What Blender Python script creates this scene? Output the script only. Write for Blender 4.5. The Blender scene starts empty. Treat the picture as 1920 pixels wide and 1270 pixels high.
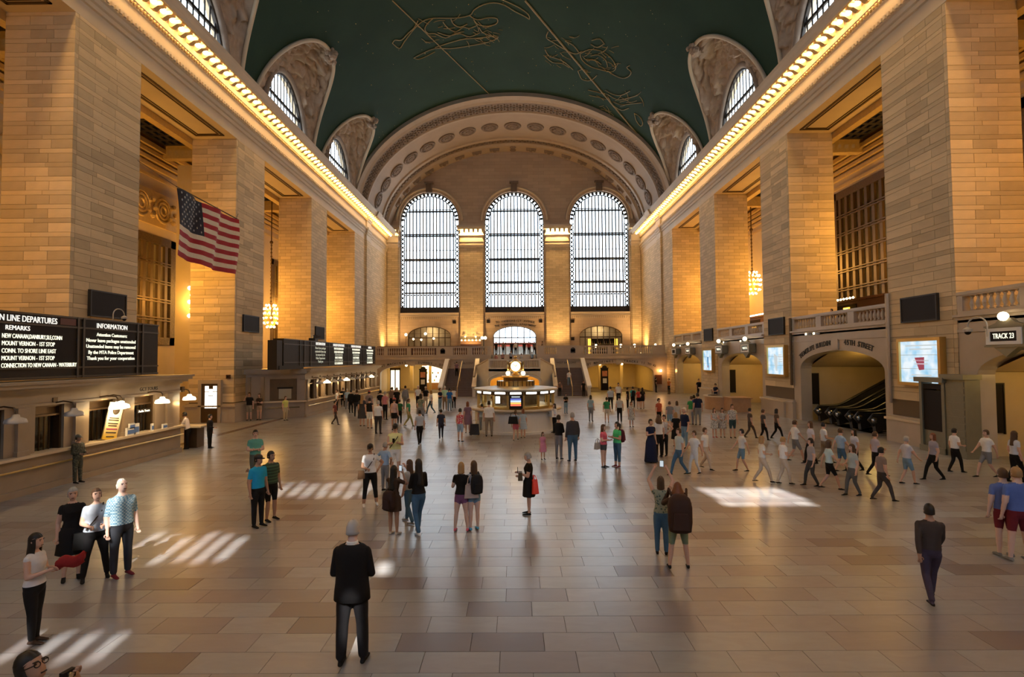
import bpy, bmesh, math, random
import numpy as np
from mathutils import Vector, Matrix, noise as mnoise
random.seed(7)
S = bpy.context.scene
COL = S.collection
PI = math.pi
R = math.radians

# ---------------------------------------------------------------- camera
F = 1030.0                       # focal length in pixels of the 1920x1270 frame
CAMX, CAMH = 0.227, 4.05
_ya, _pi, _ro = R(-0.397), R(2.122), R(-0.394)
FWD = Vector((math.sin(_ya)*math.cos(_pi), math.cos(_ya)*math.cos(_pi), math.sin(_pi)))
_r0 = Vector((math.cos(_ya), -math.sin(_ya), 0))
_u0 = Vector((-math.sin(_ya)*math.sin(_pi), -math.cos(_ya)*math.sin(_pi), math.cos(_pi)))
RGT = _r0*math.cos(_ro) + _u0*math.sin(_ro)
UPV = _u0*math.cos(_ro) - _r0*math.sin(_ro)
cam_d = bpy.data.cameras.new('camera'); cam = bpy.data.objects.new('camera', cam_d); COL.objects.link(cam)
cam_d.sensor_width = 36; cam_d.sensor_fit = 'HORIZONTAL'; cam_d.lens = 36*F/1920
cam_d.clip_end = 600
m = Matrix((RGT, UPV, -FWD)).transposed().to_4x4(); m.translation = (CAMX, 0, CAMH)
cam.matrix_world = m
S.camera = cam
CP = Vector((CAMX, 0, CAMH))
def at(px, py, z=0.0):
    """world point at height z that a pixel of the photograph looks at"""
    r = RGT*((px-960)/F) - UPV*((py-635)/F) + FWD
    return CP + r*((z-CAMH)/r.z)

# ---------------------------------------------------------------- world, sun, exposure
w = bpy.data.worlds.new('sky'); S.world = w; w.use_nodes = True
bg = w.node_tree.nodes['Background']
bg.inputs[0].default_value = (0.80, 0.90, 1.0, 1); bg.inputs[1].default_value = 6.4
S.view_settings.view_transform = 'Standard'; S.view_settings.look = 'None'
S.view_settings.gamma = 1.0; S.view_settings.use_curve_mapping = False
S.view_settings.exposure = 0.0
S.cycles.use_denoising = True
S.cycles.max_bounces = 7; S.cycles.diffuse_bounces = 4; S.cycles.glossy_bounces = 3
S.cycles.transparent_max_bounces = 10; S.cycles.sample_clamp_indirect = 6.0; S.cycles.caustics_reflective = False
sd = bpy.data.lights.new('sun', 'SUN'); sun = bpy.data.objects.new('sun', sd); COL.objects.link(sun)
sd.energy = 19; sd.angle = R(0.5); sd.color = (1, 0.95, 0.86)
SUN_TAN = 0.78                     # rise of the sun over the floor
SUN_DIR = Vector((-0.15, 1.0, -SUN_TAN)).normalized()
sun.rotation_euler = SUN_DIR.to_track_quat('-Z', 'Y').to_euler()
def area(name, loc, direction, sx, sy, power, color, spread=180):
    d = bpy.data.lights.new(name, 'AREA'); d.shape = 'RECTANGLE'; d.size = sx; d.size_y = sy
    d.energy = power; d.color = color; d.spread = R(spread)
    o = bpy.data.objects.new(name, d); COL.objects.link(o); o.location = loc
    o.rotation_euler = Vector(direction).to_track_quat('-Z', 'Y').to_euler()
    return o
def point(name, loc, power, color, rad=0.15, parent=None):
    d = bpy.data.lights.new(name, 'POINT'); d.energy = power; d.color = color; d.shadow_soft_size = rad
    o = bpy.data.objects.new(name, d); COL.objects.link(o); o.location = loc
    if parent: o.parent = parent
    return o
WARM = (1.0, 0.60, 0.22); AMBER = (1.0, 0.50, 0.09)
# light strips in the coffers of both cornices, between the bulbs and brackets built further down
CORN = []
for s in (-1, 1):
    o = area('cornice_strip_light', (s*17.62, 32.2, 22.06), (0, 0, -1), 0.5, 91.5, 4500, WARM)
    CORN.append(o)
# sampling portals in the window openings of the far wall
for xc in (-12.29, 0.11, 12.52):
    d = bpy.data.lights.new('window_portal', 'AREA'); d.shape = 'RECTANGLE'; d.size = 8.6; d.size_y = 17.8
    d.cycles.is_portal = True
    o = bpy.data.objects.new('window_portal', d); COL.objects.link(o); o.location = (xc, 80.9, 19.7)
    o.rotation_euler = (R(-90), 0, 0)

# ---------------------------------------------------------------- materials
MATS = {}
def _new(name):
    m = bpy.data.materials.new(name); m.use_nodes = True
    nt = m.node_tree; return m, nt, nt.nodes['Principled BSDF']
def _mix(nt, fac, a, b, blend='MIX'):
    n = nt.nodes.new('ShaderNodeMix'); n.data_type = 'RGBA'; n.blend_type = blend
    for k, v in ((0, fac), (6, a), (7, b)):
        if hasattr(v, 'is_output'): nt.links.new(v, n.inputs[k])
        elif k == 0: n.inputs[0].default_value = v
        else: n.inputs[k].default_value = (*v, 1) if len(v) == 3 else v
    return n.outputs[2]
def _math(nt, op, a, b=0.0):
    n = nt.nodes.new('ShaderNodeMath'); n.operation = op
    for k, v in ((0, a), (1, b)):
        if hasattr(v, 'is_output'): nt.links.new(v, n.inputs[k])
        else: n.inputs[k].default_value = v
    return n.outputs[0]
def mat(name, col, rough=0.5, metal=0.0, var=0.0, scale=4.0, emit=0.0, ecol=None, bump=0.0, rand=0.0, spec=0.5, stretch=None):
    """plain procedural material: colour with noise mottling, optional per-object variation"""
    if name in MATS: return MATS[name]
    m, nt, p = _new(name)
    c = None
    if var or bump:
        tc = nt.nodes.new('ShaderNodeTexCoord'); nz = nt.nodes.new('ShaderNodeTexNoise')
        nz.inputs['Scale'].default_value = scale; nz.inputs['Detail'].default_value = 5
        if stretch:
            mp = nt.nodes.new('ShaderNodeMapping'); mp.inputs['Scale'].default_value = stretch
            nt.links.new(tc.outputs['Object'], mp.inputs[0]); nt.links.new(mp.outputs[0], nz.inputs['Vector'])
        else: nt.links.new(tc.outputs['Object'], nz.inputs['Vector'])
    if var:
        lo = tuple(x*(1-var) for x in col); hi = tuple(min(1, x*(1+var)) for x in col)
        c = _mix(nt, nz.outputs['Fac'], lo, hi)
    if rand:
        oi = nt.nodes.new('ShaderNodeObjectInfo')
        f = _math(nt, 'ADD', _math(nt, 'MULTIPLY', oi.outputs['Random'], 2*rand), 1-rand)
        cc = nt.nodes.new('ShaderNodeCombineColor')
        for k in range(3): nt.links.new(f, cc.inputs[k])
        c = _mix(nt, 1.0, c if c is not None else col, cc.outputs[0], 'MULTIPLY')
    if c is not None: nt.links.new(c, p.inputs['Base Color'])
    else: p.inputs['Base Color'].default_value = (*col, 1)
    p.inputs['Roughness'].default_value = rough; p.inputs['Metallic'].default_value = metal
    p.inputs['Specular IOR Level'].default_value = spec
    if emit:
        p.inputs['Emission Color'].default_value = (*(ecol or col), 1); p.inputs['Emission Strength'].default_value = emit
    if bump:
        b = nt.nodes.new('ShaderNodeBump'); b.inputs['Strength'].default_value = bump; b.inputs['Distance'].default_value = 0.05
        nt.links.new(nz.outputs['Fac'], b.inputs['Height']); nt.links.new(b.outputs[0], p.inputs['Normal'])
    MATS[name] = m; return m
def stone(name, col, row=0.295, bw=0.95, mortar=0.014, var=0.17, rough=0.75, bumpy=0.25):
    """coursed ashlar for masonry too far away to build block by block"""
    m, nt, p = _new(name)
    g = nt.nodes.new('ShaderNodeNewGeometry'); sx = nt.nodes.new('ShaderNodeSeparateXYZ')
    nt.links.new(g.outputs['Position'], sx.inputs[0])
    cb = nt.nodes.new('ShaderNodeCombineXYZ')
    nt.links.new(_math(nt, 'ADD', sx.outputs[0], sx.outputs[1]), cb.inputs[0]); nt.links.new(sx.outputs[2], cb.inputs[1])
    br = nt.nodes.new('ShaderNodeTexBrick'); nt.links.new(cb.outputs[0], br.inputs['Vector'])
    br.inputs['Scale'].default_value = 1; br.inputs['Row Height'].default_value = row; br.inputs['Brick Width'].default_value = bw
    br.inputs['Mortar Size'].default_value = mortar; br.inputs['Mortar Smooth'].default_value = 0.2
    br.inputs['Color1'].default_value = (*[c*(1+var) for c in col], 1); br.inputs['Color2'].default_value = (*[c*(1-var) for c in col], 1)
    br.inputs['Mortar'].default_value = (*[c*0.42 for c in col], 1)
    nz = nt.nodes.new('ShaderNodeTexNoise'); nz.inputs['Scale'].default_value = 1.3; nz.inputs['Detail'].default_value = 6
    nt.links.new(g.outputs['Position'], nz.inputs['Vector'])
    c = _mix(nt, _math(nt, 'MULTIPLY', nz.outputs['Fac'], 0.45), br.outputs['Color'], [x*0.8 for x in col])
    nt.links.new(c, p.inputs['Base Color']); p.inputs['Roughness'].default_value = rough
    b = nt.nodes.new('ShaderNodeBump'); b.inputs['Strength'].default_value = bumpy; b.inputs['Distance'].default_value = 0.02; b.invert = True
    nt.links.new(br.outputs['Fac'], b.inputs['Height']); nt.links.new(b.outputs[0], p.inputs['Normal'])
    MATS[name] = m; return m
LIME = (0.57, 0.44, 0.265)
M_STONE = stone('limestone_courses', LIME)
M_BLOCK = mat('limestone_block', LIME, 0.75, var=0.18, scale=1.5, rand=0.22, bump=0.05)
M_JOINT = mat('limestone_joint', (0.13, 0.09, 0.05), 0.9)
M_SMOOTH = mat('smooth_limestone', (0.58, 0.47, 0.33), 0.6, var=0.12, scale=0.8)
M_TYMP = stone('tympanum_stone', (0.54, 0.40, 0.265), 0.5, 1.6, 0.008, 0.10, 0.7, 0.1)
M_MARBLE = mat('tennessee_marble', (0.43, 0.36, 0.285), 0.28, var=0.16, scale=1.2)
M_GREYM = mat('grey_marble', (0.60, 0.57, 0.52), 0.25, var=0.14, scale=1.4)
M_TEAL = mat('teal_vault_paint', (0.025, 0.052, 0.035), 0.7, var=0.28, scale=0.25, bump=0.02, spec=0.1)
M_CARVE = mat('carved_plaster', (0.40, 0.30, 0.22), 0.7, var=0.30, scale=2.2)
M_CARVD = mat('aged_carved_plaster', (0.20, 0.14, 0.095), 0.75, var=0.35, scale=3.0, bump=0.6)  # shadow of the relief put into the dark brown colour
M_GILT = mat('gilded_plaster', (0.56, 0.40, 0.18), 0.5, 0.25, var=0.2, scale=5)
M_GOLDLINE = mat('gold_leaf_line', (0.30, 0.225, 0.09), 0.6, 0.0)
M_OFFICE = mat('brown_office_marble', (0.30, 0.235, 0.175), 0.35, var=0.2, scale=1.5)
M_STAR = mat('gold_star', (0.8, 0.6, 0.25), 0.35, 0.6)
M_IRON = mat('dark_bronze_iron', (0.035, 0.030, 0.028), 0.5, 0.5, var=0.2)
M_BRONZE = mat('brown_bronze', (0.10, 0.062, 0.032), 0.45, 0.6, var=0.2)
M_BRASS = mat('brass', (0.66, 0.46, 0.17), 0.28, 0.9)
M_BLACK = mat('black_panel', (0.016, 0.012, 0.011), 0.6, spec=.15)
M_BOARD = mat('board_cabinet', (0.026, 0.020, 0.016), 0.55, 0.0, var=0.15, spec=.2)
M_BOARDF = mat('board_frame_rail', (0.060, 0.050, 0.042), 0.45, 0.3)
M_WOOD = mat('dark_mahogany', (0.085, 0.030, 0.016), 0.35, var=0.3, scale=6, stretch=(1, 1, 8))
M_TAN = mat('tan_wood', (0.40, 0.23, 0.12), 0.4, var=0.2, scale=5)
M_STEEL = mat('brushed_steel', (0.45, 0.43, 0.40), 0.25, 0.9)
M_RUBBER = mat('black_rubber', (0.015, 0.013, 0.012), 0.35)
M_STEP = mat('brown_marble_step', (0.17, 0.11, 0.085), 0.4, var=0.2)
M_GREEN = mat('grey_green_metal', (0.20, 0.19, 0.14), 0.4, 0.3, var=0.1)
M_BULB = mat('lit_bulb', (1, 0.86, 0.6), 0.4, emit=16, ecol=(1, 0.80, 0.45))
M_GLOBE = mat('lit_globe', (1, 0.9, 0.7), 0.4, emit=5, ecol=(1, 0.80, 0.48))
M_SHADE = mat('lit_lamp_shade', (1, 0.92, 0.75), 0.4, emit=7, ecol=(1, 0.86, 0.55))
M_SHADEOFF = mat('unlit_white_shade', (0.45, 0.42, 0.38), 0.35)
M_CLOCK = mat('lit_clock_face', (1, 0.95, 0.8), 0.4, emit=1.25, ecol=(1, 0.93, 0.70))
M_LED = mat('led_letters', (1, 1, 0.85), 0.4, emit=1.1, ecol=(1, 1, 0.78))
M_LEDG = mat('led_letters_dim', (0.5, 0.5, 0.42), 0.4, emit=0.35, ecol=(0.9, 0.95, 0.75))
M_LEDW = mat('lit_title_letters', (1, 1, 0.95), 0.4, emit=.95, ecol=(1, 0.98, 0.9))
M_TUBE = mat('white_light_panel', (1, 1, 1), 0.4, emit=5, ecol=(1, 0.97, 0.88))
M_ENGR = mat('engraved_letter', (0.05, 0.042, 0.035), 0.7)
M_WHITE = mat('white_paint', (0.75, 0.74, 0.70), 0.5)
M_AMBERL = mat('amber_lit_panel', (1, 0.6, 0.1), 0.4, emit=2.2, ecol=(1, 0.52, 0.06))
M_PAPER = mat('printed_paper', (0.8, 0.8, 0.76), 0.6)
def glassmat():
    m = bpy.data.materials.new('window_glass'); m.use_nodes = True; nt = m.node_tree
    nt.nodes.clear(); o = nt.nodes.new('ShaderNodeOutputMaterial'); t = nt.nodes.new('ShaderNodeBsdfTransparent'); g = nt.nodes.new('ShaderNodeBsdfGlossy')
    g.inputs['Roughness'].default_value = 0.05; t.inputs[0].default_value = (0.93, 0.97, 0.99, 1)
    mx = nt.nodes.new('ShaderNodeMixShader'); mx.inputs[0].default_value = 0.07
    nt.links.new(t.outputs[0], mx.inputs[1]); nt.links.new(g.outputs[0], mx.inputs[2]); nt.links.new(mx.outputs[0], o.inputs[0])
    return m
M_GLASS = glassmat()
def frosted():
    m = bpy.data.materials.new('frosted_glass'); m.use_nodes = True; nt = m.node_tree; nt.nodes.clear()
    o = nt.nodes.new('ShaderNodeOutputMaterial'); t = nt.nodes.new('ShaderNodeBsdfTranslucent'); t.inputs[0].default_value = (.32, .38, .45, 1); nt.links.new(t.outputs[0], o.inputs[0]); return m
M_FROST = frosted()  # frosting added to turn rear sun and sky into soft fill
def tinted():
    m = bpy.data.materials.new('smoked_skylight_glass'); m.use_nodes = True; nt = m.node_tree; nt.nodes.clear()
    o = nt.nodes.new('ShaderNodeOutputMaterial'); t = nt.nodes.new('ShaderNodeBsdfTransparent'); t.inputs[0].default_value = (.06, .09, .105, 1); nt.links.new(t.outputs[0], o.inputs[0]); return m
M_SKYG = tinted()
def floormat():
    m, nt, p = _new('pink_grey_marble_tile')
    oi = nt.nodes.new('ShaderNodeObjectInfo'); g = nt.nodes.new('ShaderNodeNewGeometry')
    cvr = nt.nodes.new('ShaderNodeCombineXYZ'); nt.links.new(oi.outputs['Random'], cvr.inputs[0]); nt.links.new(g.outputs['Random Per Island'], cvr.inputs[1])
    wn_ = nt.nodes.new('ShaderNodeTexWhiteNoise'); nt.links.new(cvr.outputs[0], wn_.inputs['Vector']); r = wn_.outputs['Value']
    rp = nt.nodes.new('ShaderNodeValToRGB'); nt.links.new(r, rp.inputs[0]); e = rp.color_ramp.elements
    cols = [(0.0, (0.205, 0.171, 0.179)), (0.12, (0.274, 0.253, 0.264)), (0.28, (0.251, 0.261, 0.278)), (0.44, (0.312, 0.306, 0.314)), (0.58, (0.228, 0.200, 0.211)),
            (0.72, (0.296, 0.314, 0.336)), (0.86, (0.251, 0.233, 0.242)), (0.965, (0.137, 0.102, 0.108))]
    e[0].position, e[0].color = cols[0][0], (*cols[0][1], 1); e[1].position, e[1].color = cols[-1][0], (*cols[-1][1], 1)
    for q, c in cols[1:-1]: x = e.new(q); x.color = (*c, 1)
    rp.color_ramp.interpolation = 'LINEAR'
    mp = nt.nodes.new('ShaderNodeMapping'); mp.inputs['Scale'].default_value = (0.8, 2.2, 1); mp.inputs['Rotation'].default_value = (0, 0, 0.4)
    nt.links.new(g.outputs['Position'], mp.inputs[0])
    cv = nt.nodes.new('ShaderNodeCombineXYZ'); nt.links.new(_math(nt, 'MULTIPLY', r, 40), cv.inputs[2])
    va = nt.nodes.new('ShaderNodeVectorMath'); nt.links.new(mp.outputs[0], va.inputs[0]); nt.links.new(cv.outputs[0], va.inputs[1])
    nz = nt.nodes.new('ShaderNodeTexNoise'); nz.inputs['Scale'].default_value = 2.0; nz.inputs['Detail'].default_value = 7; nz.inputs['Distortion'].default_value = 1.2
    nt.links.new(va.outputs[0], nz.inputs['Vector'])
    vr = nt.nodes.new('ShaderNodeValToRGB'); nt.links.new(nz.outputs['Fac'], vr.inputs[0]); vr.color_ramp.elements[0].position = .25; vr.color_ramp.elements[1].position = .85
    c = _mix(nt, _math(nt, 'MULTIPLY', vr.outputs[0], 0.45), rp.outputs[0], (0.16, 0.145, 0.14))
    nt.links.new(c, p.inputs['Base Color'])
    nt.links.new(_math(nt, 'ADD', _math(nt, 'MULTIPLY', nz.outputs['Fac'], 0.03), 0.28), p.inputs['Roughness'])
    p.inputs['Specular IOR Level'].default_value = 1.0
    return m
M_TILE = floormat()

# ---------------------------------------------------------------- mesh helpers
class MB:
    """collects shapes; build() links them as ONE mesh object"""
    def __init__(s): s.v = []; s.f = []; s.mi = []; s.cur = 0
    def add(s, vs, fs):
        b = len(s.v); s.v += [tuple(x) for x in vs]
        s.f += [tuple(b+i for i in q) for q in fs]; s.mi += [s.cur]*len(fs); return s
    def box(s, x0, x1, y0, y1, z0, z1):
        if x0 > x1: x0, x1 = x1, x0
        if y0 > y1: y0, y1 = y1, y0
        return s.add([(x0,y0,z0),(x1,y0,z0),(x1,y1,z0),(x0,y1,z0),(x0,y0,z1),(x1,y0,z1),(x1,y1,z1),(x0,y1,z1)],
                     [(0,3,2,1),(4,5,6,7),(0,1,5,4),(1,2,6,5),(2,3,7,6),(3,0,4,7)])
    def tbox(s, c, half, top=1.0, rot=0.0, tilt=None):
        """box about c with tapered top, turned about z"""
        hx, hy, hz = half; vs = []
        for z, k in ((-hz, 1), (hz, top)):
            for a, b in ((-1,-1),(1,-1),(1,1),(-1,1)): vs.append(Vector((a*hx*k, b*hy*k, z)))
        M = Matrix.Rotation(rot, 3, 'Z')
        if tilt: M = M @ Matrix.Rotation(tilt, 3, 'X')
        return s.add([Vector(c)+M@q for q in vs], [(0,3,2,1),(4,5,6,7),(0,1,5,4),(1,2,6,5),(2,3,7,6),(3,0,4,7)])
    def loft(s, rings, cap=True, closed=True):
        n = len(rings[0]); b = []
        vs = [p for r in rings for p in r]; fs = []
        for i in range(len(rings)-1):
            for j in range(n if closed else n-1):
                k = (j+1) % n; fs.append((i*n+j, i*n+k, (i+1)*n+k, (i+1)*n+j))
        if cap: fs.append(tuple(range(n-1, -1, -1))); fs.append(tuple((len(rings)-1)*n+j for j in range(n)))
        return s.add(vs, fs)
    def tube(s, pts, rad, n=8, cap=True):
        pts = [Vector(p) for p in pts]; rings = []
        rad = rad if hasattr(rad, '__len__') else [rad]*len(pts)
        t0 = None; up = None
        for i, p in enumerate(pts):
            t = (pts[min(i+1, len(pts)-1)] - pts[max(i-1, 0)]).normalized()
            if up is None:
                up = Vector((0,0,1)) if abs(t.z) < 0.9 else Vector((0,1,0))
            a = t.cross(up).normalized(); b = a.cross(t).normalized(); up = b
            rings.append([p + a*(math.cos(2*PI*k/n)*rad[i]) + b*(math.sin(2*PI*k/n)*rad[i]) for k in range(n)])
        return s.loft(rings, cap)
    def lathe(s, prof, c=(0,0,0), n=24, a0=0, a1=2*PI, sx=1, sy=1):
        full = abs(a1-a0-2*PI) < 1e-6; m = n if full else n+1
        rings = []
        for r, z in prof:
            rings.append([(c[0]+sx*r*math.cos(a0+(a1-a0)*k/n), c[1]+sy*r*math.sin(a0+(a1-a0)*k/n), c[2]+z) for k in range(m)])
        return s.loft(rings, cap=full, closed=full)
    def ball(s, c, r, n=10, m=6, sq=(1,1,1)):
        prof = [(max(1e-3, math.sin(PI*i/m))*r, -math.cos(PI*i/m)*r) for i in range(m+1)]
        rings = [[(c[0]+q*math.cos(2*PI*k/n)*sq[0], c[1]+q*math.sin(2*PI*k/n)*sq[1], c[2]+z*sq[2]) for k in range(n)] for q, z in prof]
        return s.loft(rings)
    def prism(s, poly, fn, d0, d1):
        """closed 2-d outline pushed from depth d0 to d1; fn(u, v, d) gives the point"""
        n = len(poly); vs = [fn(u, v, d0) for u, v in poly] + [fn(u, v, d1) for u, v in poly]
        return s.add(vs, [tuple(range(n-1,-1,-1)), tuple(range(n, 2*n))] + [(i, (i+1)%n, n+(i+1)%n, n+i) for i in range(n)])
    def build(s, name, m=None, parent=None, smooth=False, loc=None, rot=None):
        me = bpy.data.meshes.new(name); me.from_pydata(s.v, [], s.f)
        ms = m if isinstance(m, (list, tuple)) else [m]
        for x in ms: me.materials.append(x)
        if len(ms) > 1: me.polygons.foreach_set('material_index', s.mi)
        if smooth: me.polygons.foreach_set('use_smooth', [True]*len(me.polygons))
        me.update()
        o = bpy.data.objects.new(name, me); COL.objects.link(o)
        if parent is not None: o.parent = parent
        if loc is not None: o.location = loc
        if rot is not None: o.rotation_euler = rot
        return o
def tag(o, label, cat, group=None, kind=None):
    o['label'] = label; o['category'] = cat
    if group: o['group'] = group
    if kind: o['kind'] = kind
    return o
def thing(name, label, cat, loc=(0,0,0), rz=0.0, group=None, kind=None):
    o = bpy.data.objects.new(name, None); COL.objects.link(o); o.location = loc; o.rotation_euler = (0,0,rz)
    return tag(o, label, cat, group, kind)
def share(name, src, parent=None, loc=None, rot=None, scale=None):
    o = bpy.data.objects.new(name, src.data); COL.objects.link(o)
    if parent is not None: o.parent = parent
    if loc is not None: o.location = loc
    if rot is not None: o.rotation_euler = rot
    if scale is not None: o.scale = scale
    return o
def copy_tree(o, loc=None, rz=None, label=None, parent=None):
    c = o.copy(); COL.objects.link(c); c.parent = parent
    if parent is not None: c.matrix_parent_inverse = o.matrix_parent_inverse.copy()
    if loc is not None: c.location = loc
    if rz is not None: c.rotation_euler = (0, 0, rz)
    if label: c['label'] = label
    for ch in list(o.children): copy_tree(ch, parent=c)
    return c
def text(s, size, loc, rot, m, parent=None, name='lettering', align='CENTER', sx=1.0, bold=0.0, ext=0.006, fit=0.0):
    d = bpy.data.curves.new(name, 'FONT'); d.body = s; d.size = size; d.align_x = align; d.align_y = 'CENTER'
    d.extrude = ext; d.offset = bold; d.resolution_u = 3; d.materials.append(m)
    o = bpy.data.objects.new(name, d); COL.objects.link(o); o.location = loc; o.rotation_euler = rot; o.scale = (sx, 1, 1)
    if parent is not None: o.parent = parent
    if fit: o['fit'] = fit
    return o
ROT_L = (R(90), 0, R(90)); ROT_R = (R(90), 0, R(-90)); ROT_E = (R(90), 0, 0)   # lettering on the left side, right side, end wall
def holed_wall(mb, fn, u0, u1, z0, z1, holes, th, n=14):
    """wall slab in (u, z) with openings [(ua, ub, zbot, zspring, rise)]; fn(u, z, d), d = 0 front .. th back. z1 may be a function of u"""
    top = z1 if callable(z1) else (lambda u: z1)
    us = {u0, u1}
    for a, b, zb, zs, rs in holes:
        k = n if rs else 1
        for i in range(k+1): us.add(a+(b-a)*(0.5-0.5*math.cos(PI*i/k)))
    if callable(z1):
        for i in range(41): us.add(u0+(u1-u0)*(0.5-0.5*math.cos(PI*i/40)))
    us = sorted(us)
    us = [u for i, u in enumerate(us) if i == 0 or u-us[i-1] > 1e-4]
    def ht(h, u):
        a, b, zb, zs, rs = h; t = (u-(a+b)/2)/((b-a)/2)
        return zs + rs*math.sqrt(max(0, 1-t*t))
    for i in range(len(us)-1):
        a, b = us[i], us[i+1]; mid = (a+b)/2
        hs = sorted([h for h in holes if h[0] < mid < h[1]], key=lambda h: h[2])
        la, lb = z0, z0
        for h in hs + [None]:
            ta, tb = (h[2], h[2]) if h else (top(a), top(b))
            if ta-la > 1e-4 or tb-lb > 1e-4:
                for d in (0, th): mb.add([fn(a,la,d), fn(b,lb,d), fn(b,tb,d), fn(a,ta,d)], [(0,1,2,3)])
            if h:
                la, lb = ht(h, a), ht(h, b)
                mb.add([fn(a,la,0), fn(b,lb,0), fn(b,lb,th), fn(a,la,th)], [(0,1,2,3)])
                if h[2] > z0+1e-4: mb.add([fn(a,h[2],0), fn(b,h[2],0), fn(b,h[2],th), fn(a,h[2],th)], [(0,1,2,3)])
    for h in holes:
        for u in (h[0], h[1]): mb.add([fn(u,h[2],0), fn(u,h[3],0), fn(u,h[3],th), fn(u,h[2],th)], [(0,1,2,3)])
    return mb
# ================================================================ STRUCTURE
XW, XB, ZS = 18.4, 21.4, 18.96            # hall face and back of the piers, soffit of the beams
PN = [22.72+13.5*k for k in range(-2, 4)] # near edges of the piers, two of them behind the camera
PL = 4.1; YE, Y0 = 79.5, -14.0            # pier length, far wall, rear wall
BAYC = [PN[i]+PL+4.7 for i in range(5)]   # bay centres
XA = 25.0                                 # back wall of the side aisles

# ---- floor of single marble slabs
fl = MB().box(-30, 30, Y0-1, 84, -0.4, -0.012).build('floor', mat('floor_joint', (0.10, 0.075, 0.06), 0.8))
tag(fl, 'pink and grey marble slab floor of the concourse', 'floor', kind='structure')
TW, TD = 1.04, 0.52
slots = []
for j in range(int((66.4-1.0)/TD)):
    y = 1.0+j*TD; off = (0.5 if j % 2 else 0.0)*TW + random.uniform(-.12, .12)
    for i in range(-28, 29):
        x = i*TW+off
        if -27.4 < x < 27.0: slots.append((x, y))
def seen(x, y):
    d = Vector((x, y+TD/2, 0))-CP; k = d.dot(FWD)
    if k < 1: return 0
    u = F*d.dot(RGT)/k; v = F*d.dot(UPV)/k
    return 1.0/k if abs(u) < 985 and abs(v) < 650 else 0
order = sorted(range(len(slots)), key=lambda i: -seen(*slots[i]))
near = set(i for i in order[:300] if seen(*slots[i]) > 0)
tb = MB().box(0.004, TW-0.004, 0.004, TD-0.004, -0.03, 0).build('tile', M_TILE, fl)
first = True; rest = MB()
for i, (x, y) in enumerate(slots):
    z = random.uniform(-.0012, .0008)
    if i in near:
        if first: tb.location = (x, y, z); first = False
        else: share('tile', tb, fl, (x, y, z))
    else:
        a, b, c, d = x+.004, x+TW-.004, y+.004, y+TD-.004
        rest.add([(a,c,z),(b,c,z),(b,d,z),(a,d,z)], [(0,1,2,3)])
rt = rest.build('far_tiles', M_TILE, fl); rt['kind'] = 'stuff'
MB().box(-16.3, -15.85, 26.5, 66, -0.01, 0.0035).build('border_strip', mat('dark_border_marble', (0.12, 0.08, 0.06), 0.25), fl)

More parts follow.
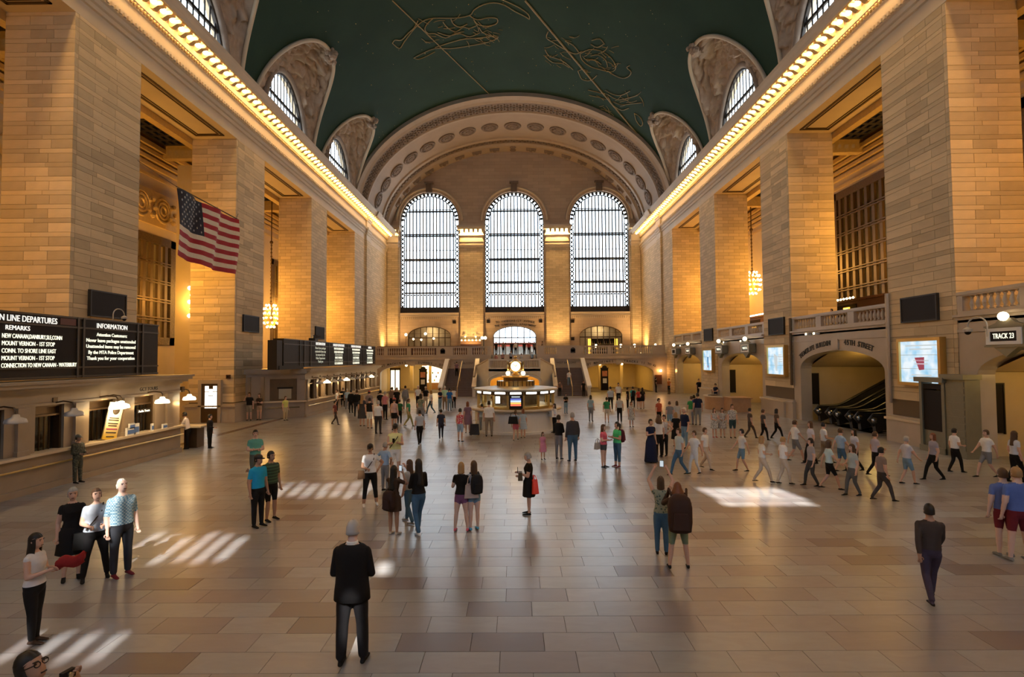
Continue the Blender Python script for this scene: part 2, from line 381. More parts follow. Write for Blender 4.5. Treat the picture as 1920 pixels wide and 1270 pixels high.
# ---- piers: the four near ones block by block, the others coursed by their material
unit = bpy.data.meshes.new('block'); _b = bmesh.new(); bmesh.ops.create_cube(_b, size=1.0); _b.to_mesh(unit); _b.free(); unit.materials.append(M_BLOCK)
class _U: data = unit
SIDE = {-1: 'flag side', 1: 'escalator side'}
plab = {(-1,2): 'huge tan stone pier above the big departure board, dark screen on its face', (-1,3): 'tan stone pier behind the flag, lit glass door in its foot',
        (-1,4): 'slim-looking stone pier rising behind the farther departure board', (1,2): 'huge tan stone pier with bright video screen beside the escalator arch',
        (1,3): 'stone pier between escalator arch and police desk, video screen on it', (1,4): 'farthest free-standing stone pier on the video screen side'}
for s in (-1, 1):
    for k in range(5):
        yn = PN[k]; yf = yn+PL
        built = k in (2, 3)
        g = 0.05 if built else 0.0
        c = MB()
        c.box(s*(XW+g), s*XB, yn+g, yf, 0, ZS)
        core = c.build('pillar', M_JOINT if built else M_STONE)
        tag(core, plab.get((s,k), 'stone pier of the side arcade, %s, behind the viewer, number %d' % (SIDE[s], k+1)), 'pier', kind='structure')
        # plinth with moulded cap
        p = MB()
        for e, za, zb in ((.16, 0, 1.02), (.24, 1.02, 1.12), (.12, 1.12, 1.24)):
            p.box(s*(XW-e), s*(XB+e), yn-e, yf+e, za, zb)
        p.build('plinth', M_MARBLE, core)
        if not built: continue
        zb = 5.35 if (s, k) == (-1, 2) else (1.3 if s < 0 else 2.0)
        cells = []; z = zb; n = 0
        while z < ZS-0.05:
            h = 0.393 if n % 2 == 0 else 0.2
            h = min(h, ZS-z); thick = n % 2 == 0
            j = random.uniform(-.1, .1)
            cam = [0, 1.0+j, 2.0+j, 3.0] if thick else [0, 1.45+3*j, 3.0]
            hall = [0, 0.95+j, 2.35+j, PL] if thick else [0, 1.6+4*j, PL]
            for a, b in zip(cam, cam[1:]): cells.append((s*(XW+(a+b)/2), yn+.1, z+h/2, b-a-.014, .2, h-.013))
            for a, b in zip(hall, hall[1:]): cells.append((s*(XW+.1), yn+.2+(a+b)/2*(PL-.2)/PL, z+h/2, .2, (b-a)*(PL-.2)/PL-.014, h-.013))
            z += h; n += 1
        for q in cells[:300]: share('block', _U, core, q[:3], scale=(q[3]+random.uniform(-.006,.006), q[4]+random.uniform(-.006,.006), q[5]))
        if cells[300:]:
            r = MB()
            for x, y, z, a, b, h in cells[300:]: r.box(x-a/2, x+a/2, y-b/2, y+b/2, z-h/2, z+h/2)
            r.build('upper_blocks', M_BLOCK, core)['kind'] = 'stuff'
    # wall of the end bay and wall beside the viewer
    wv = MB().box(s*XW, s*XA, PN[5], YE+.5, 0, ZS)
    for yy in (67.6,): wv.box(s*(XW-.22), s*XW, yy, yy+1.9, 0, ZS)
    wv.build('wall_%s_end' % ('left' if s < 0 else 'right'), M_STONE)
    o = bpy.data.objects['wall_%s_end' % ('left' if s < 0 else 'right')]
    tag(o, 'tall stone side wall next to the great windows, %s' % SIDE[s], 'wall', kind='structure')
    o = MB().box(s*XW, s*XA, Y0, PN[0], 0, ZS).build('wall_%s_rear' % ('left' if s < 0 else 'right'), M_STONE)
    tag(o, 'stone side wall behind the viewer, %s' % SIDE[s], 'wall', kind='structure')

# ---- entablature with light-bulb cornice
prof = [(21.4,18.96),(18.4,18.96),(18.4,19.62),(18.31,19.66),(18.31,19.86),(18.34,19.9),(18.25,19.96),(18.25,20.2),(18.16,20.26),(18.16,20.5),(18.35,20.58),
        (18.35,21.3),(18.28,21.36),(18.24,21.55),(18.16,21.6),(18.16,22.08),(17.22,22.08),(17.22,21.9),(17.08,21.9),(17.02,22.12),(16.9,22.3),(16.86,22.5),(18.9,22.5),(18.9,22.9),(21.4,22.9)]
bul = MB().ball((0,0,0), .14, 10, 6).build('bulb', M_BULB, smooth=True); bul_me = bul.data; bpy.data.objects.remove(bul)
brk = MB()
brk.prism([(17.26,22.08),(17.95,22.08),(17.95,21.72),(17.8,21.68),(17.55,21.84),(17.3,21.86)], lambda u, v, d: (u-17.6, d, v-21.9), -.14, .14)
brk = brk.build('bracket', M_GILT); brk_me = brk.data; bpy.data.objects.remove(brk)
class _D:
    def __init__(s, d): s.data = d
for s in (-1, 1):
    mb = MB(); mb.prism(prof, lambda u, v, d: (s*u, d, v), Y0, YE)
    # the break where the end bay projects
    pr2 = [(u-.2, v) for u, v in prof[1:22]]
    mb.prism(pr2+[(18.6,22.5),(18.6,18.96)], lambda u, v, d: (s*u, d, v), 67.6, 69.5)
    en = mb.build('trim_%d' % (1 if s < 0 else 2), M_SMOOTH)
    tag(en, 'long stone cornice lined with glowing bulbs, %s' % SIDE[s], 'cornice', kind='structure')
    y = 20.0; n = 0
    while y < 78.2:
        share('bracket', _D(brk_me), en, (s*17.6, y, 21.9), (0, 0, 0 if s > 0 else PI))
        share('bulb', _D(bul_me), en, (s*17.62, y+.38, 21.9))
        y += 0.76
    dn = MB(); y = 20.0
    while y < 79: dn.box(s*18.06, s*18.16, y, y+.15, 20.28, 20.46); y += .27
    dn.build('dentil_band', M_SMOOTH, en)['kind'] = 'stuff'
    bd = MB(); y = 20.0
    while y < 79: bd.ball((s*18.22, y, 21.45), .1, 6, 4); y += .24
    bd.build('egg_moulding', M_GILT, en)['kind'] = 'stuff'
    for i in range(5):
        yc = BAYC[i]; q = MB()
        for e, t in ((.55, .13), (.8, .05)):
            ya, yb, xa, xb = yc-4.7+e, yc+4.7-e, XW+e, XB-e
            q.box(s*xa, s*(xa+t), ya, yb, ZS-.05, ZS); q.box(s*(xb-t), s*xb, ya, yb, ZS-.05, ZS)
            q.box(s*xa, s*xb, ya, ya+t, ZS-.05, ZS); q.box(s*xa, s*xb, yb-t, yb, ZS-.05, ZS)
        q.build('soffit_moulding', M_BRONZE, en)

# ---- vault with lunettes
VA, VB, VZ = 18.9, 13.5, 22.1
TH = R(36); LR = 5.9
def groin(y):
    t = 0.0
    for yc in BAYC:
        q = abs(y-yc)/LR
        if q < 1: t = max(t, TH*(1-q**2.4)**0.6)
    return t
ys = [Y0]
for yc in BAYC:
    for i in range(29): ys.append(yc-LR*math.cos(PI*i/28))
ys = sorted(set(ys+[64.2]))
NV = 56; rows = []
for y in ys:
    t0 = groin(y)
    rows.append([(-VA*math.cos(t0+(PI-2*t0)*j/NV), y, VZ+VB*math.sin(t0+(PI-2*t0)*j/NV)) for j in range(NV+1)])
vm = MB(); vm.loft(rows, cap=False, closed=False)
ceil = vm.build('ceiling', M_TEAL, smooth=True)
tag(ceil, 'dark teal vaulted ceiling painted with stars and gold constellations', 'ceiling', kind='structure')
# a plain roof above keeps the daylight out
rf = MB(); rf.loft([[((-VA-.8)*math.cos(PI*j/24), y, 22.3+(VB+1.2)*math.sin(PI*j/24)) for j in range(25)] for y in (63.9, YE+1.2)], cap=False, closed=False)
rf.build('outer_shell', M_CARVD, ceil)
def vp(y, deg, off=0.06):
    """point just under the painted vault: distance along the hall, angle from the flag side"""
    t = R(deg); return ((-VA+off)*math.cos(t), y, VZ+(VB-off)*math.sin(t))
st = MB(); random.seed(11)
for i in range(230):
    y = random.uniform(24, 63); t = random.uniform(35, 145)
    if math.degrees(groin(y)) > min(t, 180-t)-3: continue
    st.ball(vp(y, t), random.choice((.02, .025, .03, .05)), 5, 3)
for y, t, r in ((33.0, 79, .14), (36.8, 67, .16), (36.0, 72, .10), (37.2, 78, .10), (35.1, 75, .08), (47, 88, .07)): st.ball(vp(y, t), r, 8, 5)
st.build('star', M_STAR, ceil)['kind'] = 'stuff'
def pxvault(u, v):
    r = RGT*((u-960)/F) - UPV*((v-635)/F) + FWD; o = CP
    A = (r.x/VA)**2+(r.z/VB)**2; B = 2*(o.x*r.x/VA**2+(o.z-VZ)*r.z/VB**2); Cc = (o.x/VA)**2+((o.z-VZ)/VB)**2-1
    t = (-B+math.sqrt(max(0, B*B-4*A*Cc)))/(2*A); p = o+r*t
    return Vector((p.x*.9965, p.y, VZ+(p.z-VZ)*.9955))
figs = [  # gold outlines, as points of the ceiling
    [(735,80),(748,90),(757,78),(772,58),(790,40),(812,33),(850,33),(880,28),(888,18),(905,8),(925,4),(945,8),(965,20),(985,30),(993,35),(990,25),(975,14),(955,4),(935,-4)],
    [(735,80),(740,74),(752,74),(766,60),(775,52),(783,38)], [(812,33),(800,44),(796,54),(803,62),(815,62),(835,70),(852,62),(870,58)],
    [(775,108),(790,100),(815,90),(845,90),(880,85),(915,78),(933,70),(928,66),(900,70),(870,72),(840,80),(815,88)], [(775,108),(785,110),(800,104),(815,96)],
    [(880,28),(895,36),(915,32),(932,34),(930,44),(910,48),(895,44),(888,36)], [(898,50),(905,60),(920,66),(932,72)],
    [(830,40),(840,52),(855,58),(868,50),(880,52),(895,46)], [(845,34),(850,44),(862,50),(876,44)], [(820,60),(842,66),(862,62),(880,68),(900,60)],
    [(1028,58),(1025,70),(1040,80),(1060,92),(1078,100),(1090,96)], [(1022,92),(1030,104),(1048,110),(1062,118),(1075,130)], [(1022,104),(1036,116),(1054,118),(1068,126)],
    [(1088,100),(1105,92),(1125,94),(1142,104),(1152,116),(1155,128),(1146,134),(1128,130),(1108,124),(1092,112),(1088,100)],
    [(1108,104),(1122,102),(1136,112),(1140,124)], [(1100,110),(1116,112),(1128,120)], [(1110,75),(1125,72),(1134,82)], [(1108,82),(1120,88),(1132,82)], [(1084,132),(1092,148),(1108,150),(1120,140)],
    [(1140,132),(1152,140),(1168,146),(1180,142),(1184,134),(1176,126),(1182,122)], [(1060,76),(1075,84),(1085,96)],
    [(1103,168),(1120,172),(1135,176)], [(1105,178),(1124,182),(1138,186)], [(1135,168),(1150,176),(1165,178),(1182,170)], [(1140,176),(1158,186),(1176,184),(1196,178)],
    [(1150,190),(1166,196),(1184,194),(1204,192)], [(1140,180),(1150,196),(1166,206),(1180,202)], [(1190,212),(1200,218),(1206,230),(1202,236),(1194,226),(1190,212)]]
for q in figs:
    P = [pxvault(*p) for p in q]
    sm = []
    for i in range(len(P)-1):
        p0, p1, p2, p3 = P[max(i-1,0)], P[i], P[i+1], P[min(i+2,len(P)-1)]
        for t in (0, .33, .66): sm.append(0.5*((2*p1)+(p2-p0)*t+(2*p0-5*p1+4*p2-p3)*t*t+(3*p1-p0-3*p2+p3)*t**3))
    sm.append(P[-1])
    MB().tube(sm, .045, 5).build('gold_figure_line', M_GOLDLINE, ceil)
random.seed(21)
for cx_, cy_, rx_, ry_, n_ in ((850,55,70,26,26),(1050,95,32,28,16),(1112,110,44,24,26),(1160,185,42,22,16),(905,60,30,22,8)):
    for k in range(n_):
        u, v = cx_+random.uniform(-1,1)*rx_, cy_+random.uniform(-1,1)*ry_; a = random.uniform(-.5,.9); L_ = random.uniform(8,22); bend = random.uniform(-.07,.07)
        pts = []
        for i in range(6):
            pts.append(pxvault(u, v)); u += math.cos(a)*L_/5; v += math.sin(a)*L_/5; a += bend*L_/5
        MB().tube(pts, .03, 4).build('gold_figure_line', M_GOLDLINE, ceil)
for (a, b, r) in (((735,0),(930,188),.05), ((985,0),(1210,268),.09)):
    P = [pxvault(a[0]+(b[0]-a[0])*i/12, a[1]+(b[1]-a[1])*i/12) for i in range(13)]
    MB().tube(P, r, 5).build('gold_band', M_GOLDLINE, ceil)

# lunettes: carved coves between the clerestory windows and the vault
WR, WH, WZ = 4.05, 5.0, 22.9
llab = {2: 'nearest visible carved lunette', 3: 'middle visible carved lunette', 4: 'farthest carved lunette', 0: 'rearmost carved lunette', 1: 'carved lunette above the viewer'}
for s in (-1, 1):
    for b, yc in enumerate(BAYC):
        L = thing('lunette', '%s with tall barred arched window, %s of the vault' % (llab[b], SIDE[s]), 'lunette', kind='structure')
        nt_, ns_ = (110, 44) if b >= 2 else (40, 8)
        grid = []
        for i in range(nt_+1):
            ph = PI*i/nt_
            W = Vector((-VA, yc-WR*math.cos(ph), WZ+WH*math.sin(ph)))
            dy = -LR*math.cos(ph); t = TH*(1-min(1, abs(dy)/LR)**2.4)**0.6 if abs(dy) < LR else 0
            G = Vector((-VA*math.cos(t), yc+dy, VZ+VB*math.sin(t)))
            row = []
            for j in range(ns_+1):
                q = j/ns_
                p = W.lerp(G, q); p.z += 0.9*math.sin(PI*q)*math.sin(ph)
                env = min(1, q/.18)*min(1, (1-q)/.2)*min(1, math.sin(ph)*1.6)
                if b >= 2 and env > 0:
                    v = p*0.75+Vector((0, yc, 9*s))
                    h = abs(mnoise.noise(v*.8))*1.2+abs(mnoise.noise(v*1.9))*.9+abs(mnoise.noise(v*4))*.6
                    d = (h-.45)*1.15*env
                    p = p+Vector((.45, 0, -.75))*d
                row.append((-s*p.x, p.y, p.z))
            grid.append(row)
        cv = MB(); cv.loft(grid, cap=False, closed=False)
        cv.build('carved_cove', M_CARVE, L, smooth=True)
        # plain rim along the vault, moulding round the window
        rim = [Vector((g[-1][0]*.995, g[-1][1], g[-1][2]-.08)) for g in grid]
        MB().tube(rim, .16, 6).build('rim_moulding', M_SMOOTH, L, smooth=True)
        arch = [Vector((s*(VA-.12), yc-(WR+.12)*math.cos(PI*i/30), WZ-.3+(WH+.42)*math.sin(PI*i/30))) for i in range(31)]
        MB().tube(arch, .26, 8).build('arch_moulding', mat('grey_brown_stone', (0.27, 0.21, 0.17), .7, var=.2), L, smooth=True)
        if b >= 2:
            k = MB(); random.seed(b*3+s)
            ap = grid[nt_//2][-1]
            for i in range(16):
                a = random.uniform(0, 6.28); r = random.uniform(.1, .7)
                k.ball((ap[0]*.99-s*r*.6*math.cos(a), ap[1]+r*math.sin(a), ap[2]-.3+random.uniform(-.5,.4)), random.uniform(.14,.32), 6, 4)
            k.build('carved_keystone', M_CARVE, L)
        fr = MB()
        for i in range(-6, 7):
            dy = i*.6
            zt = WZ+WH*math.sqrt(max(0, 1-(dy/WR)**2))
            fr.box(s*19.0, s*19.05, yc+dy-.06, yc+dy+.06, 22.5, zt)
        for z, h in ((25.4, .22), (22.9, .25)): fr.box(s*18.97, s*19.1, yc-WR*.97, yc+WR*.97, z-h/2, z+h/2)
        ar = [Vector((s*19.0, yc-(WR-.1)*math.cos(PI*i/24), WZ+(WH-.1)*math.sin(PI*i/24))) for i in range(25)]
        fr.tube(ar, .2, 6)
        fr.build('window_bars', M_IRON, L)
        gl = MB(); n = 20
        for i in range(n):
            a, c = -WR+2*WR*i/n, -WR+2*WR*(i+1)/n
            za, zc = WZ+WH*math.sqrt(max(0,1-(a/WR)**2)), WZ+WH*math.sqrt(max(0,1-(c/WR)**2))
            gl.add([(s*19.1,yc+a,22.4),(s*19.1,yc+c,22.4),(s*19.1,yc+c,zc),(s*19.1,yc+a,za)], [(0,1,2,3)])
        gl.build('window_glass', M_GLASS, L)
    # upper wall around the lunette windows
    uw = MB()
    holed_wall(uw, lambda u, z, d: (s*(VA+.02+d), u, z), Y0, YE, 22.5, 29.5, [(yc-WR, yc+WR, 22.5, WZ, WH) for yc in BAYC], .6, 18)
    o = uw.build('wall_%s_clerestory' % ('left' if s < 0 else 'right'), M_SMOOTH)
    tag(o, 'clerestory wall round the lunette windows, %s' % SIDE[s], 'wall', kind='structure')

# ---- arch in front of the great windows
AA, AB, AZ = 18.35, 12.85, 22.05
ab = MB(); n = 60
def ring(a, b, y, k=n): return [(-a*math.cos(PI*j/k), y, AZ+b*math.sin(PI*j/k)) for j in range(k+1)]
bands = [((19.3,14.0,64.0),(18.55,13.05,63.8),0),((18.55,13.05,63.8),(18.45,12.95,64.6),0),((18.45,12.95,64.6),(18.3,12.8,65.0),0),((18.3,12.8,65.0),(18.42,12.9,65.2),0),
         ((18.42,12.9,65.2),(18.42,12.9,67.4),1),((18.42,12.9,67.4),(18.25,12.75,67.5),0),((18.25,12.75,67.5),(18.25,12.75,67.9),0),((18.25,12.75,67.9),(18.4,12.9,68.1),0),
         ((18.4,12.9,68.1),(18.4,12.9,75.2),2),((18.4,12.9,75.2),(18.2,12.7,75.3),0),((18.2,12.7,75.3),(18.2,12.7,75.9),0),((18.2,12.7,75.9),(18.35,12.85,76.0),0),
         ((18.35,12.85,76.0),(18.3,12.8,77.3),1),((18.3,12.8,77.3),(18.0,12.5,77.5),0),((18.0,12.5,77.5),(17.9,12.4,79.6),2)]
for p, q, mi in bands:
    ab.cur = mi; ab.loft([ring(*p), ring(*q)], cap=False, closed=False)
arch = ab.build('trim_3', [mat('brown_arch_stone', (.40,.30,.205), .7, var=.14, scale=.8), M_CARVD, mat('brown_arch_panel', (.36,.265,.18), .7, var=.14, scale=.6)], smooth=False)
tag(arch, 'great stone arch with rosettes over the three tall windows', 'arch', kind='structure')
orb = MB(); n_ = 150
for k in range(n_):
    t = PI*(k+.5)/n_
    for yy, r, sz in ((65.75,18.4,.16),(66.35,18.4,.22),(66.95,18.4,.16),(76.6,18.3,.2)):
        bb_ = r-5.52; c_ = Vector((-r*math.cos(t), yy+(.12 if k % 2 else -.12), AZ+bb_*math.sin(t)))
        orb.ball(c_, sz*(1 if k % 2 else .8), 5, 3)
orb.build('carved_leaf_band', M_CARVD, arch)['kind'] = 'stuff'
ros = MB()
ros.lathe([(.02,.16),(.25,.2),(.32,.1),(.4,.16),(.62,.12),(.7,.05),(.86,.06),(.92,.14),(1.06,.16),(1.12,.1),(1.15,-.05)], n=20)
for k in range(10): ros.tbox((.58*math.cos(k*PI/5), .58*math.sin(k*PI/5), .1), (.2,.07,.06), 1, k*PI/5)
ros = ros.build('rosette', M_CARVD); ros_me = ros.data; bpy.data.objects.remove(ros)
NR = 17
for k in range(NR):
    t = R(14+152*k/(NR-1))
    nrm = Vector((math.cos(t)/AA, 0, -math.sin(t)/AB)).normalized()
    share('rosette', _D(ros_me), arch, (-18.36*math.cos(t), 71.7, AZ+12.86*math.sin(t)), nrm.to_track_quat('Z', 'Y').to_euler())
    t2 = R(18+144*(k+.5)/NR)
    nrm = Vector((math.cos(t2)/AA, 0, -math.sin(t2)/AB)).normalized()
    o = MB(); o.tbox((0,0,0), (.8,.35,.14), .7); o.ball((0,0,.1), .3, 8, 4); o.tbox((-.5,0,.1), (.2,.45,.1), .6); o.tbox((.5,0,.1), (.2,.45,.1), .6)
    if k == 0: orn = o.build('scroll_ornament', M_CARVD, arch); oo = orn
    else: oo = share('scroll_ornament', orn, arch)
    oo.location = (-17.9*math.cos(t2), 78.4, AZ+12.4*math.sin(t2)); oo.rotation_euler = nrm.to_track_quat('Z', 'X').to_euler()

# ---- far wall with the three great windows
WC = [-12.29, 0.11, 12.52]; WW = 4.3
ew = MB()
tymp = lambda u: AZ+12.6*math.sqrt(max(0, 1-(u/18.4)**2))
holes = [(c-WW, c+WW, 10.8, 24.3, 4.3) for c in WC] + [(-15.45,-9.2,4.6,7.45,1.4), (-3.05,3.2,4.6,7.3,1.5), (9.45,15.65,4.6,7.3,1.5)]
holed_wall(ew, lambda u, z, d: (u, YE+d, z), -18.4, 18.4, 0, tymp, holes, 1.5, 20)
west = ew.build('wall_end', M_TYMP)
tag(west, 'far stone wall pierced by three giant arched windows', 'wall', kind='structure')
def pil(x0, x1, name='pilaster'):
    p = MB(); p.box(x0, x1, YE-.55, YE, 4.6, 20.3)
    p.box(x0-.12, x0+.2, YE-.3, YE, 4.6, 20.3); p.box(x1-.2, x1+.12, YE-.3, YE, 4.6, 20.3)
    o = p.build(name, M_STONE, west)
    c = MB()
    for e, za, zb in ((.05,20.3,20.55),(.18,20.55,20.75),(.02,20.75,21.0),(.2,21.0,21.3),(.0,21.3,21.95),(.25,21.95,22.15),(.7,22.75,23.0),(.8,23.0,23.25),(.62,23.25,23.4)):
        c.box(x0-e*.5, x1+e*.5, YE-.55-e, YE, za, zb)
    c.box(x0, x1, YE-.6, YE, 22.1, 22.8)
    cp = c.build('capital', M_SMOOTH, west)
    k = max(2, round((x1-x0)/.66)); 
    for i in range(k):
        x = x0+(x1-x0)*(i+.5)/k
        share('bulb', _D(bul_me), west, (x, YE-.95, 22.5), scale=(1.5,1.5,1.5))
        share('bracket', _D(brk_me), west, (x+(x1-x0)/k/2, YE-.85, 22.55), (0,0,R(-90)))
    area('capital_light', ((x0+x1)/2, YE-.95, 22.3), (0,.15,-1), x1-x0, .3, 220*(x1-x0), WARM)
for x0, x1 in ((-18.3,-16.75), (-7.75,-4.45), (4.65,7.95), (17.0,18.3)): pil(x0, x1)
for c in WC:
    f = MB()
    f.box(c-WW, c+WW, YE-.12, YE, 10.35, 10.8); f.box(c-WW, c+WW, YE-.2, YE, 10.25, 10.35)
    f.build('sill_moulding', M_SMOOTH, west)
    g = MB(); x = c-WW+.1
    while x < c+WW-.1: g.tbox((x, YE-.06, 10.05), (.11,.06,.16), .7); x += .3
    g.build('carved_frieze', M_SMOOTH, west)['kind'] = 'stuff'
    k = MB(); k.box(c-.45, c+.45, YE-.35, YE, 28.4, 29.7); k.box(c-.65, c+.65, YE-.5, YE, 29.7, 29.95)
    for dx in (-.3, 0, .3): k.box(c+dx-.06, c+dx+.06, YE-.42, YE, 28.5, 29.6)
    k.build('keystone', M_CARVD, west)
    a = [(c-(WW+.5)*math.cos(PI*i/30), YE-.06, 24.3+(WW+.5)*math.sin(PI*i/30)) for i in range(31)]
    MB().tube(a, .17, 6).build('arch_moulding', M_SMOOTH, west, smooth=True)
wl = ['great arched window nearest the flag, white daylight behind its bars', 'great arched window in the middle, above the balcony doors', 'great arched window farthest from the flag, white daylight behind its bars']
for n, c in enumerate(WC):
    t = thing('window_%d' % (n+1), wl[n], 'window', kind='structure')
    yb = YE+.45
    b = MB()     # broad pierced border
    for sx in (-1, 1):
        b.box(c+sx*WW, c+sx*(WW-.09), yb, yb+.2, 10.8, 24.3); b.box(c+sx*(WW-.52), c+sx*(WW-.62), yb, yb+.2, 10.8, 24.3)
    for rr in (WW-.05, WW-.57): b.tube([(c-rr*math.cos(PI*i/36), yb+.1, 24.3+rr*math.sin(PI*i/36)) for i in range(37)], .08, 6)
    b.box(c-WW, c+WW, yb-.1, yb+.3, 10.8, 11.65)
    b.build('frame', M_IRON, t)
    lt = MB(); z = 11.8
    while z < 24.2:
        for sx in (-1, 1):
            x = c+sx*(WW-.3)
            for d in (-1, 1): lt.add([(x-.24,yb+.1,z+d*.26-.09),(x+.24,yb+.1,z-d*.26-.09),(x+.24,yb+.1,z-d*.26+.09),(x-.24,yb+.1,z+d*.26+.09)], [(0,1,2,3)])
            lt.ball((x, yb+.1, z), .17, 6, 4)
        z += .62
    for i in range(22):
        a = PI*(i+.5)/22; p = Vector((c-(WW-.31)*math.cos(a), yb+.1, 24.3+(WW-.31)*math.sin(a)))
        lt.ball(p, .21, 6, 4, (1,.4,1))
    lt.build('pierced_border_ornament', M_IRON, t)['kind'] = 'stuff'
    nb = 15; iw = WW-.6
    for i in range(nb):
        x = c-iw+2*iw*(i+.5)/nb
        zt = 24.3+math.sqrt(max(0, iw**2-(x-c)**2))
        o = MB().box(x-.085, x+.085, yb+.06, yb+.18, 11.6, zt).build('mullion', M_IRON, t)
    for z, h in ((25.75, .12), (26.05, .07), (22.4, .17), (22.1, .06), (20.05, .06), (18.75, .15), (18.5, .06), (16.95, .05), (16.75, .05), (15.35, .16), (15.1, .06), (13.75, .2)):
        hw = iw if z < 24.3 else math.sqrt(max(.1, iw**2-(z-24.3)**2))
        MB().box(c-hw, c+hw, yb+.02, yb+.22, z-h/2, z+h/2).build('transom', M_IRON, t)
    for z in (25.9, 22.25, 18.62, 15.22):
        hw = iw if z < 24.3 else math.sqrt(max(.1, iw**2-(z-24.3)**2))
        MB().box(c-hw, c+hw, yb+.3, yb+.95, z-.07, z+.07).build('catwalk', mat('blue_grey_glass_floor', (.16,.24,.28), .4), t)
    q = MB()
    for i in range(nb+1): q.ball((c-iw+2*iw*i/nb, yb+.1, 13.45), .15, 6, 4)
    q.build('transom_cresting', M_IRON, t)['kind'] = 'stuff'
    g = MB()
    for i in range(24):
        a, e = -WW+2*WW*i/24, -WW+2*WW*(i+1)/24
        g.add([(c+a,yb+.14,11.2),(c+e,yb+.14,11.2),(c+e,yb+.14,24.3+math.sqrt(max(0,WW**2-e*e))),(c+a,yb+.14,24.3+math.sqrt(max(0,WW**2-a*a)))], [(0,1,2,3)])
    g.build('glazing', M_GLASS, t)

# ---- rear wall behind the viewer, with slots added to shape the sun patches
re = MB(); hol = []
def sunslot(xa, xb, ya, yb):
    """window pane in the rear wall whose sunlight falls on this stretch of floor"""
    sh = .15
    hol.append((xa+sh*((ya+yb)/2-Y0), xb+sh*((ya+yb)/2-Y0), SUN_TAN*(ya-Y0), SUN_TAN*(yb-Y0), 0))
for i in range(6): sunslot(-8.1+i*.42, -8.1+i*.42+.13, 11.3+.12*(i % 2), 13.3-.2*(i % 3))
for i in range(8): sunslot(-7.6+i*.44, -7.6+i*.44+.12, 16.4+.1*(i % 3), 18.6-.15*(i % 2))
for i in range(4): sunslot(-6.9+i*.42, -6.9+i*.42+.09, 7.7, 8.5)
sunslot(-2.5, -2.25, 10.7, 11.3); sunslot(-2.15, -2.05, 8.0, 8.7)
for i in range(5): sunslot(5.9+i*.5, 5.9+i*.5+.46, 15.4, 15.85); sunslot(5.9+i*.5, 5.9+i*.5+.46, 15.95, 17.4)
for i in range(4): sunslot(13.6+i*.5, 13.6+i*.5+.45, 15.6, 17.8)
sunslot(14.6, 16.2, 13.0, 13.9)
def inwin(h): return any(c-WW < h[0] and h[1] < c+WW for c in WC)
wh = [(c-WW, c+WW, 10.8, 24.3, 4.3) for c in WC]
holed_wall(re, lambda u, z, d: (u, Y0-.3+d, z), -28, 28, 0, 37, wh+[h for h in hol if not inwin(h)], .25)
rear = re.build('wall_rear', M_STONE); tag(rear, 'stone wall behind the viewer with three tall frosted windows', 'wall', kind='structure')
fp = MB()
for c in WC: holed_wall(fp, lambda u, z, d: (u, Y0-.2+d, z), c-WW-.05, c+WW+.05, 10.75, 28.65, [h for h in hol if c-WW < h[0] and h[1] < c+WW], .004)
fp.build('frosted_panes', M_FROST, rear)  # panes added to spread rear daylight, slotted for the sun patches

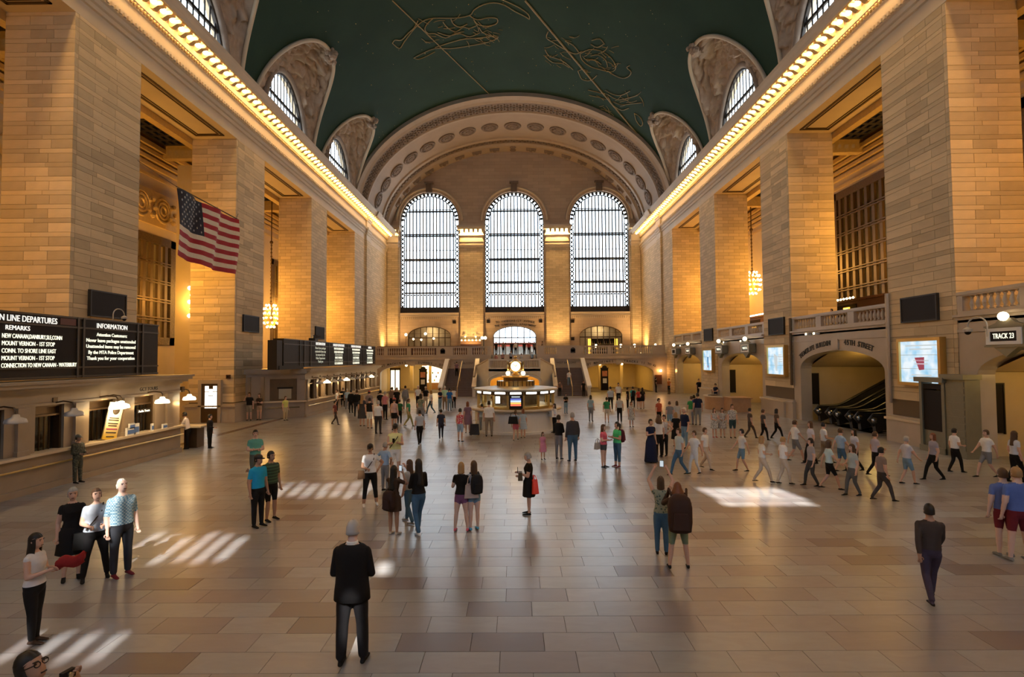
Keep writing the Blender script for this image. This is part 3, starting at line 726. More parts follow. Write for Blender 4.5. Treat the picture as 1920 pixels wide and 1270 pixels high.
# ---- side aisles: back walls, ceilings with skylights, windows
for s in (-1, 1):
    sd_ = 'left' if s < 0 else 'right'
    bwn = MB()
    wins = [(27.5, 40.3, 5.2, 12.85, 0), (56.2, 59.5, 5.3, 14.6, 0)] if s < 0 else [(26.0, 42.6, 7.2, 16.6, 0)]
    holed_wall(bwn, lambda u, z, d: (s*(XA+d), u, z), Y0, YE, 0, 20, wins, .5)
    o = bwn.build('wall_%s_aisle' % sd_, mat('aisle_stone', (0.55, 0.43, 0.27), .7, var=.12, scale=.9)); tag(o, 'golden back wall of the side aisle, %s' % SIDE[s], 'wall', kind='structure')
    # crown mouldings of the aisle
    cr = MB()
    for x, z, t in ((XA-.2,17.7,.25),(XA-.35,18.1,.22),(XA-.5,18.5,.25),(XA-.7,18.9,.3),(XA-.1,17.0,.2)):
        cr.box(s*x, s*XA, Y0, YE, z-t, z)
    cr.box(s*XB, s*(XB+.5), Y0, YE, 18.55, 18.96)
    cr.build('crown_moulding', M_GILT, o)
    ac = MB(); x0, x1 = XB, XA; sx0, sx1 = 22.3, 24.2
    for i in range(5):
        yc = BAYC[i]; ya, yb = yc-6.75, yc+6.75
        if i == 0: ya = Y0
        if i == 4: yb = YE
        ya2, yb2 = (yc+2.2, yc+6.2)
        ac.box(s*x0, s*sx0, ya, yb, 19.2, 19.5); ac.box(s*sx1, s*x1, ya, yb, 19.2, 19.5)
        ac.box(s*sx0, s*sx1, ya, ya2, 19.2, 19.5); ac.box(s*sx0, s*sx1, yb2, yb, 19.2, 19.5)
        ac.box(s*x0, s*x1, yc+6.45, yc+7.05, 18.3, 19.2)
    c2 = ac.build('ceiling_%s_aisle' % sd_, M_GILT); tag(c2, 'gilded coffered ceiling of the side aisle, %s' % SIDE[s], 'ceiling', kind='structure')
    for i in range(5):
        yc = BAYC[i]; gr = MB()
        for e in range(5): x = sx0+(sx1-sx0)*e/4; gr.box(s*(x-.12), s*(x+.12), yc+2.1, yc+6.3, 19.16, 19.32)
        for e in range(6): y = yc+2.2+4*e/5; gr.box(s*sx0, s*sx1, y-.12, y+.12, 19.15, 19.31)
        gr.build('skylight_grid', M_IRON, c2)
        MB().box(s*sx0, s*sx1, yc+2.2, yc+6.2, 19.36, 19.38).build('skylight_glass', M_SKYG, c2)
        bd = MB(); y = yc-6
        while y < yc+6.2: bd.ball((s*22.0, y, 19.18), .1, 5, 3); y += .34
        bd.build('ceiling_beads', M_GILT, c2)['kind'] = 'stuff'
    for (ya, yb, za, zb, _) in wins:
        wn = thing('window_%d' % (4 if s < 0 and ya < 40 else 5 if s < 0 else 6),
                   ('tall bronze-barred aisle window glowing amber beside the flag' if ya < 40 else 'slim bronze-barred aisle window behind the flag-side chandelier') if s < 0 else 'tall bronze-barred aisle window above the escalator balcony', 'window', kind='structure')
        f = MB(); e = .55
        f.box(s*(XA-.06), s*(XA+.25), ya, yb, za, za+e); f.box(s*(XA-.06), s*(XA+.25), ya, yb, zb-e, zb)
        f.box(s*(XA-.06), s*(XA+.25), ya, ya+e, za, zb); f.box(s*(XA-.06), s*(XA+.25), yb-e, yb, za, zb)
        f.build('frame', mat('pierced_bronze', (0.09, 0.055, 0.03), .5, .5, var=.5, scale=9, bump=.6), wn)
        y = ya+e+.35
        while y < yb-e: MB().box(s*(XA), s*(XA+.18), y-.15, y+.15, za+e, zb-e).build('mullion', M_BRONZE, wn); y += .78
        nz = 5 if s < 0 else 6
        for i in range(1, nz):
            z = za+e+(zb-za-2*e)*i/nz
            q = MB(); q.box(s*(XA-.08), s*XA, ya+e, yb-e, z-.16, z-.08); q.box(s*(XA-.08), s*XA, ya+e, yb-e, z+.02, z+.1); q.build('transom', M_BRONZE, wn)
        MB().box(s*(XA+.19), s*(XA+.21), ya, yb, za, zb).build('glazing', M_GLASS, wn)
        # the lit room behind that window
        bk = MB(); bk.box(s*(XA+2.4), s*(XA+2.6), ya-1, yb+1, za-1, zb+1); bk.box(s*(XA+.5), s*(XA+2.6), ya-1.1, ya-1, za-1, zb+1); bk.box(s*(XA+.5), s*(XA+2.6), yb+1, yb+1.1, za-1, zb+1)
        bk.box(s*(XA+.5), s*(XA+2.6), ya-1, yb+1, zb+1, zb+1.1); bk.box(s*(XA+.5), s*(XA+2.6), ya-1, yb+1, za-1.1, za-1)
        bk.build('room_behind', M_SMOOTH, wn)
        point('window_room_light', (s*(XA+1.5), (ya+yb)/2-2, (za+zb)/2), 900 if s < 0 else 260, AMBER, .3)
fz = MB()
holed = []
fr = MB().box(-XA, -XA+.18, 25.5, 41.5, 13.5, 15.9)
o = fr.build('trim_4', M_GILT); tag(o, 'gilded scrollwork frieze above the amber window beside the flag', 'frieze', kind='structure')
q = MB(); y = 27.0
while y < 40.5:
    for k in range(3):
        r = .85-.27*k; q.tube([(-XA+.24, y+r*math.cos(a*.45), 14.7+r*math.sin(a*.45)) for a in range(15)], .09, 5)
    for k in range(5): a = k*1.25; q.ball((-XA+.22, y+1.1+.35*math.cos(a), 14.7+.6*math.sin(a)), .2, 6, 4)
    y += 2.3
q.build('scrollwork', M_GILT, o)
# aisle lamps: wall sconces and ceiling light of each bay (the chandeliers carry their own)
for s in (-1, 1):
    for i in range(1, 5):
        yc = BAYC[i]
        point('aisle_lamp_light', (s*23.2, yc+(1.0 if i > 1 else -2.5), 11.5 if s > 0 else 9.5), (1500 if s < 0 else 1200) if i > 1 else (900 if s < 0 else 1100), AMBER, 1.4)
# ================================================================ FAR BALCONY AND STAIRS
YB = 66.4; ZB = 4.6
bf = MB()
holed_wall(bf, lambda u, z, d: (u, YB+d, z), -18.4, 18.4, 0, 3.95, [(-16.2,-8.3,0,2.35,1.08), (8.35,16.8,0,2.3,1.15)], .6, 20)
bw = bf.build('wall_balcony', M_MARBLE); tag(bw, 'marble wall under the far balcony with two wide lit archways', 'wall', kind='structure')
g = MB()
for xc in (-12.25, 12.6): g.tbox((xc, YB-.05, 3.6), (.32,.06,.32), 1)
g.build('keystone', M_MARBLE, bw)
fl2 = MB(); fl2.box(-18.4, 18.4, 69.6, YE, ZB-.5, ZB); fl2.box(-18.4, -2.8, YB, 69.6, ZB-.5, ZB); fl2.box(2.8, 18.4, YB, 69.6, ZB-.5, ZB)
for e, za, zb in ((.1,3.9,4.0),(.28,4.0,4.22),(.16,4.22,4.35)):
    fl2.box(-18.4,-2.8,YB-e,YB,za,zb); fl2.box(2.8,18.4,YB-e,YB,za,zb)
o = fl2.build('floor_balcony', M_MARBLE); tag(o, 'marble balcony floor below the three great windows', 'floor', kind='structure')
balp = [(.05,0),(.085,.03),(.085,.07),(.05,.1),(.1,.28),(.1,.34),(.055,.52),(.045,.6),(.075,.63),(.085,.66),(.06,.7)]
bal_me = MB().lathe(balp, n=8).build('baluster', M_MARBLE, smooth=True); _bm = bal_me.data; bpy.data.objects.remove(bal_me)
def balustrade(name, label, p0, p1, z0, h, piers, sp=.27, mat_=M_MARBLE, grp=None):
    """stone balustrade from p0 to p1; piers = list of (t0, t1) solid stretches as fractions"""
    p0, p1 = Vector(p0), Vector(p1); L = (p1-p0).length; d = (p1-p0)/L; ang = math.atan2(d.y, d.x)
    t = thing(name, label, 'balustrade', (p0.x, p0.y, z0), ang, grp)
    a = MB(); a.box(0, L, -.2, .2, h-.13, h); a.box(0, L, -.16, .16, h-.18, h-.13); a.build('coping', mat_, t)
    MB().box(0, L, -.17, .17, 0, .16).build('base_rail', mat_, t)
    for u, v in piers: MB().box(L*u, L*v, -.18, .18, .16, h-.18).build('solid_panel', mat_, t)
    k = (h-.34)/.7; x = .14
    while x < L:
        if not any(L*u-.1 < x < L*v+.1 for u, v in piers): share('baluster', _D(_bm), t, (x, 0, .16), scale=(1,1,k))
        x += sp
    return t
balustrade('balustrade', 'marble balustrade of the far balcony, flag side', (-18.2,YB,0), (-2.75,YB,0), ZB-.2, 1.2, [(0,.02),(.16,.19),(.34,.37),(.57,.7),(.81,.85),(.97,1)])
balustrade('balustrade', 'marble balustrade of the far balcony, escalator side', (2.85,YB,0), (18.2,YB,0), ZB-.2, 1.2, [(0,.05),(.15,.36),(.55,.58),(.73,.76),(.9,1)])
for x in (-8.6, 7.1):
    t = MB(); t.box(x-.28, x+.28, YB-.26, YB-.19, ZB+.12, ZB+.55); t.tube([(x, YB-.26, ZB+.5), (x, YB-.19, ZB+.5)], .28, 14)
    o = t.build('wall_plaque', M_IRON); tag(o, 'dark round-topped plaque on the balcony front, %s' % ('flag side' if x < 0 else 'escalator side'), 'plaque')

# lit passages behind the two archways
M_PASS = mat('yellow_passage_stone', (0.58, 0.44, 0.20), .5, var=.12, scale=1)
for i, (xa, xb) in enumerate(((-16.2,-8.3), (8.35,16.8))):
    p = MB(); p.box(xa-.2, xa, YB+.6, 77, 0, 3.9); p.box(xb, xb+.2, YB+.6, 77, 0, 3.9); p.box(xa-.2, xb+.2, 76.8, 77, 0, 3.9); p.box(xa-.2, xb+.2, YB+.6, 77, 3.7, 3.9)
    p.box(xa+2.6, xa+3.0, 71.5, 71.9, 0, 3.7); p.box(xb-2.9, xb-2.6, 72, 72.4, 0, 3.7)
    o = p.build('wall_passage_%d' % (i+1), M_PASS); tag(o, 'yellow-lit passage behind the archway, %s' % ('flag side' if i == 0 else 'escalator side'), 'passage', kind='structure')
    area('passage_ceiling_light', ((xa+xb)/2, 71.5, 3.65), (0,0,-1), 5, 6, 300, (1,.60,.16))
    for dx in (-1.6, 1.2):
        l = MB().ball(((xa+xb)/2+dx, 70.5, 3.3), .16).build('ceiling_lamp', M_GLOBE, smooth=True); tag(l, 'glowing ceiling lamp inside the archway, %s, %s' % (('flag side','escalator side')[i], 'nearer the side wall' if (dx < 0) == (i == 0) else 'nearer the stairs'), 'lamp')
    k = thing('information_kiosk', 'black upright sign kiosk standing in the archway, %s' % ('flag side','escalator side')[i], 'kiosk', (xa+4.6 if i == 0 else xa+3.1, 70, 0))
    q = MB(); q.box(-.45,.45,-.25,.25,0,2.75); q.box(-.5,.5,-.3,.3,2.75,2.85); q.tube([(0,-.2,2.82),(0,.2,2.82)], .32, 14); q.build('cabinet', M_BLACK, k)
    MB().box(-.32,.32,-.27,-.25,1.75,2.45).build('poster', mat('kiosk_poster', (.42,.16,.08), .5, var=.5, scale=5), k)
    MB().box(-.25,.25,-.27,-.25,.9,1.5).build('notice', M_PAPER, k)
# ticket machines hall shop front behind the flag-side archway
t = thing('shop_front', 'brightly lit shop window inside the flag-side archway', 'shop front', (-10.7, 74.5, 0))
MB().box(-1.8,1.8,-.05,.05,.9,3.2).build('lit_window', mat('shop_window', (1,.93,.75), .5, emit=1.6, ecol=(1,.88,.62), var=.0), t)
MB().box(-1.9,1.9,-.12,.1,0,.9).build('stall_riser', M_TAN, t); MB().box(-1.9,1.9,-.12,.1,3.2,3.5).build('fascia', M_TAN, t)
for i in range(14):
    MB().box(-1.7+i*.25,-1.55+i*.25,-.1,-.06,1.1+.5*(i%3),1.35+.5*(i%3)).build('display_item', mat('shop_item_%d' % (i%4), [(.5,.1,.08),(.1,.2,.1),(.6,.5,.1),(.15,.15,.3)][i%4], .5), t)
t = thing('glazed_door', 'narrow bright glazed doorway beside the flag-side archway pier', 'door', (-15.3, 70.6, 0))
MB().box(-.6,.6,0,.04,.15,2.7).build('pane', mat('door_glow', (1,.95,.8), .5, emit=1.5, ecol=(1,.9,.65)), t)
q = MB(); [q.box(x-.06,x+.06,-.04,.08,0,3) for x in (-.62,0,.62)]; q.box(-.68,.68,-.04,.08,2.7,3.0); q.build('frame', M_BRONZE, t)

# stairs
def flight(name, label, x0, x1, y0, y1, z0, z1, n, m_):
    t = thing(name, label, 'stairs', ((x0+x1)/2, y0, z0))
    hw = (x1-x0)/2
    for i in range(n):
        a = (y1-y0)*i/n; sp_ = MB().box(-hw, hw, a, y1-y0, (z1-z0)*i/n, (z1-z0)*(i+1)/n).build('step', m_, t)
        MB().box(-hw, hw, a-.03, a+.02, (z1-z0)*(i+1)/n-.035, (z1-z0)*(i+1)/n+.002).build('nosing', M_STEP if m_ is M_STEP else M_MARBLE, sp_)
    return t
fl_l = flight('staircase', 'brown marble stair flight rising to the far balcony, flag side of the clock', -7.75, -4.5, 59.6, 65.0, 0, 2.95, 17, M_STEP)
fl_r = flight('staircase', 'brown marble stair flight rising to the far balcony, escalator side of the clock', 4.65, 7.9, 59.6, 65.0, 0, 2.95, 17, M_STEP)
flight('staircase', 'short upper stair flight in the middle of the far balcony', -2.7, 2.75, 67.0, 69.6, 2.95, 4.6, 10, M_GREYM)
for t, sgn in ((fl_l, -1), (fl_r, 1)):
    q = MB(); q.tube([(0,-.3,1.0),(0,5.3,3.85)], .05, 6); q.tube([(0,-.3,0),(0,-.3,1.0)], .045, 6); q.tube([(0,2.6,1.4),(0,2.6,2.45)], .04, 6); q.build('handrail', M_BRASS, t)
    for e in (-1, 1):
        x = e*1.8
        q = MB(); q.prism([(-.5,0),(-.5,.95),(5.4,3.95),(6.4,3.95),(6.4,0)], lambda u, v, d: (x+d, u, v), -.16, .16); q.build('parapet', M_GREYM, t)
        q = MB(); q.prism([(-.62,.95),(-.62,1.12),(5.4,4.12),(6.4,4.12),(6.4,3.95),(5.4,3.95)], lambda u, v, d: (x+d, u, v), -.24, .24); q.build('parapet_coping', M_WHITE if e*sgn > 0 else M_MARBLE, t)
ld = MB(); ld.box(-7.9,7.9,65,YB,0,2.95); ld.box(-2.8,2.85,YB,69.6,0,2.95); ld.box(-4.3,4.4,62.4,65.2,2.7,2.95)
o = ld.build('floor_landing', M_GREYM); tag(o, 'marble landing between the two stair flights', 'landing', kind='structure')
# central block: chamfered front with arched opening
cb = MB()
holed_wall(cb, lambda u, z, d: (u, 60.0+d, z), -2.75, 2.9, 0, 2.95, [(-2.6,2.75,0,1.55,.72)], .5, 18)
for sg in (-1, 1):
    xa, xb = (.07+sg*2.82, .07+sg*4.28)
    cb.add([(xa,60,0),(xb,61.6,0),(xb,61.6,3.15),(xa,60,3.95)], [(0,1,2,3)]); cb.add([(xb,61.6,0),(xb,65,0),(xb,65,3.15),(xb,61.6,3.15)], [(0,1,2,3)])
    cb.add([(xa,60.3,0),(xb,61.9,0),(xb,61.9,3.15),(xa,60.3,3.95)], [(0,1,2,3)]); cb.add([(xa,60,3.95),(xb,61.6,3.15),(xb,61.9,3.15),(xa,60.3,3.95)], [(0,1,2,3)])
cb.box(-2.8,2.9,60,62.5,2.7,2.95)
ctr = cb.build('wall_stair_block', M_GREYM); tag(ctr, 'grey marble block between the stairs with a wide orange-lit archway', 'wall', kind='structure')
for sg in (-1, 1):
    xa, xb = (.07+sg*2.7, .07+sg*4.3)
    q = MB(); q.tube([(xa,60.1,4.05),(xb,61.7,3.25),(.07+sg*4.45,60.4,2.1)], .14, 8); q.build('coping_rail', M_MARBLE, ctr)
balustrade('balustrade', 'short marble balustrade over the orange archway behind the clock', (-2.8,60.15,0), (2.9,60.15,0), 2.95, 1.1, [(0,.03),(.97,1)], .25, M_GREYM)
q = MB(); q.box(-2.9,3.0,64.4,64.6,-.01,2.7); q.box(-2.95,-2.75,60.4,64.5,0,2.7); q.box(2.9,3.1,60.4,64.5,0,2.7)
o = q.build('wall_ramp_passage', mat('orange_passage_wall', (.62,.42,.14), .6, var=.1)); tag(o, 'orange-lit back wall inside the central archway', 'wall', kind='structure')
area('ramp_light', (0.07, 61.2, 2.6), (0,.5,-1), 4.5, .5, 240, (1,.55,.12))
a = [(.07-2.95*math.cos(PI*i/20), 59.97, 1.6+1.0*math.sin(PI*i/20)) for i in range(21)]
MB().tube(a, .07, 5).build('arch_moulding', M_GREYM, ctr)

# engraved lettering
def arc_text(words, cx, cz, rx, rz, plane, size, parent, rot0, fn):
    """words set letter by letter along a flat arch"""
    for wd, a0, a1 in words:
        n = len(wd)
        for i, ch in enumerate(wd):
            if ch == ' ': continue
            a = R(a0+(a1-a0)*(i/(max(1,n-1)))); u = cx-rx*math.cos(a); z = cz+rz*math.sin(a)
            sl = math.atan2(rz*math.cos(a), rx*math.sin(a))
            o = text(ch, size, fn(u, z), (0,0,0), M_ENGR, parent, 'letter', ext=.01, bold=.006)
            base = Matrix.Rotation(rot0, 4, 'Z') @ Matrix.Rotation(R(90), 4, 'X') @ Matrix.Rotation(sl, 4, 'Z')
            o.rotation_euler = base.to_euler()
eb = lambda u, z: (u, YB-.03, z)
arc_text([('TICKET MACHINES', 32, 80), ('SUBWAY \u2022 DINING', 98, 146)], -12.25, 2.35, 5.3, 1.32, 0, .36, bw, 0, eb)
arc_text([('TICKET MACHINES', 32, 82), ('TRACKS 11 TO 42', 98, 146)], 12.6, 2.3, 5.3, 1.40, 0, .36, bw, 0, eb)
text('WEST BALCONY', .32, (-6.1, YB-.03, 3.55), ROT_E, M_ENGR, bw); text('WEST BALCONY', .32, (6.3, YB-.03, 3.55), ROT_E, M_ENGR, bw)
text('WAITING ROOM', .3, (12.2, 69.5, 3.35), ROT_E, M_ENGR, bw)
ew_ = lambda u, z: (u, YE-.03, z)
arc_text([('TO VANDERBILT AVENUE', 62, 120)], .08, 7.6, 5.6, 1.95, 0, .42, west, 0, ew_)
arc_text([('THE CAMPBELL APARTMENT', 58, 124)], .08, 7.2, 5.3, 1.85, 0, .42, west, 0, ew_)

# balcony openings: doors to the avenue and the two restaurant windows
def arched_glazing(name, label, xa, xb, zs, rs, ncol, rows, m_, doors=False):
    t = thing(name, label, 'window' if not doors else 'doors', kind='structure'); hw = (xb-xa)/2; xc = (xa+xb)/2
    f = MB(); f.tube([(xc-hw*math.cos(PI*i/20), YE+.5, zs+rs*math.sin(PI*i/20)) for i in range(21)], .09, 6)
    f.box(xa, xa+.12, YE+.4, YE+.6, ZB, zs); f.box(xb-.12, xb, YE+.4, YE+.6, ZB, zs); f.build('frame', m_, t)
    for i in range(1, ncol):
        x = xa+(xb-xa)*i/ncol; u = (x-xc)/hw
        MB().box(x-.06, x+.06, YE+.42, YE+.58, ZB, zs+rs*math.sqrt(1-u*u)).build('mullion', m_, t)
    for z, h in rows: MB().box(xa, xb, YE+.43, YE+.57, z-h/2, z+h/2).build('transom', m_, t)
    return t
d1 = arched_glazing('door_1', 'bright arched glass doors at the head of the far stairs', -3.05, 3.2, 7.3, 1.5, 7, ((7.15,.14),(6.2,.2)), M_BRONZE, True)
MB().box(-3.05,3.2,YE+.5,YE+.52,ZB,8.8).build('glazing', M_GLASS, d1)
q = MB(); q.box(-3.6,3.8,86,86.3,0,6.6); o = q.build('street_front', mat('street_shop', (.35,.36,.38), .6, var=.6, scale=1.2)); tag(o, 'shop front across the avenue behind the glass doors', 'shop front')
MB().box(-3.6,3.8,85.9,86,6.0,6.5).build('red_awning', mat('red_awning', (.55,.08,.06), .7), o)
w1 = arched_glazing('window_7', 'low arched restaurant window on the balcony, flag side', -15.45, -9.2, 7.45, 1.4, 7, ((7.2,.12),(7.8,.04)), M_BRONZE)
w3 = arched_glazing('window_8', 'low arched bar window on the balcony, escalator side', 9.45, 15.65, 7.3, 1.5, 7, ((7.15,.16),(7.8,.04)), M_BRONZE)
for (xa, xb, ww, warm) in ((-15.45,-9.2,w1,1), (9.45,15.65,w3,0)):
    q = MB(); q.box(xa-.3,xb+.3,YE+3,YE+3.2,ZB,9); q.box(xa-.4,xa-.2,YE+1.5,YE+3,ZB,9); q.box(xb+.2,xb+.4,YE+1.5,YE+3,ZB,9); q.box(xa-.3,xb+.3,YE+1.5,YE+3,8.95,9.1); q.box(xa-.3,xb+.3,YE+1,YE+3,ZB-.2,ZB)
    q.build('room_wall', mat('restaurant_wall', (.5,.42,.3), .7, var=.3, scale=1.5), ww)
    point('restaurant_light', ((xa+xb)/2, YE+2, 8.2), 90, (1,.75,.4), .3)
bar = thing('bar_shelf', 'dark back bar with bottles and two amber columns on the balcony', 'bar', (12.7, YE+1.0, ZB))
MB().box(-1.9,2.4,0,.4,0,2.35).build('cabinet', M_BLACK, bar)
for z in (.9,1.5): MB().box(-1.4,1.9,-.06,.0,z,z+.05).build('shelf', M_BRASS, bar)
for x in (-1.7, 2.2): MB().box(x-.22,x+.22,-.1,-.02,.1,2.3).build('amber_column', M_AMBERL, bar)
for i in range(22):
    bt = MB().lathe([(.05,0),(.05,.25),(.02,.32),(.02,.42)], n=6).build('bottle', mat('bottle_glass_%d' % (i%3), [(.3,.2,.08),(.08,.14,.06),(.4,.35,.25)][i%3], .2)) if i < 3 else share('bottle', bs[i%3])
    if i == 0: bs = []
    if i < 3: bs.append(bt)
    bt.location = (12.7-1.3+(i%11)*.3, YE+.95, ZB+(.95 if i < 11 else 1.55)); tag(bt, 'small bottle on the dark back bar shelf', 'bottle', 'bottles on the back bar')
# restaurant furniture on the balcony
bb = thing('back_bar', 'lit bar counter with glasses against the balcony pilaster, flag side', 'bar', (-6.2, 78.0, ZB))
MB().box(-1.6,1.6,-.3,.4,0,1.1).build('counter', M_WOOD, bb)
MB().box(-1.5,1.5,.4,.5,1.1,2.2).build('shelf_back', M_TAN, bb)
for z in (1.45,1.85): MB().box(-1.5,1.5,.2,.42,z,z+.04).build('shelf', M_WOOD, bb)
for i in range(6): MB().ball((-1.3+i*.52,.15,2.15), .09, 8, 5).build('shelf_lamp', M_BULB, bb)
point('back_bar_light', (-6.2, 77.6, 6.9), 25, WARM, .1)
for x in (-7.0, -5.5):
    o = thing('up_light', 'small upward wall lamp on the balcony pilaster, %s' % ('nearer the flag' if x < -6 else 'nearer the clock'), 'lamp', (x, 78.4, 7.0))
    MB().lathe([(.04,0),(.14,.2),(.15,.22)], n=10).build('cup', M_BRASS, o); MB().ball((0,0,.22), .12).build('bulb', M_BULB, o)
    sp = bpy.data.lights.new('up_light_beam', 'SPOT'); sp.energy = 120; sp.color = WARM; sp.spot_size = R(40); so = bpy.data.objects.new('up_light_beam', sp); COL.objects.link(so); so.location = (x, 78.55, 7.4); so.rotation_euler = (R(180), 0, 0)
for n, (x, y, h) in enumerate(((-15.0,76,2.9),(-12.3,76,3.0),(-13.6,74,2.2),(-12.7,75,2.15),(-11.0,75,2.3))):
    l = thing('globe_lamp', 'glowing globe lamp in the balcony restaurant, %s' % ['tall one nearest the side wall','tall one before the arched window centre','short one of the front pair, nearer the wall','short one of the front pair, nearer the clock','short one nearest the bar'][n], 'lamp', (x,y,ZB))
    MB().lathe([(.12,0),(.12,.03),(.03,.06),(.03,h-.15)], n=8).build('stem', M_BRONZE, l); MB().ball((0,0,h), .2 if h > 2.5 else .15).build('globe', M_GLOBE, l, smooth=True)
l = thing('globe_lamp', 'pair of glowing globes on a dark post at the stair head', 'lamp', (-4.1, 74, ZB))
q = MB(); q.lathe([(.2,0),(.2,.1),(.06,.2),(.06,2.1)], n=8); q.box(-.22,.22,-.03,.03,2.05,2.12); q.build('post', M_IRON, l)
for dx in (-.2,.2): MB().ball((dx,0,2.3), .22).build('globe', M_GLOBE, l, smooth=True)
for n, x in enumerate((10.2, 13.3, 15.0, 17.6)):
    l = thing('table_lamp', 'small glowing candle lamp on the escalator-side balcony, %s' % ['nearest the stairs','second from the stairs','third from the stairs','nearest the side wall'][n], 'lamp', (x, 68.5, ZB))
    MB().lathe([(.35,0),(.03,.04),(.03,.72),(.4,.75),(.4,.78)], n=10).build('table', M_WOOD, l); MB().lathe([(.06,.8),(.12,.85),(.12,1.15),(.08,1.2)], n=10).build('glass_shade', M_BULB, l)
rl = MB(); rl.box(-17.5,-4.6,70.0,70.1,ZB+.95,ZB+1.15); rl.box(-17.5,-4.6,70.0,70.06,ZB,ZB+.95)
o = rl.build('restaurant_railing', M_WOOD); tag(o, 'dark wooden restaurant screen along the flag-side balcony', 'screen')
for n, x in enumerate((-17.4, -6.1, 6.3, 17.5)):  # floodlights added to brighten the far wall
    o = thing('wall_washer', 'small floor floodlight washing the far wall, %s' % ['corner on the flag side','below the flag-side pilaster','below the bar-side pilaster','corner on the escalator side'][n], 'lamp', (x, 76.4, 4.6))
    MB().box(-.16,.16,-.1,.1,0,.14).build('case', M_IRON, o); MB().box(-.13,.13,-.07,.07,.14,.15).build('lens', M_BULB, o)
    sp = bpy.data.lights.new('wall_washer_beam', 'SPOT'); sp.energy = 2600; sp.color = WARM; sp.spot_size = R(120); sp.spot_blend = 1.0; sp.shadow_soft_size = .12
    so = bpy.data.objects.new('wall_washer_beam', sp); COL.objects.link(so); so.location = o.location+Vector((0,-.05,.3)); so.rotation_euler = Vector((0,.16,1)).to_track_quat('-Z','Y').to_euler()
for n, (x, z) in enumerate(((-8.65,9.45),(-3.75,9.5),(3.85,9.5),(8.45,9.45),(8.45,6.9))):
    o = thing('wall_speaker', 'small dark square loudspeaker on the far wall, %s' % ['flag side of first pilaster','flag side of the doors','escalator side of the doors','upper, next to bar window','lower, next to bar window'][n], 'loudspeaker', (x, YE, z))
    MB().box(-.24,.24,-.14,0,-.24,.24).build('case', M_IRON, o); MB().box(-.19,.19,-.16,-.14,-.19,.19).build('grille', M_BLACK, o)

# ================================================================ ESCALATOR SIDE: bay walls, arches, balustrades
M_BAYI = mat('passage_lining_stone', (0.50, 0.38, 0.21), .45, var=.14, scale=1.2)
def bay(i, lab):
    ya, yb = PN[i]+PL, PN[i+1]
    b = MB()
    holed_wall(b, lambda u, z, d: (XW+.05+d, u, z), ya, yb, 0, 5.65, [(ya+.5, yb-.85, 0, 3.3, 1.1)], .7, 20)
    w_ = b.build('wall_bay_%d' % (i+1), M_MARBLE); tag(w_, 'marble wall with a flat wide archway, %s' % lab, 'wall', kind='structure')
    c = MB()
    for e, za, zb in ((.06,5.0,5.12),(.24,5.62,5.72),(.12,5.5,5.62)): c.box(XW+.05-e, XW+.1, ya, yb, za, zb)
    c.tbox((XW+.02, (ya+yb)/2-.1, 4.75), (.06,.34,.3), 1); c.build('string_course', M_MARBLE, w_)
    fb = MB(); fb.box(XW+.05, XA, ya, yb, 5.4, 5.65)
    o = fb.build('floor_gallery_%d' % (i+1), M_MARBLE); tag(o, 'gallery floor above the archway, %s' % lab, 'floor', kind='structure')
    balustrade('balustrade', 'stone balustrade above the archway, %s' % lab, (XW+.2,ya,0), (XW+.2,yb,0), 5.7, .95, [(0,.03),(.3,.36),(.64,.7),(.97,1)], .3)
    p = MB(); p.box(XW+.75, 30, ya-.2, ya, 0, 5.4); p.box(XW+.75, 30, yb-.4, yb-.2, 0, 5.4); p.box(29.8, 30, ya, yb, 0, 5.4)
    p.loft([[(XW+.75, ya+.3+(yb-ya-.9)*k/12, 3.4+1.15*math.sin(PI*k/12)) for k in range(13)], [(30, ya+.3+(yb-ya-.9)*k/12, 3.4+1.15*math.sin(PI*k/12)) for k in range(13)]], cap=False, closed=False)
    p.build('passage_lining', M_BAYI, w_)
    return w_, ya, yb
bays = {}
for i, lab in ((1, 'beside the grey-green door at the frame edge'), (2, 'over the escalators'), (3, 'behind the police desk'), (4, 'next to the far balcony')):
    bays[i] = bay(i, lab)
def inner_arch(i, y0, y1, x=23.5):
    w_, ya, yb = bays[i]
    q = MB(); holed_wall(q, lambda u, z, d: (x+d, u, z), ya, yb, 0, 4.6, [(y0,y1,0,2.4,.55)], .5, 12); q.build('inner_wall', M_BAYI, w_)
    MB().box(x+2.5, x+2.6, y0-1, y1+1, 0, 3.2).build('inner_back', M_BLACK, w_)
inner_arch(1, 14.2, 17.5); inner_arch(3, 41.6, 44.8); inner_arch(4, 55.2, 58.2)
for i, pw in ((1, 150), (2, 60), (3, 150), (4, 190)):
    w_, ya, yb = bays[i]; yc = (ya+yb)/2
    point('passage_light', (21.2, yc+1.0, 3.7), pw, (1,.62,.16), .12)
    l = thing('recessed_light', 'small round ceiling lamp inside the archway %s' % ['','beside the grey-green door','over the escalators','behind the police desk','next to the far balcony'][i], 'lamp', (20.6, yc+.5, 4.2)); MB().lathe([(.16,0),(.2,.08),(.2,.14)], n=12).build('trim', M_BRASS, l); MB().lathe([(.15,-.01),(.15,.0)], n=12).build('lens', M_BULB, l)
by = lambda u, z: (XW, u, z)
w2 = bays[2][0]
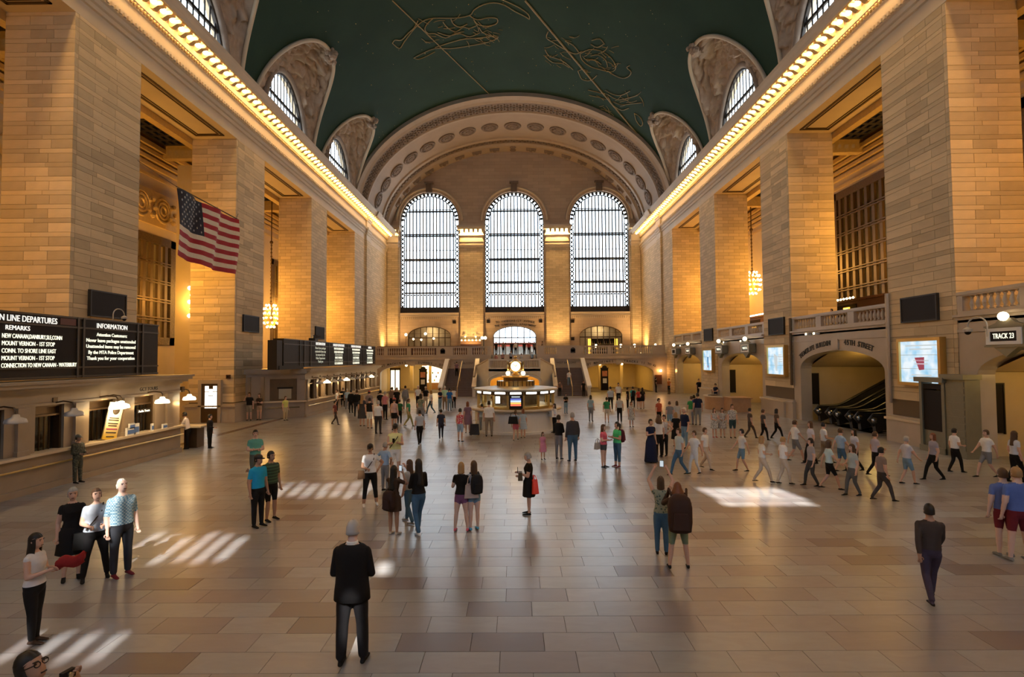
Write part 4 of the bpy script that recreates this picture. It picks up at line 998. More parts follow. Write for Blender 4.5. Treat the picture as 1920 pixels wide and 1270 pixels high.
def arc_r(words, cy, cz, rx, rz, size, parent):
    for wd, a0, a1 in words:
        for i, ch in enumerate(wd):
            if ch == ' ': continue
            a = R(a0+(a1-a0)*i/(len(wd)-1)); y = cy-rx*math.cos(a); z = cz+rz*math.sin(a)
            sl = math.atan2(rz*math.cos(a), rx*math.sin(a))
            o = text(ch, size, (XW+.03, y, z), (0,0,0), M_ENGR, parent, 'letter', ext=.012, bold=.008)
            o.rotation_euler = (Matrix.Rotation(R(-90),4,'Z') @ Matrix.Rotation(R(90),4,'X') @ Matrix.Rotation(-sl,4,'Z')).to_euler()
arc_r([('THE METLIFE BUILDING', 150, 97), ('45TH STREET', 80, 48)], 31.3, 3.3, 4.6, 1.55, .40, w2)
# framed dark notice panels inside the passages
for n, (x, y, z0, z1, w_) in enumerate(((19.2, 35.2, 1.0, 2.95, .56), (19.2, 48.6, .95, 2.9, .56), (19.2, 21.9, .95, 2.9, .56))):
    t = thing('notice_panel', 'tall blank black panel on the passage wall %s' % ['left of the escalators','behind the police desk','past the grey-green door'][n], 'panel', (x, y+.25, 0))
    yy = [bays[2][2],bays[3][2],bays[1][2]][n]-.42-y-.25
    MB().box(0, w_, yy-.05, yy, z0, z1).build('panel', M_BLACK, t); 
    q = MB(); q.box(-.05,0,yy-.08,yy,z0-.05,z1+.05); q.box(w_,w_+.05,yy-.08,yy,z0-.05,z1+.05); q.box(0,w_,yy-.08,yy,z1,z1+.05); q.build('frame', M_IRON, t)

# escalators, rising away from the hall
def escal_path(x0, z0, up):
    pts = [(x0, z0), (x0+.9, z0)]
    for k in range(1, 6): a = R(28)*k/5; pts.append((x0+.9+1.6*math.sin(a), z0+1.6*(1-math.cos(a))))
    lx, lz = pts[-1]; pts.append((lx+6.4, lz+6.4*math.tan(R(28)))); return pts
for n, yc in enumerate((33.7, 31.7, 29.7)):
    t = thing('escalator', 'dark escalator climbing away under the arch, %s' % ['farthest of the three','middle of the three','nearest of the three'][n], 'escalator', (0, yc, 0))
    for e in (-1, 1):
        P = escal_path(18.9, 1.0, 1); d = e*.62
        q = MB(); q.prism([(19.0,.05)]+[(x, z-.06) for x, z in P]+[(P[-1][0], P[-1][1]-1.5)], lambda u, v, k: (u, d+k, v), -.13, .13); pan = q.build('side_panel', M_IRON, t)
        loop = [(19.35,.42),(18.95,.45),(18.72,.72),(18.95,.98)]+P[1:]
        q = MB(); q.tube([(x, d, z) for x, z in loop], .09, 8); q.build('handrail', M_RUBBER, pan, smooth=True)
        q = MB(); q.tube([(x, d, z-.1) for x, z in [(18.82,.98)]+P[1:]], .05, 6); q.build('trim_rail', M_STEEL, pan)
        q = MB(); q.lathe([(.02,-.15),(.16,-.14),(.18,0),(.16,.14),(.02,.15)], n=14); o = q.build('newel_cap', M_STEEL, pan, smooth=True); o.rotation_euler = (R(90),0,0); o.location = (18.95, d, .7)
    for k in range(18):
        x = 19.3+k*.4; h = 0 if x < 20.4 else (x-20.4)*math.tan(R(28))
        MB().box(x, x+.4, -.48, .48, h-.2, h).build('step', M_STEEL, t)
q = MB(); q.prism([(18.9,0),(20.4,0),(28.2,4.2),(28.2,0)], lambda u, v, k: (u, k, v), 28.4, 35.0); o = q.build('escalator_truss', M_IRON); tag(o, 'dark sloping truss carrying the three escalators', 'truss')

# video walls, dark screens on the piers
def video_wall(k, label):
    yc = PN[k]+1.9; yA, yB_ = yc-1.15, yc+1.2
    t = thing('video_screen', label, 'screen', (XW-.16, 0, 0))
    q = MB()
    for a, b, c, d in ((yA-.14,yA,2.72,4.86),(yB_,yB_+.14,2.72,4.86),(yA,yB_,2.72,2.86),(yA,yB_,4.72,4.86)): q.box(-.12, .16, a, b, c, d)
    q.build('frame', M_BRASS, t)
    return t, yA, yB_
def screenmat(name, seed):
    m, nt, p = _new(name)
    g = nt.nodes.new('ShaderNodeNewGeometry'); nz = nt.nodes.new('ShaderNodeTexNoise'); nz.inputs['Scale'].default_value = 1.6; nz.inputs['Detail'].default_value = 2
    mp = nt.nodes.new('ShaderNodeMapping'); mp.inputs['Location'].default_value = (seed, seed*2, seed*3); nt.links.new(g.outputs['Position'], mp.inputs[0]); nt.links.new(mp.outputs[0], nz.inputs['Vector'])
    rp = nt.nodes.new('ShaderNodeValToRGB'); e = rp.color_ramp.elements; e[0].position = .3; e[0].color = (.30,.62,.86,1); e[1].position = .62; e[1].color = (.82,.92,.98,1)
    nt.links.new(nz.outputs['Fac'], rp.inputs[0]); nt.links.new(rp.outputs[0], p.inputs['Emission Color']); p.inputs['Emission Strength'].default_value = 1.0; p.inputs['Base Color'].default_value = (.02,.02,.02,1); p.inputs['Roughness'].default_value = .25
    return m
M_RED = mat('screen_dark_red', (.3,.03,.05), .4, emit=.5, ecol=(.45,.08,.14)); M_SBLUE = mat('screen_blue', (.05,.2,.5), .4, emit=.6, ecol=(.1,.35,.65)); M_SGREY = mat('screen_pale_grey', (.5,.6,.65), .4, emit=.7, ecol=(.62,.74,.8))
for k, lab in ((2, 'large six-panel video screen on the huge pier beside the escalators'), (3, 'bright six-panel video screen on the pier beside the police desk'), (4, 'smallest-looking video screen, on the pier nearest the far balcony')):
    t, a, b = video_wall(k, lab); sm = screenmat('video_picture_%d' % k, k*3.7)
    for i in range(2):
        for j in range(3):
            ya, yb = a+(b-a)*i/2+.008, a+(b-a)*(i+1)/2-.008; za, zb = 2.86+1.86*j/3+.008, 2.86+1.86*(j+1)/3-.008
            MB().box(-.03, .0, ya, yb, za, zb).build('screen_panel', sm, t)
    yc = (a+b)/2
    if k == 2:
        q = MB(); q.prism([(yc+.28,3.98),(yc-.3,4.0),(yc-.28,3.45),(yc+.02,3.42)], lambda u, v, d: (d, u, v), -.035, -.032); q.build('picture_patch', M_RED, t)
        for z, wd in ((4.52,1.9),(4.36,1.4),(3.85,.9),(3.7,.8),(3.2,1.2),(3.05,1.5)): MB().box(-.035,-.032,yc-wd/2-.1,yc+wd/2-.1,z-.03,z+.03).build('picture_line', M_SGREY, t)
    elif k == 3:
        q = MB(); q.prism([(yc+.05,3.1),(yc-.15,3.1),(yc-.25,4.1),(yc+.3,4.3),(yc+.25,3.6)], lambda u, v, d: (d, u, v), -.035, -.032); q.build('picture_patch', M_SGREY, t)
        for z in (4.2,4.05,3.9,3.75): MB().box(-.035,-.032,yc-.9,yc-.35,z-.03,z+.03).build('picture_line', M_SGREY, t)
    else:
        q = MB(); q.prism([(yc+.12,3.2),(yc-.12,3.2),(yc-.2,4.1),(yc+.2,4.1)], lambda u, v, d: (d, u, v), -.035, -.032); q.build('picture_patch', M_SBLUE, t)
        MB().box(-.037,-.034,yc-.1,yc+.1,3.1,3.3).build('picture_patch', M_RED, t)
dl = {(-1,2): 'blank dark screen on the huge pier above the big departure board', (-1,3): 'blank dark screen on the pier behind the flag', (-1,4): 'blank dark screen just above the farther departure board',
      (1,2): 'blank dark screen on the huge pier above its video wall', (1,3): 'blank dark screen on the pier between escalators and police desk', (1,4): 'blank dark screen on the pier nearest the far balcony'}
for (s, k), lab in dl.items():
    t = thing('dark_screen', lab, 'screen', (s*XW, PN[k]+(2.1 if s < 0 else 2.0), 6.6 if s < 0 else 6.15))
    MB().box(s*-.12, 0, -1.05, 1.05, -.5, .55).build('panel', M_BLACK, t)
    q = MB()
    for a, b, c, d in ((-1.11,-1.05,-.56,.61),(1.05,1.11,-.56,.61),(-1.05,1.05,-.56,-.5),(-1.05,1.05,.55,.61)): q.box(s*-.14, 0, a, b, c, d)
    q.build('bezel', M_IRON, t)

# track signs with globe lamps
for n, (y, num, lit) in enumerate(((20.0,'23',1),(42.5,'25',1),(48.0,'26',1),(56.6,'27',1),(61.6,'28',0))):
    t = thing('track_sign', 'boxed track number sign with globe lamp on top, %s' % ['largest, at the frame edge','nearer of two behind the police desk','farther of two behind the police desk','lit one by the farthest video screen','unlit one nearest the far balcony'][n], 'sign', (XW-.5, y, 4.75))
    q = MB(); q.box(0,.5,-.78,.78,-.33,.33); q.box(-.03,0,-.82,.82,.33,.4); q.box(-.03,0,-.82,.82,-.4,-.33); q.build('case', M_GREEN, t)
    q = MB()
    for a, b, c, d in ((-.72,-.55,-.3,.3),(.55,.72,-.3,.3),(-.55,.55,.18,.3),(-.55,.55,-.3,-.18)): q.box(-.05,0,a,b,c,d)
    q.build('white_border', M_WHITE, t)
    MB().box(-.02,0,-.55,.55,-.18,.18).build('black_face', M_BLACK, t)
    if lit: text('TRACK '+num, .27, (-.03,0,0), ROT_R, M_LED, t, fit=.86)
    q = MB(); q.prism([(-.7,.4),(.7,.4),(.4,.5),(.22,.66),(-.22,.66),(-.4,.5)], lambda u, v, d: (d, u, v), .05, .2); q.build('scroll_cresting', M_GREEN, t); q = MB(); q.prism([(-.5,-.4),(.5,-.4),(.2,-.6),(0,-.75),(-.2,-.6)], lambda u, v, d: (d, u, v), .05, .3); q.build('scroll_bracket', M_GREEN, t)
    MB().ball((.0,0,.72), .17).build('globe', M_GLOBE, t, smooth=True)
# security cameras on swan-neck arms, small floodlights
def dome_cam(label, loc, s, sc=1.0):
    t = thing('dome_camera', label, 'camera', loc); t.scale = (sc,)*3
    q = MB(); q.tube([(0,.55*math.cos(a*.314)-.0,.45*math.sin(a*.314)) for a in range(11)], .035, 6); q.tube([(0,-.55,0),(0,-.55,-.5)], .035, 6); q.build('arm', M_SHADEOFF, t)
    MB().lathe([(.18,-.12),(.2,0),(.1,.08),(.04,.12)], (0,.55,-.1), 12).build('hood', M_SHADEOFF, t); MB().ball((0,.55,-.24), .13, 10, 6).build('dome', M_BLACK, t)
dome_cam('white dome camera on swan-neck arm beside the largest track sign', (17.7, 20.9, 5.15), 1, .8)
dome_cam('dome camera on swan-neck arm atop the big departure board', (-15.2, 21.2, 5.85), -1, .55)
for n, (y, z) in enumerate(((34.0,5.45),(33.1,5.45),(47.5,5.35),(43.9,5.35),(60.0,5.35))):
    t = thing('floodlight', 'small white floodlight on the balcony ledge, %s' % ['above the escalator arch, farther','above the escalator arch, nearer','behind the police desk, farther','behind the police desk, nearer','next to the far balcony'][n], 'lamp', (XW-.15, y, z))
    MB().box(-.12,.2,-.1,.1,-.07,.07).build('case', M_WHITE, t); MB().box(-.13,-.12,-.08,.08,-.05,.05).build('lens', M_BULB, t)
for n, (y, z, h) in enumerate(((26.75,7.1,5.3),(36.2,6.6,4.4))):
    o = MB().tube([(XW-.12,y,z-h),(XW-.12,y,z)], .09, 8).build('pipe', M_MARBLE if n == 0 else M_BRONZE); tag(o, ['pale vertical pipe on the edge of the huge video-screen pier','dark vertical pipe at the pier beside the police desk'][n], 'pipe')

# grey-green door casing at the huge escalator-side pier
t = thing('door_2', 'grey-green panelled door casing with dark door at the frame edge', 'door', (17.9, 22.6, 0), kind='structure')
q = MB(); q.box(-.1,.5,-.9,.1,0,3.1); q.box(-.25,.5,-1.0,.2,3.1,3.3); q.box(-.2,.5,.1,1.5,0,.25); q.box(-.15,.5,.1,.25,0,3.1); q.box(-.15,.5,1.35,1.5,0,3.1); q.box(-.3,.5,-.0,1.6,2.95,3.15); q.build('casing', M_GREEN, t)
MB().box(-.08,.0,.25,1.35,.9,2.6).build('dark_door', M_BLACK, t); MB().box(-.06,.0,.25,1.35,.2,.9).build('lower_panel', M_GREEN, t)
MB().box(-.1,.0,.3,1.3,2.66,2.85).build('number_plate', M_BLACK, t)
q = MB()
for z in np.arange(.3, 3.0, .28): q.box(-.12,-.1,-.85,.05,float(z),float(z)+.2)
q.build('panel_ribs', M_GREEN, t)
# bench ledges against the piers
for n, (y0, y1) in enumerate(((23.9,26.8),(37.0,40.4),(50.6,53.9))):
    o = thing('stone_ledge', 'marble ledge along the foot of the pier, %s' % ['behind the person in the cyan cap','behind the police desk','nearest the far balcony'][n], 'ledge', (XW-.3, y0, 0))
    MB().box(0,.3,0,y1-y0,0,1.05).build('face', M_MARBLE, o); MB().box(-.08,.3,-.05,y1-y0+.05,1.05,1.15).build('cap', M_SMOOTH, o)

# wooden bars behind the gallery balustrades
for n, (y0, y1, z0) in enumerate(((27.5,41.6,5.65),(48.5,56,5.65))):
    t = thing('wooden_bar', 'dark wooden bar cabinet with a row of bulbs, %s' % ['over the escalators','over the police desk'][n], 'bar', (22.8, y0, z0))
    L = y1-y0; MB().box(0,1.5,0,L,0,2.1).build('cabinet', M_WOOD, t); MB().box(-.15,1.6,-.1,L+.1,2.1,2.25).build('cornice', M_WOOD, t)
    y = L-5 if n == 0 else .2
    while y < L: MB().ball((-.1,y,2.33), .07, 8, 5).build('bulb', M_BULB, t); y += .35
    MB().box(-.06,0,L-2.4,L-1.2,.9,1.7).build('picture', M_PAPER, t); MB().box(-.05,0,L-2.6,L-1.0,.8,1.8).build('picture_frame', M_BRASS, t)
    MB().box(-.04,0,L-5.2,L-3.0,.3,1.9).build('dark_opening', M_BLACK, t)
o = thing('exit_sign', 'small glowing orange exit sign above the escalator balustrade', 'sign', (22.6, 37.2, 7.2)); MB().box(-.05,.05,-.3,.3,-.16,.16).build('case', M_AMBERL, o); text('EXIT', .24, (-.06,0,0), ROT_R, M_LED, o)
o = thing('amber_lamp', 'glowing amber drum lamp behind the balustrade over the police desk', 'lamp', (21.9, 50.2, 6.6)); MB().lathe([(.25,0),(.28,.5)], n=12).build('shade', M_AMBERL, o); MB().lathe([(.1,-.9),(.03,-.8),(.03,0)], n=8).build('stem', M_BRASS, o)

# police desk
t = thing('police_desk', 'curved tan wooden security desk before the passage arch', 'desk', (16.6, 43.6, 0))
q = MB(); q.lathe([(1.45,0),(1.45,.98)], n=20, a0=R(90), a1=R(290)); q.lathe([(1.3,.98),(1.3,0)], n=20, a0=R(90), a1=R(290)); q.build('front', M_TAN, t)
q = MB(); q.lathe([(1.2,.98),(1.55,.98),(1.55,1.06),(1.2,1.06)], n=20, a0=R(90), a1=R(290)); q.build('counter_top', M_SMOOTH, t)
q = MB(); q.box(-.5,.9,-2.9,-1.3,0,1.0); q.box(-.6,1.0,-3.0,-1.2,1.0,1.07); q.build('side_counter', M_TAN, t)
# ================================================================ INFORMATION BOOTH WITH CLOCK
bo = thing('information_booth', 'round marble and brass information booth in the middle of the floor', 'booth', (0.2, 31.65, 0)); bo.scale = (1.035,)*3
q = MB(); q.lathe([(2.36,0),(2.36,.12),(2.26,.16),(2.26,1.1),(2.3,1.16)], n=48); q.build('marble_drum', mat('pale_booth_marble', (.62,.61,.58), .25, var=.14, scale=1.3), bo, smooth=False)
q = MB(); q.lathe([(2.05,1.16),(2.5,1.16),(2.55,1.22),(2.5,1.28),(2.05,1.28)], n=48); q.build('counter', M_MARBLE, bo)
q = MB(); q.lathe([(2.12,1.28),(2.14,1.32),(2.14,1.42),(2.1,1.43)], n=48); q.build('brass_rail', M_BRASS, bo)
NP = 16
for k in range(NP):
    a = 2*PI*(k+.5)/NP; c, s_ = math.cos(a), math.sin(a)
    MB().tbox((2.1*c, 2.1*s_, 1.78), (.05,.05,.5), 1, a).build('post', M_BRASS, bo)
    a2 = 2*PI*k/NP; c2, s2 = math.cos(a2), math.sin(a2)
    MB().tbox((2.06*c2, 2.06*s2, 1.68), (.008,.37,.38), 1, a2).build('pane', M_GLASS, bo)
    fp_ = MB().tbox((2.1*c2, 2.1*s2, 2.13), (.03,.41,.12), 1, a2).build('fascia_panel', M_BRONZE, bo)
    MB().tbox((2.12*c2, 2.12*s2, 2.13), (.02,.29,.05), 1, a2).build('light_panel', M_TUBE, fp_)
q = MB(); q.lathe([(2.0,2.2),(2.28,2.2),(2.34,2.26),(2.3,2.32),(1.2,2.42),(.95,2.44),(.02,2.44)], n=48); q.build('roof', mat('grey_roof_metal', (.33,.34,.34), .35, .4, var=.1), bo)
q = MB(); q.lathe([(1.02,2.42),(1.02,2.66),(1.05,2.7),(.9,2.7)], n=32); q.build('upper_rail', M_BRASS, bo)
for k in range(26):
    a = 2*PI*k/26; MB().tube([(1.03*math.cos(a),1.03*math.sin(a),2.42),(1.03*math.cos(a),1.03*math.sin(a),2.72)], .022, 5).build('rail_post', M_BRONZE, bo)
q = MB(); q.lathe([(.02,1.29),(1.2,1.29),(1.2,2.2),(.02,2.2)], n=20); q.build('inner_core', M_BRONZE, bo)
q = MB(); q.lathe([(.68,2.44),(.68,2.9),(.74,2.94),(.74,2.98),(.3,3.02),(.02,3.02)], n=28); q.build('pedestal', M_BRONZE, bo)
q = MB(); q.lathe([(.76,2.88),(.78,2.93),(.76,2.98)], n=28); q.build('pedestal_ring', M_BRASS, bo)
for k, (dx, dy) in enumerate(((-.42,-.3),(.42,-.3),(-.42,.3),(.42,.3))):
    gs_ = MB().lathe([(.06,2.98),(.03,3.02),(.05,3.06)], (dx,dy,0), 8).build('globe_stem', M_BRASS, bo)
    MB().ball((dx,dy,3.12), .12).build('globe', M_GLOBE, gs_, smooth=True)
point('booth_lamp_light', (0.2, 30.9, 3.4), 30, WARM, .15)
area('booth_inner_light', (0.2, 31.65, 2.26), (0,0,-1), 3.4, 3.4, 70, (1,.85,.6))
# screen on the front
scr = MB().box(-.34,.36,-2.2,-2.14,1.33,2.02).build('screen_case', M_BLACK, bo)
cols = [(.12,.16,.55),(.55,.75,.95),(.95,.55,.12),(.8,.18,.1)]
for i in range(4):
    MB().box(-.27,.27,-2.215,-2.2,1.78-.1*i,1.87-.1*i).build('screen_stripe', mat('screen_stripe_%d' % i, cols[i], .4, emit=1.0, ecol=cols[i]), scr)
MB().box(-.22,.22,-2.215,-2.2,1.92,1.98).build('screen_title', M_SGREY, scr)
MB().box(-1.05,-.83,-1.85,-1.8,1.6,1.95).build('monitor', M_TUBE, bo)
ck = thing('clock', 'four-faced glowing brass clock on top of the information booth', 'clock', (0.2, 31.65, 3.105)); ck.scale = (1.035,)*3
q = MB(); q.lathe([(.26,0),(.3,.05),(.16,.1),(.12,.16),(.2,.2),(.22,.23)], n=16); q.build('foot', M_BRASS, ck)
q = MB(); q.lathe([(.1,.2),(.34,.26),(.41,.36),(.42,.5),(.38,.66),(.24,.78),(.1,.84)], n=20); q.build('body', M_BRASS, ck, smooth=True)
for k in range(4):
    a = k*PI/2-PI/2; n_ = Vector((math.cos(a), math.sin(a), 0)); c = n_*.40+Vector((0,0,.5))
    o = MB().lathe([(.005,.045),(.26,.04),(.27,.0)], n=24).build('dial', M_CLOCK, ck); o.location = c; o.rotation_euler = n_.to_track_quat('Z','Y').to_euler()
    o2 = MB().lathe([(.26,-.02),(.3,-.02),(.31,.05),(.27,.06),(.26,.03)], n=24).build('bezel', M_BRASS, ck); o2.location = c; o2.rotation_euler = o.rotation_euler
    for L, ang, w_ in ((.2,.9,.012),(.13,-.7,.016)):
        h = MB().box(-w_,w_,-.02,L,.048,.054).build('hand', M_IRON, o); h.rotation_euler = (0,0,ang)
q = MB(); q.lathe([(.12,.82),(.16,.86),(.05,.9),(.04,.94),(.09,.98),(.1,1.02),(.06,1.07),(.015,1.1),(.01,1.16)], n=12); q.build('finial', M_BRASS, ck, smooth=True)

# ================================================================ TICKET OFFICES WITH DEPARTURE BOARDS
shade_p = [(.04,.2),(.09,.18),(.1,.12),(.24,.06),(.27,-.02),(.27,-.06)]
def lamp(label, loc, lit=True, out=.75, light=None):
    t = thing('ticket_lamp', label, 'lamp', loc)
    q = MB(); q.tube([(-out,0,.36),(-out*.5,0,.42),(-.06,0,.38),(0,0,.3),(0,0,.16)], .025, 6); q.tbox((-out,0,.42), (.08,.09,.12)); q.build('arm', M_BRONZE, t)
    MB().lathe(shade_p, n=16).build('shade', M_SHADE if lit else M_SHADEOFF, t, smooth=True)
    if lit: point('ticket_lamp_light', (loc[0]+.02, loc[1], loc[2]-.22), light or 24, WARM, .08)
    return t
def office(name, label, x, y0, y1, wins, dim=False):
    """marble ticket office front facing +x between y0 and y1; wins = [(y centre, half width)]"""
    t = thing(name, label, 'ticket office', (x, y0, 0)); L = y1-y0
    MB().box(-3.2,-.3,0,L,0,3.2).build('body', M_BLACK, t)
    MB().box(-.3,.18,0,L,0,.2).build('kick_plinth', M_OFFICE, t)
    MB().box(-.3,.1,0,L,.2,1.12).build('dado', M_OFFICE, t)
    MB().box(-.35,.3,-.05,L+.05,1.12,1.2).build('counter_ledge', M_SMOOTH, t)
    q = MB(); q.tube([(.28,.1,.8),(.28,L-.1,.8)], .035, 6)
    y = .6
    while y < L: q.tbox((.18,y,.8), (.1,.03,.03)); y += 1.7
    q.build('foot_rail', M_BRASS, t)
    MB().box(-.3,.05,0,L,2.72,3.1).build('frieze', M_OFFICE, t)
    q = MB()
    for e, za, zb in ((.1,2.66,2.74),(.16,3.06,3.14),(.3,3.14,3.24),(.45,3.24,3.36),(.52,3.36,3.45)): q.box(-3.3,e,-.1,L+(.0 if e < .2 else e*.6),za,zb)
    q.build('cornice', M_OFFICE, t)
    last = 0
    for yc, hw in wins+[(y1+9, 9)]:
        a = min(yc-hw-y0, L)
        q = MB(); q.box(-.3,.04,last,a,1.2,2.72)
        if a-last > .35:
            m_ = (last+a)/2; q.box(.04,.14,m_-.17,m_+.17,1.2,2.6); q.box(.04,.18,m_-.22,m_+.22,2.5,2.66); q.box(.04,.18,m_-.22,m_+.22,1.2,1.35)
        q.build('pilaster', M_OFFICE, t)
        last = yc+hw-y0
    for yc, hw in wins:
        a, b = yc-hw-y0, yc+hw-y0
        q = MB(); q.box(-.28,-.05,a,a+.08,1.2,2.68); q.box(-.28,-.05,b-.08,b,1.2,2.68); q.box(-.28,-.05,a,b,2.3,2.36); q.box(-.28,-.05,a,b,2.6,2.7)
        for k in range(5): q.box(-.27,-.22,a+.08+(b-a-.16)*k/5,a+.1+(b-a-.16)*k/5,1.2,2.3)
        q.build('window_frame', M_BRONZE, t)
        MB().box(-.2,-.16,a,b,2.36,2.6).build('brass_grille', M_BRONZE, t)
        MB().box(-.25,-.23,a,b,1.2,2.3).build('pane', M_GLASS, t)
    return t
near_w = [(13.4,.55),(15.6,.55),(17.75,.55),(20.0,.62),(22.3,.62)]
of1 = office('ticket_office', 'long marble ticket office below the big departure board', -14.9, 8.0, 24.6, near_w)
text('GCT TOURS', .2, (.06, 14.5, 2.92), ROT_L, M_ENGR, of1)
far_w = [(40.6+1.62*i,.48) for i in range(11)]
of2 = office('ticket_office', 'far marble ticket office beneath the four-panel departure board', -14.9, 39.2, 59.6, far_w)
# canted end of the far office with its wide window
t = thing('ticket_office_end', 'blank marble end of the far ticket office with one wide window', 'ticket office', (-15.2, 39.0, 0))
def canted(mb, pts, z0, z1):
    mb.add([(x,y,z0) for x,y in pts]+[(x,y,z1) for x,y in pts], [(0,1,2,3),(4,5,6,7)]+[(i,(i+1)%4,4+(i+1)%4,4+i) for i in range(4)]); return mb
canted(MB(), [(-3.2,-1.2),(0.3,.2),(0.3,.6),(-3.2,.6)], 0, 3.1).build('body', M_OFFICE, t)
canted(MB(), [(-3.4,-1.55),(0.55,.05),(0.55,.7),(-3.4,.7)], 3.1, 3.45).build('cornice', M_OFFICE, t)
canted(MB(), [(-3.3,-1.45),(0.5,.08),(0.5,.65),(-3.3,.65)], 1.1, 1.2).build('ledge', M_SMOOTH, t)
canted(MB(), [(-1.75,-.72),(-.15,-.08),(-.15,.3),(-1.75,.3)], 1.25, 2.75).build('wide_window', M_BRONZE, t)
canted(MB(), [(-1.2,-.53),(-.45,-.23),(-.45,.2),(-1.2,.2)], 1.35, 2.05).build('pale_blind', mat('pale_blind', (.30,.27,.20), .5), t)
canted(MB(), [(-1.3,-.56),(-.35,-.18),(-.35,.2),(-1.3,.2)], 2.05, 2.18).build('dark_sign', M_BLACK, t)
for x, h in ((-3.0,2.9),(-2.2,2.9)):
    y = -1.2+(x+3.2)*.4; MB().box(x-.12,x+.12,y-.1,y+.3,1.2,h).build('pilaster', M_OFFICE, t)
q = MB(); q.tube([(-2.0,-.95,.75),(.1,-.1,.75)], .035, 6); q.build('foot_rail', M_STEEL, t)

lamp('glowing white glass lamp over the yellow poster, ticket office', (-14.35, 20.25, 2.4), True, .6)
lamp('twin of the lamp over the yellow poster, set just in front of it', (-14.2, 19.85, 2.4), True, .75)
lamp('glowing white glass lamp over the end ticket window', (-14.25, 22.45, 2.4), True, .7)
lamp('glowing lamp hanging past the corner of the near ticket office', (-14.6, 24.9, 2.35), True, .35)
lamp('unlit white lamp nearest the frame edge, dark ticket window', (-14.2, 15.8, 2.35), False, .7)
lamp('unlit white lamp beside the lit yellow poster window', (-14.2, 17.9, 2.35), False, .7)
for i in range(11):
    y = far_w[i][0]; lit = i in (1, 4, 9)
    lamp(('glowing' if lit else 'unlit')+' lamp over the far ticket front, %s window from the flag pier' % ['first','second','third','fourth','fifth','sixth','seventh','eighth','ninth','tenth','eleventh'][i], (-14.3, y, 2.35), lit, .6, 45)
# lit window interiors and items on the ledge
for yc in (20.0, 22.3):
    area('ticket_window_light', (-15.1, yc, 2.6), (.3,0,-1), .3, 1.0, 22, WARM)
p = thing('tour_poster', 'tall white-to-yellow tour poster leaning in the ticket window', 'poster', (-14.72, 20.15, 1.2)); p.rotation_euler = (R(-9), R(6), 0)
def postermat():
    m, nt, pp = _new('yellow_poster'); tc = nt.nodes.new('ShaderNodeTexCoord'); sx = nt.nodes.new('ShaderNodeSeparateXYZ'); nt.links.new(tc.outputs['Generated'], sx.inputs[0])
    rp = nt.nodes.new('ShaderNodeValToRGB'); e = rp.color_ramp.elements; e[0].position = .05; e[0].color = (.75,.5,.04,1); e[1].position = .6; e[1].color = (.85,.82,.72,1)
    nt.links.new(sx.outputs[2], rp.inputs[0]); nt.links.new(rp.outputs[0], pp.inputs['Base Color']); pp.inputs['Roughness'].default_value = .5; return m
MB().box(-.02,.02,-.36,.36,0,1.35).build('sheet', postermat(), p)
o = MB().lathe([(.12,0),(.17,0),(.17,.02),(.12,.02)], n=20).build('headphone_ring', M_IRON, p); o.location = (.025,0,1.08); o.rotation_euler = (0,R(90),0)
MB().box(.02,.03,-.09,.09,.98,1.18).build('round_figure', mat('poster_green', (.35,.38,.1), .6), p)
for i, (z, wd) in enumerate(((.78,.24),(.7,.26),(.58,.25),(.5,.22),(.38,.28),(.25,.26),(.1,.2))): MB().box(.02,.028,-wd,wd,z-.02,z+.02).build('print_line', M_ENGR if i not in (4,) else M_RED, p)
for n, (y, z, w_, h) in enumerate(((21.25,1.2,.5,.3),(21.55,1.2,.3,.42),(22.5,1.2,.12,.3),(23.3,1.2,.3,.2),(21.3,1.45,.3,.2))):
    o = thing('leaflet_stand', 'small upright leaflet holder on the ticket ledge, %s' % ['widest, beside the poster','tallest, just past the widest','narrow, below the end window','at the far end near the corner','topmost of the pile beside the poster'][n], 'leaflet holder', (-14.66, y, z))
    MB().box(-.06,.0,-w_/2,w_/2,0,h).build('holder', M_PAPER, o); MB().box(0,.012,-w_*.4,w_*.4,h*.2,h*.7).build('print', mat('leaflet_blue', (.1,.2,.5), .5), o)
o = thing('audio_tour_sign', 'small black hanging sign in the end ticket window', 'sign', (-14.85, 22.2, 2.05)); MB().box(-.02,.02,-.42,.42,-.08,.08).build('plate', M_BLACK, o); text('Audio Tours', .13, (.03,0,0), ROT_L, M_LEDW, o)

def board(name, label, x, y0, y1, z0, z1):
    t = thing(name, label, 'departure board', (x, y0, z0)); L = y1-y0; h = z1-z0
    MB().box(-.7,0,0,L,0,h).build('cabinet', M_BOARD, t)
    for z in (.05,.36,h-.36,h-.03): MB().box(0,.04,0,L,z-.03,z+.03).build('frame_rail', M_BOARDF, t)
    return t, L, h
def sheet(t, ya, yb, y0, h): return MB().box(.0, .02, ya-y0, yb-y0, .4, h-.02).build('display_panel', M_BLACK, t)
b1, L, h = board('departure_board', 'big black departure board over the near ticket office', -15.0, 8.0, 23.25, 3.5, 5.6)
for y in (9.2, 12.2, 15.15, 18.95, 19.2, 21.95, 22.25): MB().box(0,.05,y-8.04,y-7.96,0,2.1).build('frame_post', M_BOARDF, b1)
PN1 = [sheet(b1, 12.3, 18.9, 8.0, 2.1), sheet(b1, 19.25, 21.9, 8.0, 2.1)]
T = lambda s, sz, y, z, m_, al, fit: text(s, sz, (.05, y-8.0, z-3.5), ROT_L, m_, PN1[0] if y < 19 else PN1[1], align=al, fit=fit)
T('NEW HAVEN LINE DEPARTURES', .27, 18.05, 5.38, M_LEDW, 'RIGHT', 3.15)
T('REMARKS', .2, 16.62, 5.09, M_LEDW, 'CENTER', .82)
